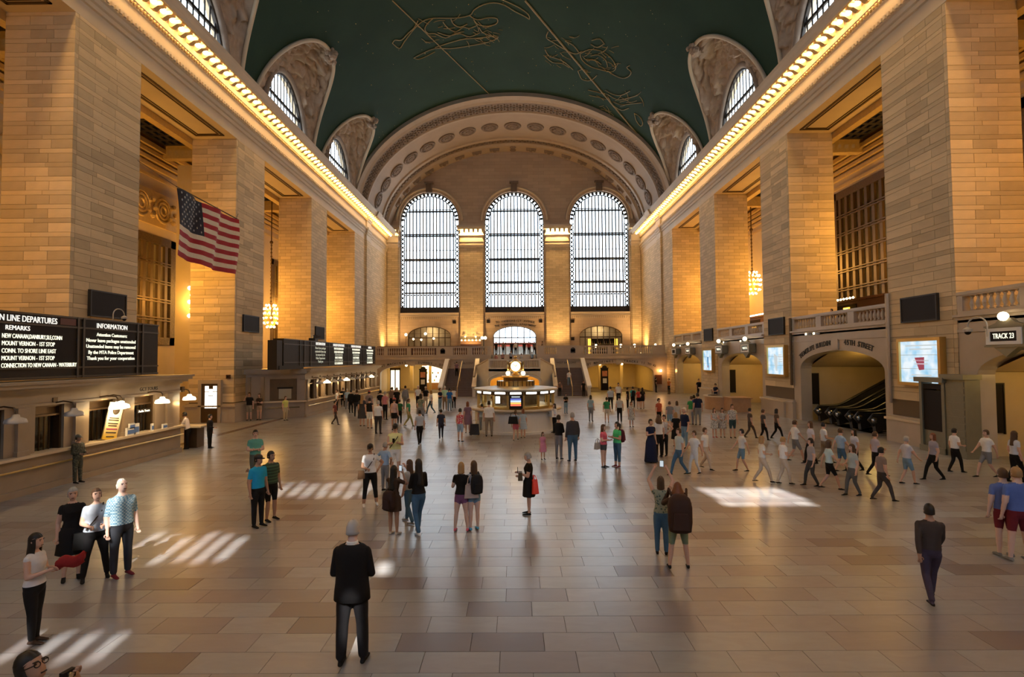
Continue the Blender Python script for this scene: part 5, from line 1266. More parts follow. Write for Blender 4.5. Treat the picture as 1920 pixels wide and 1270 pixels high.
for i, (s_, wd) in enumerate((('NEW CANAAN,DANBURY,SLE,CONN',2.14),('MOUNT VERNON - 1ST STOP',1.86),('CONN. TO SHORE LINE EAST',1.92),('MOUNT VERNON - 1ST STOP',1.86),('CONNECTION TO NEW CANAAN - WATERBURY',2.78))):
    T(s_, .19, 16.1, 4.84-.223*i, M_LED, 'LEFT', wd)
T('INFORMATION', .25, 20.55, 5.35, M_LEDW, 'CENTER', 1.55)
for i, (s_, wd) in enumerate((('Attention Customers:',1.55),('Never leave packages unattended',2.5),('Unattended items may be removed',2.5),('By the MTA Police Department',2.3),('Thank you for your cooperation',2.42))):
    T(s_, .18, 20.55, 5.03-.215*i, M_LED, 'CENTER', wd)
MB().box(.0,.03,18.2-8,18.85-8,1.8,2.02).build('red_sign_strip', mat('dark_red_strip', (.08,.012,.01), .5), b1)
b2, L, h = board('departure_board', 'four-panel departure board over the far ticket office', -15.0, 35.9, 59.4, 3.55, 5.5)
for y in (38.6, 39.4, 40.6, 44.6, 49.6, 54.6): MB().box(0,.05,y-35.95,y-35.85,0,1.95).build('frame_post', M_BOARDF, b2)
PN2 = [sheet(b2, a, b, 35.9, 1.95) for a, b in ((40.7,44.5),(44.7,49.5),(49.7,54.5),(54.7,59.3))]
T2 = lambda s, sz, y, z, m_, sx=1.0, bd=.0: text(s, sz, (.05, y-35.9, z-3.55), ROT_L, m_, PN2[int((y-40)//5)], sx=sx, bold=bd)
for y, s_ in ((42.6,'INFORMATION'),(47.0,'HARLEM DEPARTURES'),(52.1,'HUDSON DEPARTURES'),(57.0,'ARRIVALS')): T2(s_, .3, y, 5.3, M_LEDW)
for k in range(5): T2(['Never leave packages','unattended items may','be removed by the','Police Department','Thank you'][k], .26, 42.6, 4.98-.26*k, M_LEDG, 1.0)
for yy in (47.0, 52.1, 57.0):
    T2('TIME TRK DESTINATION', .24, yy, 5.0, M_LED, .95)
    for k in range(5): T2(['12:07 25 STAMFORD','12:23 18 BREWSTER','12:30 31 NEW HAVEN','12:35 40 CROTON','12:48 22 WASSAIC'][(k+int(yy))%5], .25, yy, 4.72-.24*k, M_LEDG if k % 2 else M_LED, 1.0)
o = thing('ledge_camera', 'dark camera rig sitting on top of the far departure board', 'camera', (-15.3, 42.0, 5.5)); q = MB(); q.tbox((0,0,.12), (.25,.3,.12)); q.tbox((.1,.1,.34), (.16,.35,.12), 1, .4); q.tube([(0,.3,.3),(.2,.8,.4)], .09, 6); q.build('housing', M_IRON, o)
q = MB(); q.box(-15.6,-15.0,34.9,35.7,3.45,5.35); q.box(-15.7,-14.95,35.2,39.2,3.45,3.7); o = q.build('board_end_cabinet', M_BOARD); tag(o, 'low dark cabinet at the near end of the far departure board', 'cabinet')

# glass door in the foot of the flag pier, door surround
t = thing('door_3', 'white-lit nine-pane door in the foot of the pier behind the flag', 'door', (-19.9, 36.1, 0), kind='structure')
q = MB(); q.box(-.75,-.55,-.12,.2,0,2.55); q.box(.55,.75,-.12,.2,0,2.55); q.box(-.75,.75,-.12,.2,2.55,2.8); q.build('surround', M_MARBLE, t)
MB().box(-.55,.55,-.06,.05,0,2.55).build('leaf', M_BRONZE, t)
M_DOORL = mat('lit_door_pane', (1,1,.95), .4, emit=2.2, ecol=(1,.97,.88))
for i in range(3):
    for za, zb in ((.95,1.75),(1.8,2.2)) if i == 1 else ((.95,2.0),(2.05,2.4)):
        MB().box(-.3+i*.27,-.07+i*.27,-.09,-.06,za,zb).build('pane', M_DOORL, t)
MB().box(-.05,.2,-.1,-.07,1.76,1.8).build('push_bar', M_IRON, t)
o = thing('wall_alarm', 'small red box on the pier beside the lit door', 'alarm', (-18.75, 36.2, 3.0)); MB().box(-.13,.13,-.1,0,-.13,.13).build('box', M_WOOD, o); MB().box(-.07,.07,-.12,-.1,-.07,.07).build('front', M_BLACK, o)
# counter at the corner with the leaning man
t = thing('brochure_counter', 'small pale counter at the corner of the near ticket office', 'counter', (-14.8, 26.0, 0)); MB().box(-.8,.4,-.5,.5,.95,1.02).build('top', M_SMOOTH, t); MB().box(-.5,.1,-.3,.3,0,.95).build('stand', M_BRONZE, t)

# ================================================================ CHANDELIERS, SCONCES, FLAG
def chandelier(label, loc, ztop):
    t = thing('chandelier', label, 'chandelier', loc)
    q = MB(); q.tube([(0,0,1.2),(0,0,ztop-loc[2])], .05, 6); q.ball((0,0,(ztop-loc[2])*.62), .16); 
    z = 1.3
    while z < (ztop-loc[2])*.6: q.ball((0,0,z), .1, 6, 4); z += .35
    q.build('rod', M_BRONZE, t)
    q = MB(); q.lathe([(.02,-1.15),(.3,-1.0),(.55,-.6),(.62,0),(.5,.6),(.25,1.0),(.05,1.25)], n=16); cage = q.build('cage', M_BRASS, t)
    for j, (r, z) in enumerate(((.35,-1.05),(.66,-.7),(.74,-.25),(.76,.2),(.64,.62),(.4,.95))):
        k = max(6, int(r*16))
        for i in range(k):
            a = 2*PI*(i+.5*(j%2))/k; b = share('bulb', _D(bul_me), cage, (r*math.cos(a), r*math.sin(a), z), scale=(.62,)*3)
    point('chandelier_light', (loc[0], loc[1], loc[2]-1.5), 900, AMBER, .9)
chandelier('cluster chandelier of glowing bulbs in the flag-side aisle', (-22.4, 50.5, 8.2), 19.2)
chandelier('cluster chandelier of glowing bulbs hanging over the escalator-side gallery', (22.6, 51.8, 11.1), 19.2)
for n, (x, y, z, k) in enumerate(((-23.2, 39.2, 8.3, 5), (22.2, 38.4, 11.0, 3))):
    t = thing('wall_sconce', ['column of five glowing globes on the aisle wall beside the flag pier','column of three glowing globes on the gallery wall'][n], 'lamp', (x, y, z))
    q = MB(); q.tube([(0,.1,-.95),(0,.1,.95)], .04, 6); q.build('bracket', M_BRASS, t)
    for i in range(k): MB().ball((.18*(i%2) if n == 0 else 0,0,(i-(k-1)/2)*.5), .15).build('globe', M_GLOBE, t, smooth=True)
    q = MB(); q.box(-24.3 if n == 0 else 21.5, -21.5 if n == 0 else 22.6, y+.12, y+.5, 0 if n == 0 else 5.65, 18.3); o = q.build('wall_cross_%d' % (n+1), MATS['aisle_stone']); tag(o, ['golden cross wall of the flag-side aisle carrying the globes','golden cross wall of the gallery carrying three globes'][n], 'wall', kind='structure')
    point('sconce_light', (x, y-.5, z), 160, AMBER, .3)
# the flag: stripes and stars as cloth pieces on one gently waved sheet
fg = thing('flag', 'large American flag hanging in front of the stone pier', 'flag', (-18.1, 29.35, 13.45))
FL, FH = 6.4, 3.65
def fcloth(u, v): # u along, v down
    return Vector((.16*math.sin(u*2.1+v*.6)+.05*math.sin(u*5+v), u*.998, -v-.10*math.sin(PI*u/FL)*(.4+v/FH)-.1*(u/FL)))
def patch(u0, u1, v0, v1, m_, name, off=0.0, nu=24, nv=3):
    g = MB(); nrm = Vector((1,0,0))
    for side in (0, 1):
        rows = [[fcloth(u0+(u1-u0)*i/nu, v0+(v1-v0)*j/nv)+nrm*(off-.012*side) for i in range(nu+1)] for j in range(nv+1)]
        g.loft(rows, cap=False, closed=False)
    return g.build(name, m_, fg, smooth=True)
M_FR = mat('flag_red', (.33,.012,.022), .8, var=.15, scale=8); M_FW = mat('flag_cream', (.66,.58,.46), .8, var=.1, scale=8); M_FB = mat('flag_navy', (.016,.017,.032), .8, var=.1); M_FS = mat('flag_star', (.45,.45,.46), .8)
sh = FH/13
for i in range(13):
    u0 = 2.55 if i < 7 else 0
    patch(u0, FL, i*sh, (i+1)*sh, M_FR if i % 2 == 0 else M_FW, 'stripe')
patch(0, 2.55, 0, 7*sh, M_FB, 'canton', 0, 12, 8)
def star5(c, r):
    pts = []
    for k in range(10):
        a = PI/2+k*PI/5; q = r if k % 2 == 0 else r*.4; pts.append((q*math.cos(a), q*math.sin(a)))
    return MB().prism(pts, lambda u, v, d: (c.x+d, c.y+u, c.z+v), .012, .03)
for r_ in range(9):
    for c_ in range(6 if r_ % 2 == 0 else 5):
        u = .2+c_*.43+(.215 if r_ % 2 else 0); star5(fcloth(u, .18+r_*.2), .075).build('star', M_FS, fg)
q = MB(); q.tube([(0,-.05,.06),(0,FL+.05,-.05)], .035, 6); q.build('header_pole', M_IRON, fg)
q = MB(); q.tube([(-18.1,29.4,13.5),(-18.42,26.6,14.0)], .015, 5); q.tube([(-18.1,35.7,13.45),(-18.35,36.4,13.9)], .015, 5); o = q.build('flag_rope', M_IRON); tag(o, 'thin rope holding up the large flag', 'rope')

# newel tip of the viewer's own stair at the bottom frame edge, red door and orange lamp near the far corner
o = thing('newel_post', 'pale stone newel top poking into the bottom frame edge', 'newel post', (2.45, 2.75, 0)); MB().box(-.16,.16,-.16,.16,0,2.25).build('shaft', M_MARBLE, o); MB().tbox((0,0,2.3), (.2,.2,.06), .9).build('cap', M_SMOOTH, o)
o = thing('corner_lamp', 'orange glowing wall lamp beside the far corner', 'lamp', (17.6, 66.36, 2.5)); MB().ball((0,-.15,0), .14).build('globe', M_BULB, o); MB().tbox((0,-.03,0), (.06,.05,.12)).build('bracket', M_BRASS, o); point('corner_lamp_light', (17.5, 65.7, 2.5), 45, (1,.42,.08), .1)
o = thing('red_cabinet', 'small dark red wall cabinet beneath the orange lamp', 'cabinet', (17.3, 66.3, .9)); MB().box(-.4,.4,-.2,0,0,1.1).build('case', M_WOOD, o); MB().box(-.33,.33,-.22,-.2,.07,1.03).build('door', M_WOOD, o)
# ================================================================ PEOPLE
ARM = {'rest': ((.06,-.02,-.29),(.01,.07,-.25)), 'back': ((.05,-.12,-.27),(.0,-.06,-.25)), 'swing': ((.05,.13,-.25),(.0,.16,-.18)), 'phone': ((.05,.04,-.28),(-.12,.23,.07)),
       'camera': ((.09,.22,-.12),(-.13,.06,.24)), 'up': ((.12,.16,.24),(-.12,.06,.24)), 'hip': ((.2,-.07,-.2),(-.13,.1,-.16)), 'fold': ((.06,.05,-.28),(-.27,.19,.03)),
       'hold': ((.06,.02,-.28),(-.12,.23,-.03)), 'point': ((.08,.24,-.1),(-.02,.25,.0)), 'around': ((.22,-.02,-.08),(.22,.06,.05)), 'chin': ((.04,.2,-.2),(-.1,.06,.24)), 'strap': ((.08,.05,-.27),(-.04,.2,.16)), 'lean': ((.08,.16,-.24),(-.04,.26,-.02))}
LEG = {'stand': ((.10,.0),(.105,.0),(.10,.0),(.105,.0)), 'apart': ((.13,.02),(.17,.02),(.13,-.02),(.17,-.03)), 'relax': ((.10,.06),(.12,.04),(.11,-.01),(.12,-.03)),
       'walk': ((.09,.20),(.09,.30),(.09,-.02),(.09,-.30)), 'stride': ((.09,.15),(.09,.20),(.09,.0),(.09,-.20)), 'together': ((.07,.02),(.065,.02),(.07,.0),(.065,-.01))}
def seg_pts(a, b, ra, rb, n=4, bulge=0.0):
    return [a.lerp(b, i/n) for i in range(n+1)], [ra+(rb-ra)*i/n+bulge*math.sin(PI*min(1, i/n*1.25)) for i in range(n+1)]
def body_parts(k):
    """raw overlapping solids of a figure facing -y, 1.75 tall, and its bones for clothing"""
    fem, bld, arms, legs, sleeve, hem, lean, wide, look = k
    mb = MB(); bones = []; n = 18
    W = bld*(.93 if fem else 1.0)
    if fem: T = [(.80,.0,.10,.085),(.86,.0,.165,.118),(.95,.0,.172,.122),(1.05,.0,.142,.105),(1.13,.0,.130,.095),(1.22,-.008,.145,.112),(1.30,-.012,.155,.122),(1.37,0,.158,.10),(1.42,.008,.14,.085),(1.455,.012,.09,.065),(1.49,.012,.05,.052),(1.56,.0,.046,.05)]
    else: T = [(.80,.0,.10,.085),(.86,.0,.16,.115),(.95,.0,.162,.116),(1.05,.0,.155,.108),(1.13,.0,.158,.108),(1.22,0,.168,.113),(1.31,0,.182,.118),(1.38,.004,.182,.105),(1.425,.01,.16,.085),(1.46,.012,.10,.07),(1.495,.012,.06,.06),(1.56,.0,.055,.057)]
    top_r = 1.06+.05*wide
    def up(p):   # the upper body leans from the hips
        p = Vector(p)
        if lean and p.z > .9:
            q = p-Vector((0,0,.9)); q = Matrix.Rotation(R(lean), 3, 'X') @ q; return q+Vector((0,0,.9))
        return p
    rings = []
    for z, cy, rx, ry in T:
        f = (bld if z < 1.42 else 1.0)*(top_r if .9 < z < 1.45 else 1.0)
        rings.append([up((rx*f*(.95 if fem else 1)*math.cos(2*PI*j/n), cy+ry*f*math.sin(2*PI*j/n), z)) for j in range(n)])
    mb.loft(rings)
    # head turned by `look` (yaw, pitch)
    hy, hp = look
    HM = Matrix.Rotation(R(hy), 3, 'Z') @ Matrix.Rotation(R(hp), 3, 'X'); hc = up((0,-.005,1.56))
    H = lambda x, y, z: hc + HM @ Vector((x, y, z))
    hr = []
    for z, cy, rx, ry in ((-.045,-.02,.03,.03),(-.03,-.03,.046,.058),(.0,-.028,.060,.078),(.04,-.016,.070,.090),(.085,-.006,.0755,.098),(.125,.002,.0745,.098),(.155,.006,.064,.086),(.178,.008,.042,.058),(.189,.008,.015,.02)):
        hr.append([H(rx*math.cos(2*PI*j/16), cy+ry*math.sin(2*PI*j/16), z) for j in range(16)])
    mb.loft(hr)
    mb.tube([H(0,-.09,.075), H(0,-.112,.042), H(0,-.098,.032)], [.011,.016,.012], 6)
    for e in (-1,1): mb.ball(H(e*.078,.008,.062), .022, 8, 5, (.5,.9,1.35))
    bones.append(('head', up((0,0,1.53)), H(0,0,.1), .09))
    bones.append(('torso', up((0,0,.98)), up((0,0,1.36)), .17*W)); bones.append(('hips', Vector((0,0,.82)), Vector((0,0,.93)), .165*W))
    hands = []
    for si, e in ((0,-1),(1,1)):
        a = ARM[arms[si]]; sw = (.152 if fem else .172)*(.75+.25*bld)
        S_ = up((e*sw, .008, 1.385)); M_ = Matrix.Rotation(R(lean), 3, 'X') if lean else Matrix.Identity(3)
        E_ = S_ + M_@Vector((e*a[0][0], -a[0][1], a[0][2])); W_ = E_ + M_@Vector((e*a[1][0], -a[1][1], a[1][2]))
        r = .9+.1*bld-.06*fem; sl = .007 if sleeve > .3 else 0; s2 = .008 if sleeve > 1.2 else 0
        p, q = seg_pts(S_, E_, .056*r+sl, .043*r+sl); mb.tube(p, q, 10)
        mb.ball(S_, .055*r+sl*.6, 10, 6); mb.ball(E_, .044*r+sl*.5+s2*.5, 8, 5)
        p, q = seg_pts(E_, W_, .043*r+s2, .029*r+s2, 4, .004); mb.tube(p, q, 10)
        d = (W_-E_).normalized(); pc = W_+d*.05
        side = d.cross(Vector((0,1,0))); side = side.normalized() if side.length > .2 else Vector((1,0,0))
        mb.tube([W_-d*.01, W_+d*.03, W_+d*.085], [.026,.033,.028], 8)
        bones.append(('uarm', S_, E_, .052)); bones.append(('farm', E_, W_, .04)); bones.append(('hand', W_+d*.02, W_+d*.1, .032))
        hands.append((W_, d, side, e))
        l = LEG[legs]; kx, ky = l[0+2*si]; ax, ay = l[1+2*si]; hipx = .085*W
        hp_ = Vector((e*hipx, 0, .87)); foot_up = .03 if abs(ay) > .25 and ay < 0 else 0
        kn = Vector((e*kx*W, -ky, .485)); an = Vector((e*ax*W, -ay, .085+foot_up))
        tr = hem > 1.5; w_ = wide if tr else 0
        th = (.092 if fem else .088)*(.6+.4*bld)+(.006 if hem > .3 else 0)
        p, q = seg_pts(hp_, kn, th, .058*(.8+.2*bld)+(.010+.008*w_ if hem > .95 else 0), 5, .006); mb.tube(p, q, 12)
        mb.ball(kn, .058*(.8+.2*bld)+(.010+.008*w_ if hem > .95 else 0), 10, 6)
        p, q = seg_pts(kn, an, .054*(.8+.2*bld)+(.012+.010*w_ if tr else 0), (.036+(.014+.014*w_ if tr else 0)), 6, .008 if not tr else .002); mb.tube(p, q, 12)
        fr = []
        for t, wd, ht in ((.065,.022,.03),(.05,.034,.055),(.0,.038,.075),(-.07,.040,.06),(-.13,.045,.045),(-.175,.038,.034),(-.2,.018,.022)):
            fr.append([Vector((an.x+wd*math.cos(2*PI*j/10)+e*.012*(-t/.2), an.y+t, foot_up+max(.002, ht*.5+ht*.52*math.sin(2*PI*j/10)+.004))) for j in range(10)])
        mb.loft(fr)
        bones.append(('thigh', hp_, kn, th)); bones.append(('calf', kn, an+Vector((0,0,.03)), .055)); bones.append(('foot', an+Vector((0,.04,-.045)), an+Vector((0,-.17,-.06)), .045))
    return mb, bones, hands, H
BODY = {}; PENDING = []
def request(key, vox):
    if key in BODY: return
    mb, bones, hands, H = body_parts(key)
    me = bpy.data.meshes.new('person_body'); me.from_pydata(mb.v, [], mb.f); me.update()
    bm = bmesh.new(); bm.from_mesh(me); bmesh.ops.recalc_face_normals(bm, faces=bm.faces); bm.to_mesh(me); bm.free()
    o = bpy.data.objects.new('person_body', me); COL.objects.link(o)
    r = o.modifiers.new('r', 'REMESH'); r.mode = 'VOXEL'; r.voxel_size = vox; r.adaptivity = 0
    s = o.modifiers.new('s', 'SMOOTH'); s.factor = .5; s.iterations = 4
    BODY[key] = None; PENDING.append((key, o, bones, hands, H, vox))
def finish_bodies():
    bpy.context.view_layer.update(); dg = bpy.context.evaluated_depsgraph_get()
    for key, o, bones, hands, H, vox in PENDING:
        me = bpy.data.meshes.new_from_object(o.evaluated_get(dg)); fem, bld, arms, legs, sleeve, hem, lean, wide, look = key
        nP = len(me.polygons); c = np.zeros(nP*3); me.polygons.foreach_get('center', c); c = c.reshape(-1, 3)
        best = np.full(nP, 9.0); idx = np.zeros(nP, int); tt = np.zeros(nP)
        for i, (nm, a, b, rad) in enumerate(bones):
            a_, b_ = np.array(a), np.array(b); d = b_-a_; L2 = d@d
            raw = ((c-a_)@d)/L2; t = np.clip(raw, 0, 1); dist = np.linalg.norm(c-(a_+t[:,None]*d), axis=1)-rad
            w_ = dist < best; best = np.where(w_, dist, best); idx = np.where(w_, i, idx); tt = np.where(w_, raw, tt)
        names = np.array([b[0] for b in bones])[idx]
        mi = np.zeros(nP, int)
        mi[(names == 'torso')] = 1; mi[(names == 'hips')] = 2
        mi[(names == 'torso') & (c[:,2] < .95) & (abs(lean) < 5)] = 2; mi[(names == 'hips') & (c[:,2] > .98)] = 1
        neck = (names == 'torso') & (c[:,2] > 1.455) & (np.hypot(c[:,0], c[:,1]) < .085); mi[neck] = 0
        mi[(names == 'uarm') & (tt < sleeve)] = 1; mi[(names == 'farm') & (tt < sleeve-1)] = 1
        mi[(names == 'thigh') & (tt < hem)] = 2; mi[(names == 'calf') & (tt < hem-1)] = 2; mi[names == 'foot'] = 3
        if hem >= 1.95: mi[names == 'calf'] = 2; mi[(names == 'foot') & (c[:,2] > .078)] = 2
        # fingers, eyes, brows and mouth join the same mesh
        ex = MB(); em = []
        for W_, d, side, e in hands:
            up_ = side.cross(d).normalized(); curl = up_*(-.5)
            for q, (off, L) in enumerate(((-.026,.070),(-.009,.080),(.009,.076),(.026,.060))):
                b0 = W_+d*.075+side*off; b1 = b0+(d*.75+curl*.45).normalized()*L*.5; b2 = b1+(d*.3+curl*1.2).normalized()*L*.5
                ex.tube([b0, b1, b2], [.0098,.009,.007], 5)
            b0 = W_+d*.03-side*.028*1; b1 = b0+(d*.6-side*.7*1).normalized()*.03; b2 = b1+(d*.9+curl*.5).normalized()*.03
            ex.tube([b0, b1, b2], [.012,.010,.008], 5)
        em += [0]*len(ex.f); n0 = len(ex.f)
        for e in (-1, 1):
            ex.ball(H(e*.031,-.089,.078), .011, 6, 4, (1.3,.6,.7)); ex.tbox(H(e*.032,-.094,.098), (.02,.006,.004))
        ex.tbox(H(0,-.098,.004), (.022,.006,.005)); em += [4]*(len(ex.f)-n0)
        bm = bmesh.new(); bm.from_mesh(me)
        vs = [bm.verts.new(v) for v in ex.v]
        for f in ex.f: bm.faces.new([vs[i] for i in f])
        bm.to_mesh(me); bm.free()
        full = np.concatenate([mi, np.array(em, int)])
        me.materials.clear()
        for _ in range(5): me.materials.append(None)
        me.polygons.foreach_set('material_index', full.astype(np.int32)); me.polygons.foreach_set('use_smooth', [True]*len(me.polygons)); me.update()
        BODY[key] = (me, H, hands)
        old = o.data; bpy.data.objects.remove(o); bpy.data.meshes.remove(old)
    PENDING.clear()
HAIRM = {}
def hair_mesh(style, H, key):
    k = (style, key[0], key[8], key[6])
    if k in HAIRM: return HAIRM[k]
    g = MB(); n = 20
    if style in ('cap',):
        rings = []
        for z, r in ((.095,1.06),(.13,1.08),(.16,1.0),(.185,.72),(.2,.3),(.203,.03)): rings.append([H(.079*r*math.cos(2*PI*j/n), .104*r*math.sin(2*PI*j/n), z) for j in range(n)])
        g.loft(rings)
        rings = []
        for z in (.1,.112): rings.append([H(.07*math.cos(PI*j/10), -.085-.095*math.sin(PI*j/10), z-.012*math.sin(PI*j/10)) for j in range(11)])
        g.loft(rings)
    else:
        end = {'short': .02, 'grey': .05, 'long': -.30, 'bob': -.08, 'pony': .02, 'curly': -.16, 'bald': .03, 'verylong': -.42}[style]
        zs = [.2,.19,.165,.13,.1,.07,.03]; z = .03
        while z > end+.02: z -= .05; zs.append(max(z, end))
        if end < .03 and zs[-1] > end: zs.append(end)
        rings = []; fl = 1.12 if style != 'curly' else 1.45
        for z in zs:
            if z > .1: A = PI; s = math.sqrt(max(.0, 1-((z-.085)/.122)**2)); ro = (.083*s+.002, .108*s+.002)
            else:
                A = {'short': R(112), 'grey': R(105), 'bald': R(95)}.get(style, R(122)); t = max(0, .05-z)
                ro = (.083*(1+.35*t*(fl-1)/.12), .106*(1+.2*t))
                if style == 'curly': ro = (.083+.05*min(1,(.1-z)*8), .106+.045*min(1,(.1-z)*8))
            if style == 'grey': ro = (ro[0]*.965, ro[1]*.965)
            if style == 'bald' and z > .11: ro = (ro[0]*.90, ro[1]*.90)
            ri = (ro[0]*(.6 if z > .1 else .82), ro[1]*(.6 if z > .1 else .82))
            cy = .006 + max(0, .0-z)*.10
            out = [H(ro[0]*math.sin(-A+2*A*j/14), cy+ro[1]*math.cos(-A+2*A*j/14), z) for j in range(15)]
            inn = [H(ri[0]*math.sin(A-2*A*j/14), cy+ri[1]*math.cos(A-2*A*j/14), z-.01) for j in range(15)]
            rings.append(out+inn)
        g.loft(rings)
        if style == 'pony': g.tube([H(0,.1,.13),H(0,.15,.08),H(0,.14,-.05),H(0,.12,-.16)], [.02,.034,.028,.008], 8)
    HAIRM[k] = g; return g
CM = {}
def cmat(c, rough=.8, kind='cloth'):
    k = (tuple(c), kind)
    if k not in CM: CM[k] = mat('%s_%d' % (kind, len(CM)), tuple(c), rough, var=.12 if kind == 'cloth' else .06, scale=14, spec=.15 if kind == 'cloth' else .4)
    return CM[k]
def patmat(name, c1, c2, kind='check', scale=20.0):
    if name in MATS: return MATS[name]
    m, nt, p = _new(name); tc = nt.nodes.new('ShaderNodeTexCoord')
    if kind == 'stripe':
        t = nt.nodes.new('ShaderNodeTexWave'); t.bands_direction = 'Z'; t.inputs['Scale'].default_value = scale; t.inputs['Distortion'].default_value = .3; out = t.outputs['Fac']
    elif kind == 'check': t = nt.nodes.new('ShaderNodeTexChecker'); t.inputs['Scale'].default_value = scale; out = t.outputs['Fac']
    else: t = nt.nodes.new('ShaderNodeTexVoronoi'); t.inputs['Scale'].default_value = scale; out = _math(nt, 'GREATER_THAN', t.outputs['Distance'], .38)
    nt.links.new(tc.outputs['Object'], t.inputs['Vector']); nt.links.new(_mix(nt, out, c1, c2), p.inputs['Base Color']); p.inputs['Roughness'].default_value = .8
    MATS[name] = m; return m
SK = {'l': (.55,.33,.24), 'm': (.40,.22,.14), 'd': (.16,.085,.05), 'p': (.62,.42,.34)}
HC = {'k': (.012,.009,.008), 'b': (.07,.035,.018), 'y': (.32,.19,.08), 'g': (.34,.33,.31), 'w': (.62,.6,.57), 'r': (.16,.05,.02)}
K = dict(k=(.012,.011,.012), w=(.70,.70,.70), n=(.012,.018,.05), g=(.20,.20,.21), lg=(.42,.43,.44), b=(.03,.10,.36), lb=(.30,.42,.58), c=(.02,.30,.52), j=(.06,.13,.22), lj=(.16,.26,.36), r=(.42,.05,.04), pk=(.62,.12,.18),
         gr=(.08,.55,.20), dg=(.03,.13,.06), t=(.30,.22,.14), br=(.055,.032,.022), y=(.68,.66,.30), o=(.50,.16,.04), pu=(.20,.08,.16), be=(.50,.42,.34), tg=(.10,.30,.24), wi=(.15,.02,.03), lv=(.32,.28,.38))
PEOPLE = []
def P(label, x, y, yt=None, rot=0, top='g', bot='k', hair='short', hc='b', skin='l', sleeve=.55, hem=2.0, arms=('rest','rest'), legs='stand', shoe='k', fem=0, bld=1.0, lean=0, wide=0, look=(0,0),
      near=False, z=0.0, h=None, skirt=None, loc=None, group=None, flare=1.0):
    if near == False:   # the crowd shares a small set of poses
        look = (0,0); bld = 1.0 if bld < 1.1 else 1.15
    key = (fem, bld, tuple(arms), legs, sleeve, hem, lean, wide, look)
    request(key, .0165 if near else .027)
    PEOPLE.append(dict(label=label, x=x, y=y, yt=yt, rot=rot, top=top, bot=bot, hair=hair, hc=hc, skin=skin, shoe=shoe, key=key, z=z, h=h, skirt=skirt, loc=loc, near=near, group=group, flare=flare, fem=fem))
    return len(PEOPLE)-1
def col(c): return c if not isinstance(c, (str, tuple)) else cmat(K[c] if isinstance(c, str) else c)
HMESH = {}
def place_people():
    finish_bodies(); out = []
    for p in PEOPLE:
        me, H, hands = BODY[p['key']]
        loc = Vector(p['loc']) if p['loc'] is not None else at(p['x'], p['y'], p['z'])
        if p['h']: h = p['h']
        else:
            r = RGT*((p['x']-960)/F) - UPV*((p['yt']-635)/F) + FWD; h = (CP+r*(loc.y/r.y)).z - loc.z
            h = max(1.5, min(1.93, h))
        o = bpy.data.objects.new('person', me); COL.objects.link(o); o.location = loc; o.rotation_euler = (0,0,R(p['rot'])); sc = h/1.755; o.scale = (sc,sc,sc)
        for i, m_ in enumerate((cmat(SK[p['skin']], .5, 'skin'), col(p['top']), col(p['bot']), col(p['shoe']), cmat((.03,.015,.012), .5, 'face'))):
            o.material_slots[i].link = 'OBJECT'; o.material_slots[i].material = m_
        tag(o, p['label'], 'person', p['group'])
        if p['hair']:
            k = (p['hair'], p['key'][0], p['key'][8], p['key'][6])
            hcm = cmat(HC[p['hc']] if isinstance(p['hc'], str) else p['hc'], .55, 'hair')
            nm = 'cap' if p['hair'] == 'cap' else 'hair'
            if k not in HMESH:
                q = hair_mesh(p['hair'], H, p['key']).build(nm, None, o, smooth=True); HMESH[k] = q
            else: q = share(nm, HMESH[k], o)
            q.material_slots[0].link = 'OBJECT'; q.material_slots[0].material = hcm
            if p['hair'] == 'cap':
                q2 = hair_mesh('short', H, p['key']); k2 = ('short',)+k[1:]
                hh = share('hair', HMESH[k2], o) if k2 in HMESH else q2.build('hair', None, o, smooth=True)
                HMESH.setdefault(k2, hh); hh.material_slots[0].link = 'OBJECT'; hh.material_slots[0].material = cmat(HC['k'], .55, 'hair')
        if p['skirt'] is not None:
            z1 = p['skirt']; f = p['flare']; g = MB(); rr = []
            for i in range(7):
                t = i/6; z = 1.02+(z1-1.02)*t; rx = .145+(.05 if t > .15 else .33*t)+.05*f*t; ry = .11+(.045 if t > .15 else .3*t)+.05*f*t
                rr.append([(rx*(1+.05*t*math.sin(j*2.4))*math.cos(2*PI*j/22), ry*(1+.05*t*math.sin(j*2.4))*math.sin(2*PI*j/22), z) for j in range(22)])
            g.loft(rr, cap=False).build('skirt', col(p['bot']), o, smooth=True)
        out.append(o)
    return out
# --- bags and other carried things, top-level, placed in a person's own frame
def attach(o, person, local, rz=0):
    M_ = Matrix.Translation(person.location) @ Matrix.Rotation(person.rotation_euler.z, 4, 'Z') @ Matrix.Scale(person.scale[0], 4)
    o.location = M_ @ Vector(local); o.rotation_euler = (0,0,person.rotation_euler.z+R(rz)); return o
def backpack(label, person, c, size=1.0, local=(0,.2,1.2), wide=1.0):
    t = thing('backpack', label, 'backpack'); m_ = cmat(c, .7); g = MB(); rr = []
    for z, k in ((-.24,.6),(-.22,.9),(-.1,1),(.08,1),(.18,.85),(.23,.5)): rr.append([(.15*k*wide*math.copysign(abs(math.cos(2*PI*j/16))**.6, math.cos(2*PI*j/16)), .095*k*math.copysign(abs(math.sin(2*PI*j/16))**.6, math.sin(2*PI*j/16)), z) for j in range(16)])
    g.loft(rr).build('body', m_, t, smooth=True)
    MB().tbox((0,.09,-.08), (.1*wide,.04,.1), .8).build('front_pocket', m_, t)
    for e in (-1,1): MB().tube([(e*.09,-.06,.2),(e*.11,-.18,.26),(e*.12,-.27,.12),(e*.1,-.08,-.15)], .016, 5).build('strap', m_, t)
    attach(t, person, local); t.scale = (size,)*3; return t
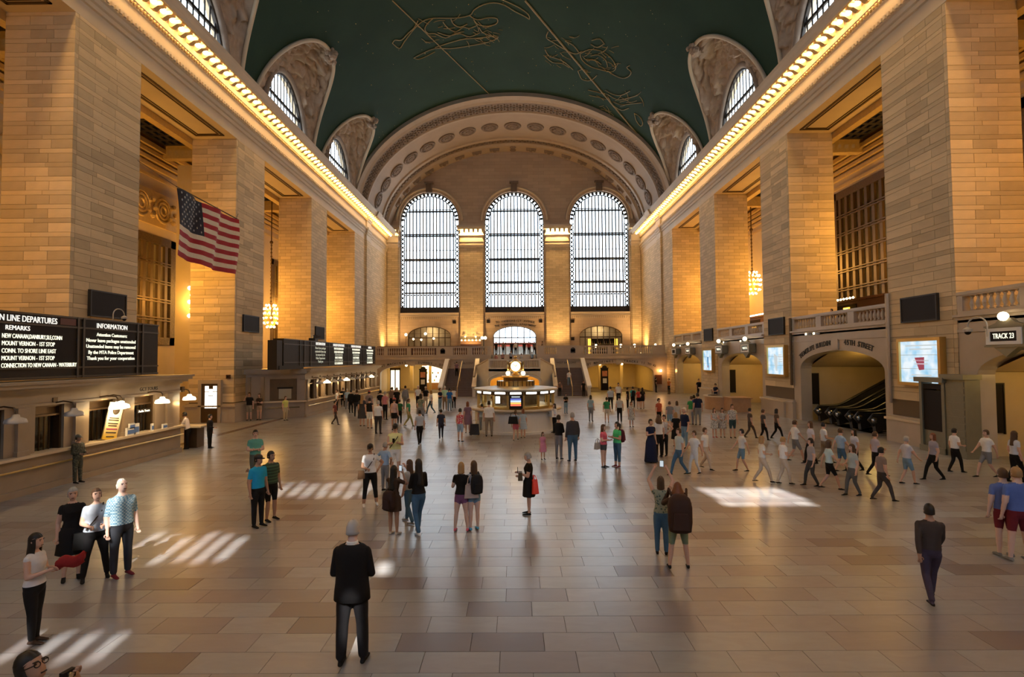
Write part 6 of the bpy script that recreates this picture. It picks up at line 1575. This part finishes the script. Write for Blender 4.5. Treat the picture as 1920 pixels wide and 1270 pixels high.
def handbag(label, person, c, local, w_=.3, d=.1, h=.24, strap=None, rz=0, tilt=0, name='handbag', cat='bag', taper=.8):
    t = thing(name, label, cat); m_ = cmat(c, .6)
    g = MB(); g.tbox((0,0,h/2), (w_/2,d/2,h/2), taper); g.build('body', m_, t)
    if strap:
        for e in (-1,1): MB().tube([(-w_*.3,e*d*.3,h*.95),(-w_*.22,e*d*.2,h+strap*.7),(0,0,h+strap),(w_*.22,e*d*.2,h+strap*.7),(w_*.3,e*d*.3,h*.95)], .011, 5).build('strap', m_, t)
    attach(t, person, local, rz); 
    if tilt: t.rotation_euler.y = R(tilt)
    return t
def cross_strap(person, c, side=1):
    M_ = cmat(c, .6); o = MB().tube([(side*.16,-.13,1.0),(side*.05,-.16,1.15),(-side*.08,-.13,1.33),(-side*.11,.0,1.46),(-side*.02,.14,1.25),(side*.15,.11,1.0)], .013, 5).build('bag_strap', M_, person); return o
def phone(label, person, local): t = thing('phone', label, 'phone'); MB().box(-.04,.04,-.008,.008,0,.14).build('body', M_BLACK, t); MB().box(-.035,.035,.008,.01,.01,.13).build('screen', M_SGREY, t); attach(t, person, local); return t
# ---------------------------------------------------------------- who stands where (pixel of the feet, pixel of the head top)
PLAID = patmat('plaid_cloth', (.10,.22,.32), (.34,.44,.48), 'check', 34); STRIPE = patmat('green_stripe_cloth', (.015,.03,.02), (.05,.11,.05), 'stripe', 4.2); CAMO = patmat('camouflage_cloth', (.12,.12,.08), (.05,.05,.035), 'spot', 16)
FLORAL = patmat('floral_cloth', (.05,.09,.08), (.24,.26,.19), 'spot', 18); DOTS = patmat('black_white_print', (.02,.02,.02), (.45,.45,.45), 'spot', 22); GINGHAM = patmat('pale_gingham', (.55,.56,.58), (.25,.28,.32), 'check', 40); REDFL = patmat('red_flower_print', (.65,.6,.6), (.5,.06,.1), 'spot', 15); BSTR = patmat('blue_striped_cloth', (.15,.3,.45), (.55,.6,.65), 'stripe', 5)
N = dict(near=True)
suit = P('grey-haired person in a black suit seen from behind', 660, 1246, 976, 180, 'k', (.016,.015,.017), 'grey', (.42,.41,.40), arms=('hold','hold'), sleeve=2.0, wide=1.0, bld=1.08, legs='relax', skin='p', look=(0,6), **N)
redb = P('person in black dress with coral shopping bag looking at a phone', 992, 965, 848, -90, 'k', 'k', 'short', 'g', arms=('hold','phone'), fem=1, skirt=.52, hem=.6, bld=1.05, legs='stand', flare=.5, look=(0,14), **N)
purp = P('blond person in black top and purple shorts beside the one with a backpack', 865, 996, 867, 172, 'k', 'pu', 'bob', 'y', fem=1, hem=.34, skin='p', shoe='pk', arms=('rest','strap'), legs='apart', **N)
back = P('dark-haired person in denim shorts wearing a black backpack', 889, 994, 864, 205, GINGHAM, 'lj', 'long', 'b', fem=1, hem=.36, skin='p', sleeve=.2, shoe=(.10,.38,.62), arms=('hold','rest'), legs='stand', **N)
whit = P('person in white tee, dark cap and white sneakers with brown shoulder bag', 694, 948, 832, 22, 'w', 'k', 'cap', 'k', 'm', fem=1, bld=1.15, hem=1.75, shoe='w', arms=('hold','hip'), legs='apart', look=(-18,8), **N)
brow = P('person in short brown dress holding up a phone, long dark hair', 738, 1003, 873, 160, 'br', 'br', 'verylong', 'k', 'm', fem=1, hem=.55, skirt=.62, sleeve=.7, shoe='be', arms=('camera','camera'), legs='stand', flare=.4, **N)
navy = P('person in navy top and blue jeans with very long dark hair', 785, 1000, 861, 215, 'k', 'j', 'verylong', 'k', fem=1, hem=2.0, sleeve=1.5, shoe='w', arms=('fold','fold'), legs='stride', bld=1.05, **N)
pnk = P('person with raised arm in pale top, half hidden behind the navy top', 768, 981, 862, 235, 'lg', 'j', 'long', 'b', fem=1, sleeve=.5, arms=('camera','rest'), legs='stride', shoe='g', **N)
grm = P('grey-haired person in pale blue shirt behind the white tee', 722, 921, 838, 150, 'lb', 'g', 'grey', 'g', 'm', sleeve=.8, arms=('hip','hip'), hem=2.0, **N)
yel = P('person in pale yellow tank top and black cap typing on a phone', 741, 899, 794, 8, 'y', 'w', 'cap', 'k', fem=0, sleeve=.1, hem=.8, arms=('phone','phone'), look=(0,16), bld=1.08, **N)
blue = P('person in bright blue tee and dark cap with arm round their shoulder', 483, 988, 852, 62, 'c', 'k', 'cap', (.02,.015,.015), 'm', sleeve=.7, arms=('rest','rest'), legs='stand', look=(10,0), **N)
grn = P('bearded person in green striped polo and black shorts', 507, 976, 846, 58, STRIPE, 'k', 'short', 'k', 'm', sleeve=.75, hem=.95, arms=('around','rest'), bld=1.1, legs='relax', look=(10,0), **N)
gry = P('smiling person in grey tee and black leggings with a shoulder bag', 178, 1086, 916, 40, (.30,.33,.38), 'k', 'short', 'b', fem=1, bld=1.2, sleeve=.55, arms=('hold','hold'), legs='apart', look=(10,-10), **N)
pla = P('white-haired person in blue plaid shirt looking up', 226, 1080, 898, 60, PLAID, (.03,.032,.04), 'bald', 'w', 'p', bld=1.12, sleeve=.9, arms=('rest','rest'), legs='stand', wide=.5, shoe='wi', look=(0,-14), **N)
drk = P('person in dark dress at the back of the trio on the dim floor', 133, 1086, 914, 40, 'k', 'k', 'short', 'g', fem=1, skirt=.5, hem=.5, sleeve=.4, arms=('rest','rest'), legs='relax', **N)
tank = P('person in white tank top with long dark hair holding a red jacket', 62, 1206, 1000, 95, (.6,.58,.58), 'k', 'verylong', 'k', fem=1, sleeve=.1, arms=('phone','phone'), legs='together', bld=1.05, shoe='br', **N)
face = P('person with glasses raising a camera to their face at the bottom corner', 0, 0, None, 78, (.04,.05,.07), 'j', 'short', 'k', 'm', sleeve=.8, arms=('camera','camera'), look=(8,-22), loc=(-3.62, 4.42, 0), h=1.76, **N)
phot = P('person in floral blouse and jeans shooting photos with arms overhead', 1241, 1040, 893, 165, FLORAL, 'j', 'bob', 'b', fem=1, sleeve=.15, arms=('up','up'), legs='stand', look=(0,-12), **N)
brw = P('person in dark brown jacket under a huge brown backpack', 1273, 1066, 905, 172, 'br', (.17,.22,.14), 'curly', 'r', sleeve=1.9, hem=.95, arms=('camera','camera'), legs='apart', bld=1.1, **N)
pinkt = P('person in pink tee and grey shorts facing the green tee', 1132, 877, 796, 55, 'pk', (.07,.09,.10), 'long', 'b', 'p', fem=1, bld=1.12, hem=.35, arms=('fold','fold'), legs='stand', **N)
green = P('person in bright green tee and cropped jeans with maroon backpack', 1158, 876, 791, -62, 'gr', 'j', 'pony', 'k', fem=1, bld=1.12, hem=1.7, shoe='wi', arms=('phone','phone'), legs='stand', **N)
nav2 = P('person in long navy dress with dark hair at a small group', 1221, 867, 786, 20, 'n', 'n', 'short', 'k', fem=1, skirt=.03, sleeve=.5, arms=('phone','rest'), flare=1.8, **N)
P('curly brown-haired person in white tee behind the navy dress', 1236, 858, 778, 190, 'w', 'k', 'curly', 'b', fem=1, arms=('rest','hold'))
P('person with glasses in white sleeveless top and black leggings', 1246, 855, 778, -40, GINGHAM, 'k', 'short', 'k', fem=1, sleeve=.1, arms=('hold','hip'), near=True)
P('person in grey tee and jeans walking beside the bright sun patch', 1274, 891, 803, -70, (.45,.52,.53), 'j', 'short', 'b', legs='walk')
P('person all in white at the edge of the bright sun patch', 1303, 889, 812, -60, 'w', 'w', 'short', 'b', legs='stride', arms=('swing','back'))
P('person in white tee behind the one all in white', 1323, 880, 806, 40, 'w', 'be', 'short', 'b', legs='walk')
P('white-haired person in navy shirt and pale jeans', 1284, 841, 764, -65, 'n', 'lj', 'grey', 'w', sleeve=.8, near=True)
P('blond person in black dress beside the navy shirt', 1268, 838, 773, 175, 'k', 'k', 'bob', 'y', fem=1, skirt=.4, hem=.5)
P('person in black and white print dress holding a cup', 1340, 821, 768, 10, DOTS, DOTS, 'long', 'b', fem=1, skirt=.55, hem=.5, sleeve=.1, arms=('hold','phone'), shoe='r')
P('second person in print dress, right next to the first', 1355, 821, 769, -10, DOTS, DOTS, 'long', 'k', fem=1, skirt=.55, hem=.5, sleeve=.3, arms=('hold','hold'))
P('person in black printed tee and dark shorts next to two print dresses', 1374, 822, 758, 0, DOTS, (.03,.06,.07), 'short', 'b', hem=.95)
P('small child in pink dress on the pale floor', 1018, 862, 807, 20, (.62,.25,.36), (.62,.25,.36), 'bob', 'b', fem=1, skirt=.5, hem=.5, h=1.1)
P('person in dark coat and blue jeans standing by the pink child', 1074, 866, 772, 200, (.05,.05,.06), 'j', 'grey', 'g', sleeve=1.9, bld=1.15)
P('person in dark top and grey trousers beside the dark coat', 1048, 862, 778, 150, 'k', (.2,.2,.22), 'short', 'k', fem=1, sleeve=1.6, arms=('hold','hold'))
P('person in white blouse with white bag beside the booth', 1040, 812, 757, -60, 'w', 'k', 'long', 'k', fem=1, sleeve=1.2, arms=('phone','hold'), near=True)
P('person in black tee and high pale jeans holding a cup', 1061, 776, 739, 20, 'k', 'lj', 'bob', 'k', fem=1, arms=('phone','hold'))
P('large person in white shirt leaning on the booth counter', 917, 819, 752, 180, 'w', (.22,.18,.14), 'short', 'k', sleeve=.8, bld=1.25, near=True, lean=4)
P('person in striped shirt at the booth beside a dark suitcase', 904, 812, 757, 190, BSTR, (.2,.22,.22), 'short', 'k')
P('person in light blue tee and red shorts at the booth front', 967, 826, 772, 170, 'lb', (.5,.12,.16), 'short', 'b', hem=.6, legs='stride')
P('person in blue patterned dress at the booth front', 981, 822, 771, 190, BSTR, BSTR, 'bob', 'r', fem=1, skirt=.55, hem=.5)
P('person in pale grey top waiting at the booth, facing the counter', 1004, 811, 763, 185, 'lg', 'g', 'short', 'b')
P('short person in red flower blouse and pale shorts near the booth', 863, 829, 766, 150, REDFL, 'lb', 'short', 'k', fem=1, hem=.9, bld=1.15)
P('person with brown hair in mauve top behind the flower blouse', 877, 813, 753, 190, (.2,.12,.17), (.2,.12,.17), 'bob', 'r', fem=1, skirt=.5, hem=.5)
P('soldier in camouflage standing before the dark ticket windows', 145, 906, 815, 80, CAMO, CAMO, 'cap', (.2,.19,.15), 'm', sleeve=1.9, arms=('hold','hold'), near=True, wide=.5)
P('person in pale pink shirt leaning on the corner counter', 352, 842, 772, -80, (.55,.47,.45), 'k', 'short', 'k', 'm', sleeve=.8, arms=('chin','lean'), lean=14, near=True, legs='relax')
P('person in a black coat standing alone near the lit door', 393, 841, 777, 100, 'k', 'k', 'short', 'k', sleeve=1.9, bld=1.12, arms=('hold','rest'))
P('person in black vest and shorts at the far ticket office end', 467, 789, 736, 15, 'k', (.3,.26,.2), 'short', 'b', hem=.9, arms=('camera','rest'))
P('person in dark tee and pale shorts at the far ticket office end', 486, 788, 738, 0, (.06,.04,.03), (.4,.3,.22), 'bob', 'b', fem=1, hem=.5, arms=('phone','phone'))
P('person in yellow shirt with shoulder bag below the wide ticket window', 535, 789, 743, 60, (.6,.62,.18), (.45,.38,.25), 'short', 'b')
P('person in teal tee crossing the floor behind the striped polo', 478, 907, 806, 30, 'tg', (.08,.09,.08), 'short', 'k', arms=('fold','fold'), legs='stride')
# queue before the far ticket windows
Q = [('white-shirted person leaning at the far ticket counter',634,768,738,-60,'w','k','short','b',dict(loc=(-14.05,43.8,0),h=1.72)), ('tall person in black at the head of the ticket queue',643,764,727,200,'k','k','short','k',{}),
 ('white-haired person in pale blue shirt in the ticket queue',651,768,729,190,'lb','g','grey','w',{}), ('person in long black coat in the ticket queue',658,775,731,170,'k','k','short','k',dict(sleeve=1.9)),
 ('stocky person in black jacket in the ticket queue',669,782,731,185,'k',(.03,.03,.035),'short','b',dict(sleeve=1.9,bld=1.15)), ('person with long blond hair and dark dress in the queue',679,800,736,175,(.05,.05,.06),(.05,.05,.06),'long','y',dict(fem=1,skirt=.45,hem=.5)),
 ('person in black tank and white shorts beside the blond one',693,804,746,170,'k','w','short','k',dict(sleeve=.1,hem=.85)), ('person in red cap among the ticket queue',692,785,731,180,(.25,.2,.18),'k','cap',(.4,.05,.04),{}),
 ('person in white polo and dark trousers seen from behind',709,814,751,170,'w',(.05,.045,.05),'short','g',dict(bld=1.15,near=True)), ('person in black top at the back of the queue',713,784,729,160,'k','k','short','k',{}),
 ('person in pink shirt at the back of the queue',722,788,731,150,(.5,.2,.24),'k','short','g',{}), ('person in red cap and pale pink vest, black shorts',739,807,746,165,(.5,.36,.36),'k','cap',(.45,.08,.06),dict(fem=1,sleeve=.1,hem=.6,near=True)),
 ('person in brown shirt before the lit archway, flag side',735,772,726,180,(.2,.12,.08),'k','short','k',{}), ('person in black waistcoat before the lit archway',744,773,727,20,'k','k','short','b',{}),
 ('person in grey jacket against the yellow archway wall',760,768,723,175,(.25,.25,.27),'g','short','k',dict(sleeve=1.9)), ('person in dark green shirt near the queue end',749,795,749,190,(.02,.1,.04),'k','short','b',{}),
 ('person in green and khaki stripes walking by the queue',766,800,748,90,(.05,.25,.14),(.3,.28,.1),'short','b',dict(legs='walk')), ('person in white shirt and black waistcoat by the stairs',784,766,723,30,'w','k','short','w',{}),
 ('person in mottled tunic walking toward the stairs',789,797,735,160,FLORAL,'g','bob','k',dict(fem=1,skirt=.6,legs='stride')), ('person in pale hat and black waistcoat by the stairs',798,766,725,0,'k','be','cap',(.6,.56,.5),{}),
 ('person in white top and blue jeans walking by the stairs',808,776,732,-60,(.6,.6,.65),'j','bob','y',dict(fem=1,legs='walk')), ('person in grey-blue shirt striding across the pale floor',787,834,769,200,(.42,.46,.52),'k','short','k',dict(legs='walk')),
 ('person in navy tee with folded arms near the stairs',825,771,728,60,'n','lj','short','b',dict(arms=('fold','fold'))), ('person in mint green shirt and tan trousers',834,769,721,185,(.45,.72,.55),'t','grey','w',{}),
 ('person in bright blue tee beside the mint green shirt',843,771,728,170,(.02,.12,.42),'lj','short','k',{}), ('person in white vest and black trousers near the stairs',851,766,726,175,'w','k','bob','b',dict(fem=1,sleeve=.1)),
 ('dark figure in navy walking across the pale floor',827,823,773,190,(.03,.035,.06),(.03,.03,.05),'short','k',dict(legs='walk')), ('figure in muted red walking beside the ticket office',628,797,752,80,(.2,.06,.05),(.06,.05,.05),'short','k',dict(legs='walk'))]
for l,x,y,yt,r,tp,bt,hr,hc,kw in Q: P(l,x,y,yt,r,tp,bt,hr,hc,**kw)
# escalator side of the floor
Q = [('person in plaid blouse amid the crowd past the booth',1108,791,741,150,PLAID,'g','bob','k',dict(fem=1)), ('person in green tee amid the crowd past the booth',1138,793,745,170,(.04,.22,.09),'be','short','k',dict(hem=.9)),
 ('person with dark backpack and pale sleeves past the booth',1162,792,742,180,'lg','k','short','k',{}), ('person in pale blue shirt before the far archway, escalator side',1145,768,725,180,(.4,.46,.56),'k','short','k',dict(bld=1.15)),
 ('person in white shirt and black waistcoat before the far archway',1160,760,718,0,'w','k','short','k',{}), ('person in black beside the teal tee',1177,765,727,60,'k','k','short','k',{}),
 ('person in teal tee with black backpack',1187,765,725,180,(.05,.42,.42),'k','short','k',{}), ('person in red tee and black shorts beside the teal tee',1198,767,728,170,'r','k','bob','b',dict(fem=1,hem=.6)),
 ('person in dark tee next to the red tee',1205,767,727,190,'k','k','long','k',dict(fem=1,hem=.6)), ('person in dark patterned dress amid the crowd',1184,801,755,10,DOTS,DOTS,'bob','b',dict(fem=1,skirt=.5,hem=.5)),
 ('person in orange-red tee and dark trousers past the green tee',1236,802,747,30,(.4,.09,.05),'k','short','k',{}), ('person in grey tee, back turned, farther than the navy shirt',1256,806,753,185,'g','lj','short','b',dict(hem=.9)),
 ('person in pale grey top farther than the blond black dress',1270,806,752,180,'lg','be','bob','b',dict(fem=1)), ('person in green tee near the far passage arch',1297,797,743,170,(.05,.25,.08),'be','short','b',dict(hem=.9)),
 ('person in royal blue tee near the far passage arch',1302,797,741,180,'b','g','short','k',{}), ('person in navy tee and grey trousers near the far passage arch',1309,798,736,175,'n','g','short','k',{}),
 ('person in orange vest by the red wall cabinet',1258,735,705,-60,'o','k','short','k',dict(loc=(17.2,61.3,0),h=1.75)), ('person in black bending by the far corner',1228,735,704,90,'k','k','short','k',dict(loc=(16.6,64.6,0),h=1.75)),
 ('officer in black with pale bag in the farthest archway',1311,747,709,0,'k','k','short','k',{}), ('second officer in black in the farthest archway',1325,742,712,10,'k','k','short','b',{}),
 ('lone officer in dark uniform leaning at the pier ledge',1345,750,714,-60,'n','n','cap',(.01,.01,.02),dict(arms=('hold','hold'),loc=(17.7,48.4,0),h=1.78)), ('police officer in cap at the tan desk, nearer the escalators',1474,772,733,-30,'n','n','cap',(.01,.01,.02),{}),
 ('police officer in cap at the tan desk, farther one',1462,770,729,10,'n','n','cap',(.01,.01,.02),{}),
 ('person in cyan cap and blue shirt by the huge pier ledge',1686,820,759,-10,(.04,.06,.25),'lj','cap',(.05,.4,.45),dict(arms=('chin','hold'),near=True)),
 ('dark-clad person walking before the police desk, first of three',1407,822,770,90,(.10,.08,.07),(.08,.06,.05),'short','k',dict(legs='walk')), ('dark-clad person walking before the police desk, second of three',1432,826,772,90,(.07,.06,.06),'k','short','b',dict(legs='stride')), ('dark-clad person walking before the police desk, third of three',1457,824,774,90,(.13,.09,.07),'k','bob','k',dict(legs='walk',fem=1))]
for l,x,y,yt,r,tp,bt,hr,hc,kw in Q: P(l,x,y,yt,r,tp,bt,hr,hc,**kw)
# the stream of walkers on the escalator side
Q = [(1492,866,788,90,'w','g','short','b','first white tee of the stream leaving the escalators'), (1521,870,790,-90,(.5,.5,.58),'k','bob','b','pale lilac top behind the first white tee'), (1546,868,792,85,'w','t','short','k','white tee with tan trousers in the walking stream'),
 (1578,885,803,95,'lb','j','short','b','light blue shirt in the walking stream'), (1603,884,805,-85,(.55,.55,.6),'k','long','k','pale grey top with long dark hair in the stream'), (1470,908,828,95,'w','be','short','y','white tee and beige trousers nearest the sun patch'),
 (1556,918,838,80,(.45,.58,.60),'k','bob','b','pale aqua top crossing in front of the stream'), (1522,912,834,-95,(.30,.28,.30),(.05,.05,.05),'short','k','grey tee crossing in front of the stream'), (1643,893,812,90,(.40,.36,.42),'k','short','b','mauve-grey top in the middle of the stream'),
 (1702,908,818,90,(.5,.5,.56),'lj','short','g','pale shirt and light jeans past the cyan cap'), (1752,901,812,-90,(.30,.28,.33),'k','bob','r','dim lilac top past the cyan cap'), (1792,886,803,90,'w','k','short','k','white shirt below the grey-green door'),
 (1852,896,806,-90,'w','g','short','b','white shirt next to the dark passage panel'), (1905,905,808,90,(.5,.53,.6),'k','long','b','pale blue top at the frame edge'), (1430,905,832,90,(.62,.60,.55),'be','bob','y','cream top with blond hair beside the sun patch'), (1392,884,815,-90,(.6,.6,.6),'lj','short','k','white top and pale jeans behind the sun patch'),
 (1655,940,845,90,(.22,.17,.15),(.06,.05,.05),'short','k','brown top walking between stream and dark slabs'), (1600,930,842,-80,(.35,.40,.40),(.1,.1,.1),'bob','b','grey-green top walking between stream and sun patch')]
for i,(x,y,yt,r,tp,bt,hr,hc,l) in enumerate(Q):
    P('walking person: '+l, x, y, yt, r, tp, bt, hr, hc, legs=('walk','stride')[i%2], arms=(('swing','back'),('rest','rest'),('hold','rest'))[i%3], fem=int(hr in ('bob','long')), hem=2.0 if i % 3 else .9)
bt1 = P('person in blue tee and dark red shorts at the frame edge, nearer the viewer', 1912, 1052, 876, 172, (.10,.16,.42), 'wi', 'short', 'y', 'p', hem=.8, legs='apart', shoe='g', near=True)
bt2 = P('person in blue tee and dark red shorts, fully in the frame', 1886, 1044, 878, 165, (.12,.17,.40), 'wi', 'short', 'b', 'p', hem=.8, legs='stand', shoe='g', near=True)
shad = P('dark figure in brown jacket and violet trousers striding across the dim slabs', 1748, 1128, 945, 160, (.06,.045,.04), (.06,.045,.07), 'short', 'k', 'm', sleeve=1.9, hem=2.0, legs='walk', arms=('swing','back'), near=True)
# beyond the booth, on the stairs and at the balcony
for l,x,y,r,tp,hc,yy in (('person in white shirt with dark hair just behind the booth, flag side',904,0,60,'w','k',35.2), ('person in white shirt bowed over behind the booth roof',922,0,80,'w','k',34.6), ('person in blue tee behind the booth roof',937,0,-60,(.05,.1,.2),'b',35.6), ('person in black tee standing behind the booth, escalator side',1025,0,0,'k','b',35.8)):
    P(l, 0, 0, None, r, tp, 'k', 'short', hc, loc=((x-967)/F*yy+.25, yy, 0), h=1.72)
for l,lx,ly,lz,r,tp,bt in (('person in mauve climbing the flag-side stairs',-6.6,63.2,2.08,180,(.2,.13,.2),'k'), ('person in white top on the escalator-side stairs',6.1,61.2,1.04,180,'w','lj'), ('person in brown at the foot of the escalator-side stairs',4.9,58.9,0,180,(.2,.13,.1),'k'), ('person in dark dress at the foot of the escalator-side stairs',7.4,58.7,0,20,'k','k')):
    P(l, 0, 0, None, r, tp, bt, 'short', 'b', loc=(lx,ly,lz), h=1.7)
for i,(lx,ly,tp,bt,r,l) in enumerate(((-2.3,70.2,'k','k',0,'dark-clad person at the stair head, nearest the flag side'),(-1.4,70.8,(.2,.12,.1),'k',30,'person in brown at the stair head'),(-.3,70.4,'k','n',0,'person in black before the glass doors, left of centre'),(.2,71.0,'w','k',180,'person in white between the black-clad ones at the stair head'),
     (1.3,70.3,'k','k',-20,'person in black before the glass doors, right of centre'),(1.9,70.9,'r','k',0,'person in red top at the stair head'),(2.6,70.4,(.1,.1,.12),'k',180,'dark-clad person at the stair head, nearest the bar side'),(3.6,70.2,(.2,.14,.12),'k',-90,'person in brown leaning at the bar-side balustrade'))):
    P(l, 0, 0, None, r, tp, bt, 'short', 'kbkbkbkb'[i], loc=(lx,ly,ZB), h=1.68)
for i,(lx,tp,l) in enumerate(((-2.2,(.5,.25,.25),'pink top'),(-1.4,(.35,.2,.2),'dull red top'),(-.4,(.35,.4,.5),'pale blue top'),(.9,(.4,.44,.5),'grey-blue top'),(2.2,(.32,.42,.56),'light blue top'))):
    P('person in %s low on the upper stair flight' % l, 0, 0, None, 0 if i % 2 else 180, tp, 'k', 'short', 'b', loc=(lx,67.15+.26*(i%3),2.95+.165*(1+i%3)), h=1.6)
P('person in dark top behind the escalator balustrade', 0, 0, None, -90, 'k', 'k', 'short', 'k', loc=(19.7, 33.9, 5.65), h=1.35)
folk = place_people()
# suit jacket with white collar
o = folk[suit]; g = MB(); rr = []
for z, rx, ry in ((1.475,.10,.075),(1.455,.155,.092),(1.42,.198,.112),(1.36,.212,.132),(1.25,.206,.134),(1.12,.198,.13),(1.0,.205,.138),(.9,.218,.146),(.8,.224,.15),(.795,.19,.125)):
    rr.append([(rx*math.copysign(abs(math.cos(2*PI*j/28))**.85, math.cos(2*PI*j/28)), .006+ry*math.sin(2*PI*j/28), z) for j in range(28)])
g.loft(rr, cap=False).build('jacket', col('k'), o, smooth=True)
MB().lathe([(.063,1.46),(.074,1.475),(.07,1.505),(.062,1.51)], (0,.008,0), 16).build('shirt_collar', M_WHITE, o)
cross_strap(folk[whit], (.06,.03,.015), -1); handbag('small brown shoulder bag at the hip of the white tee', folk[whit], (.09,.045,.02), (-.25,-.04,.78), .2, .08, .22)
cross_strap(folk[gry], 'k' and (.03,.02,.015), -1); handbag('black bag at the hip of the grey tee', folk[gry], (.012,.012,.012), (-.24,.0,.62), .24, .1, .3)
cross_strap(folk[yel], (.012,.012,.012), -1)
handbag('coral red shopping bag hanging at the hip of the black dress', folk[redb], (.75,.07,.05), (.22,.16,.62), .42, .14, .36, .12, 10, -16, 'shopping_bag')
handbag('brown patterned handbag held in front of the black dress', folk[redb], (.10,.07,.04), (.02,-.24,.98), .3, .12, .2)
handbag('beige tote bag on the shoulder of the blond one in purple shorts', folk[purp], (.55,.42,.36), (-.27,.02,.86), .34, .12, .3, .24, 20, 0, 'tote_bag')
backpack('black backpack on the one in denim shorts', folk[back], (.015,.015,.018), .95, (0,.21,1.2))
backpack('dark brown low-slung backpack on the short brown dress', folk[brow], (.04,.022,.02), .95, (0,.23,.92))
backpack('huge dark brown backpack on the brown jacket', folk[brw], (.05,.026,.02), 1.5, (0,.27,1.2), 1.0)
backpack('maroon backpack on the bright green tee', folk[green], (.10,.02,.035), 1.0)
handbag('striped grey bag behind the pink tee', folk[pinkt], (.35,.36,.37), (-.3,.12,.78), .3, .14, .24, .15)
handbag('black shoulder bag on the light blue tee at the booth', folk[[i for i,p in enumerate(PEOPLE) if 'light blue tee and red' in p['label']][0]], (.012,.012,.015), (.1,.24,.98), .5, .14, .36, .2)
handbag('white bag of the white blouse beside the booth', folk[[i for i,p in enumerate(PEOPLE) if 'white blouse with white bag' in p['label']][0]], (.65,.64,.62), (.05,-.28,.98), .42, .14, .32, .12)
t = thing('red_jacket', 'bright red jacket in the hands of the white tank top', 'jacket'); g = MB(); rr = []  # cloth shape made up for an indistinct red blur
for i in range(9):
    u = i/8; rr.append([(-.05+.5*u+.02*math.sin(j*1.9), .1*(1-.3*u)*math.cos(2*PI*j/14)*(1+.2*math.sin(j*3)), .12*math.sin(2*PI*j/14)+.13*u+.04*math.sin(7*u)) for j in range(14)])
g.loft(rr).build('cloth', cmat((.26,.02,.02)), t, smooth=True); attach(t, folk[tank], (.05,-.36,1.22), -90); t.scale = (.7,)*3
for nm, i in (('phone held by the short brown dress', brow), ('phone held overhead by the floral blouse', phot), ('phone held by the yellow tank top', yel), ('phone held by the black dress', redb)):
    H_ = BODY[PEOPLE[i]['key']][2]; W_ = H_[1][0]*.5+H_[0][0]*.5 if i != redb else H_[1][0]; d = H_[1][1]
    phone(nm, folk[i], W_+d*.06)
t = thing('camera_held', 'small camera at the face of the person in the bottom corner', 'camera'); MB().tbox((0,0,0), (.05,.02,.032)).build('body', M_BLACK, t); MB().lathe([(.022,0),(.022,.04)], n=12).build('lens', M_STEEL, t).rotation_euler = (R(90),0,0)
H_ = BODY[PEOPLE[face]['key']]; attach(t, folk[face], H_[2][0][0]*.5+H_[2][1][0]*.5+H_[2][0][1]*.09)
q = MB(); Hf = H_[1]
for e in (-1,1): q.tube([Hf(e*.034+.026*math.cos(a*.52), -.104, .075+.02*math.sin(a*.52)) for a in range(13)], .004, 4); q.tube([Hf(e*.06,-.1,.08), Hf(e*.078,-.02,.08), Hf(e*.078,.03,.07)], .004, 4)
q.build('glasses', M_BLACK, folk[face])
t = thing('suitcase', 'dark rounded suitcase on the floor by the booth', 'suitcase', at(890, 817)); MB().tbox((0,0,.33), (.26,.16,.28), .85).build('shell', M_IRON, t); MB().tube([(-.1,0,.6),(-.1,0,.8),(.1,0,.8),(.1,0,.6)], .012, 5).build('handle', M_STEEL, t)
[MB().lathe([(.035,-.02),(.035,.02)], (dx,0,.035), 10).build('wheel', M_RUBBER, t) for dx in (-.2,.2)]
bw_ = [i for i,p in enumerate(PEOPLE) if 'teal tee with black' in p['label']][0]; backpack('black backpack on the teal tee', folk[bw_], (.012,.012,.014))

# lettering becomes plain meshes
bpy.context.view_layer.update(); dg = bpy.context.evaluated_depsgraph_get()
for o in [o for o in S.objects if o.type == 'FONT']:
    me = bpy.data.meshes.new_from_object(o.evaluated_get(dg)); n = o.name
    if 'fit' in o:
        xs = [v.co.x for v in me.vertices]; wd = max(xs)-min(xs); k_ = o['fit']/wd
        for v in me.vertices: v.co.x *= k_
    c = bpy.data.objects.new('lettering', me); COL.objects.link(c); c.parent = o.parent; c.matrix_local = o.matrix_local.copy()
    bpy.data.objects.remove(o); c.name = n
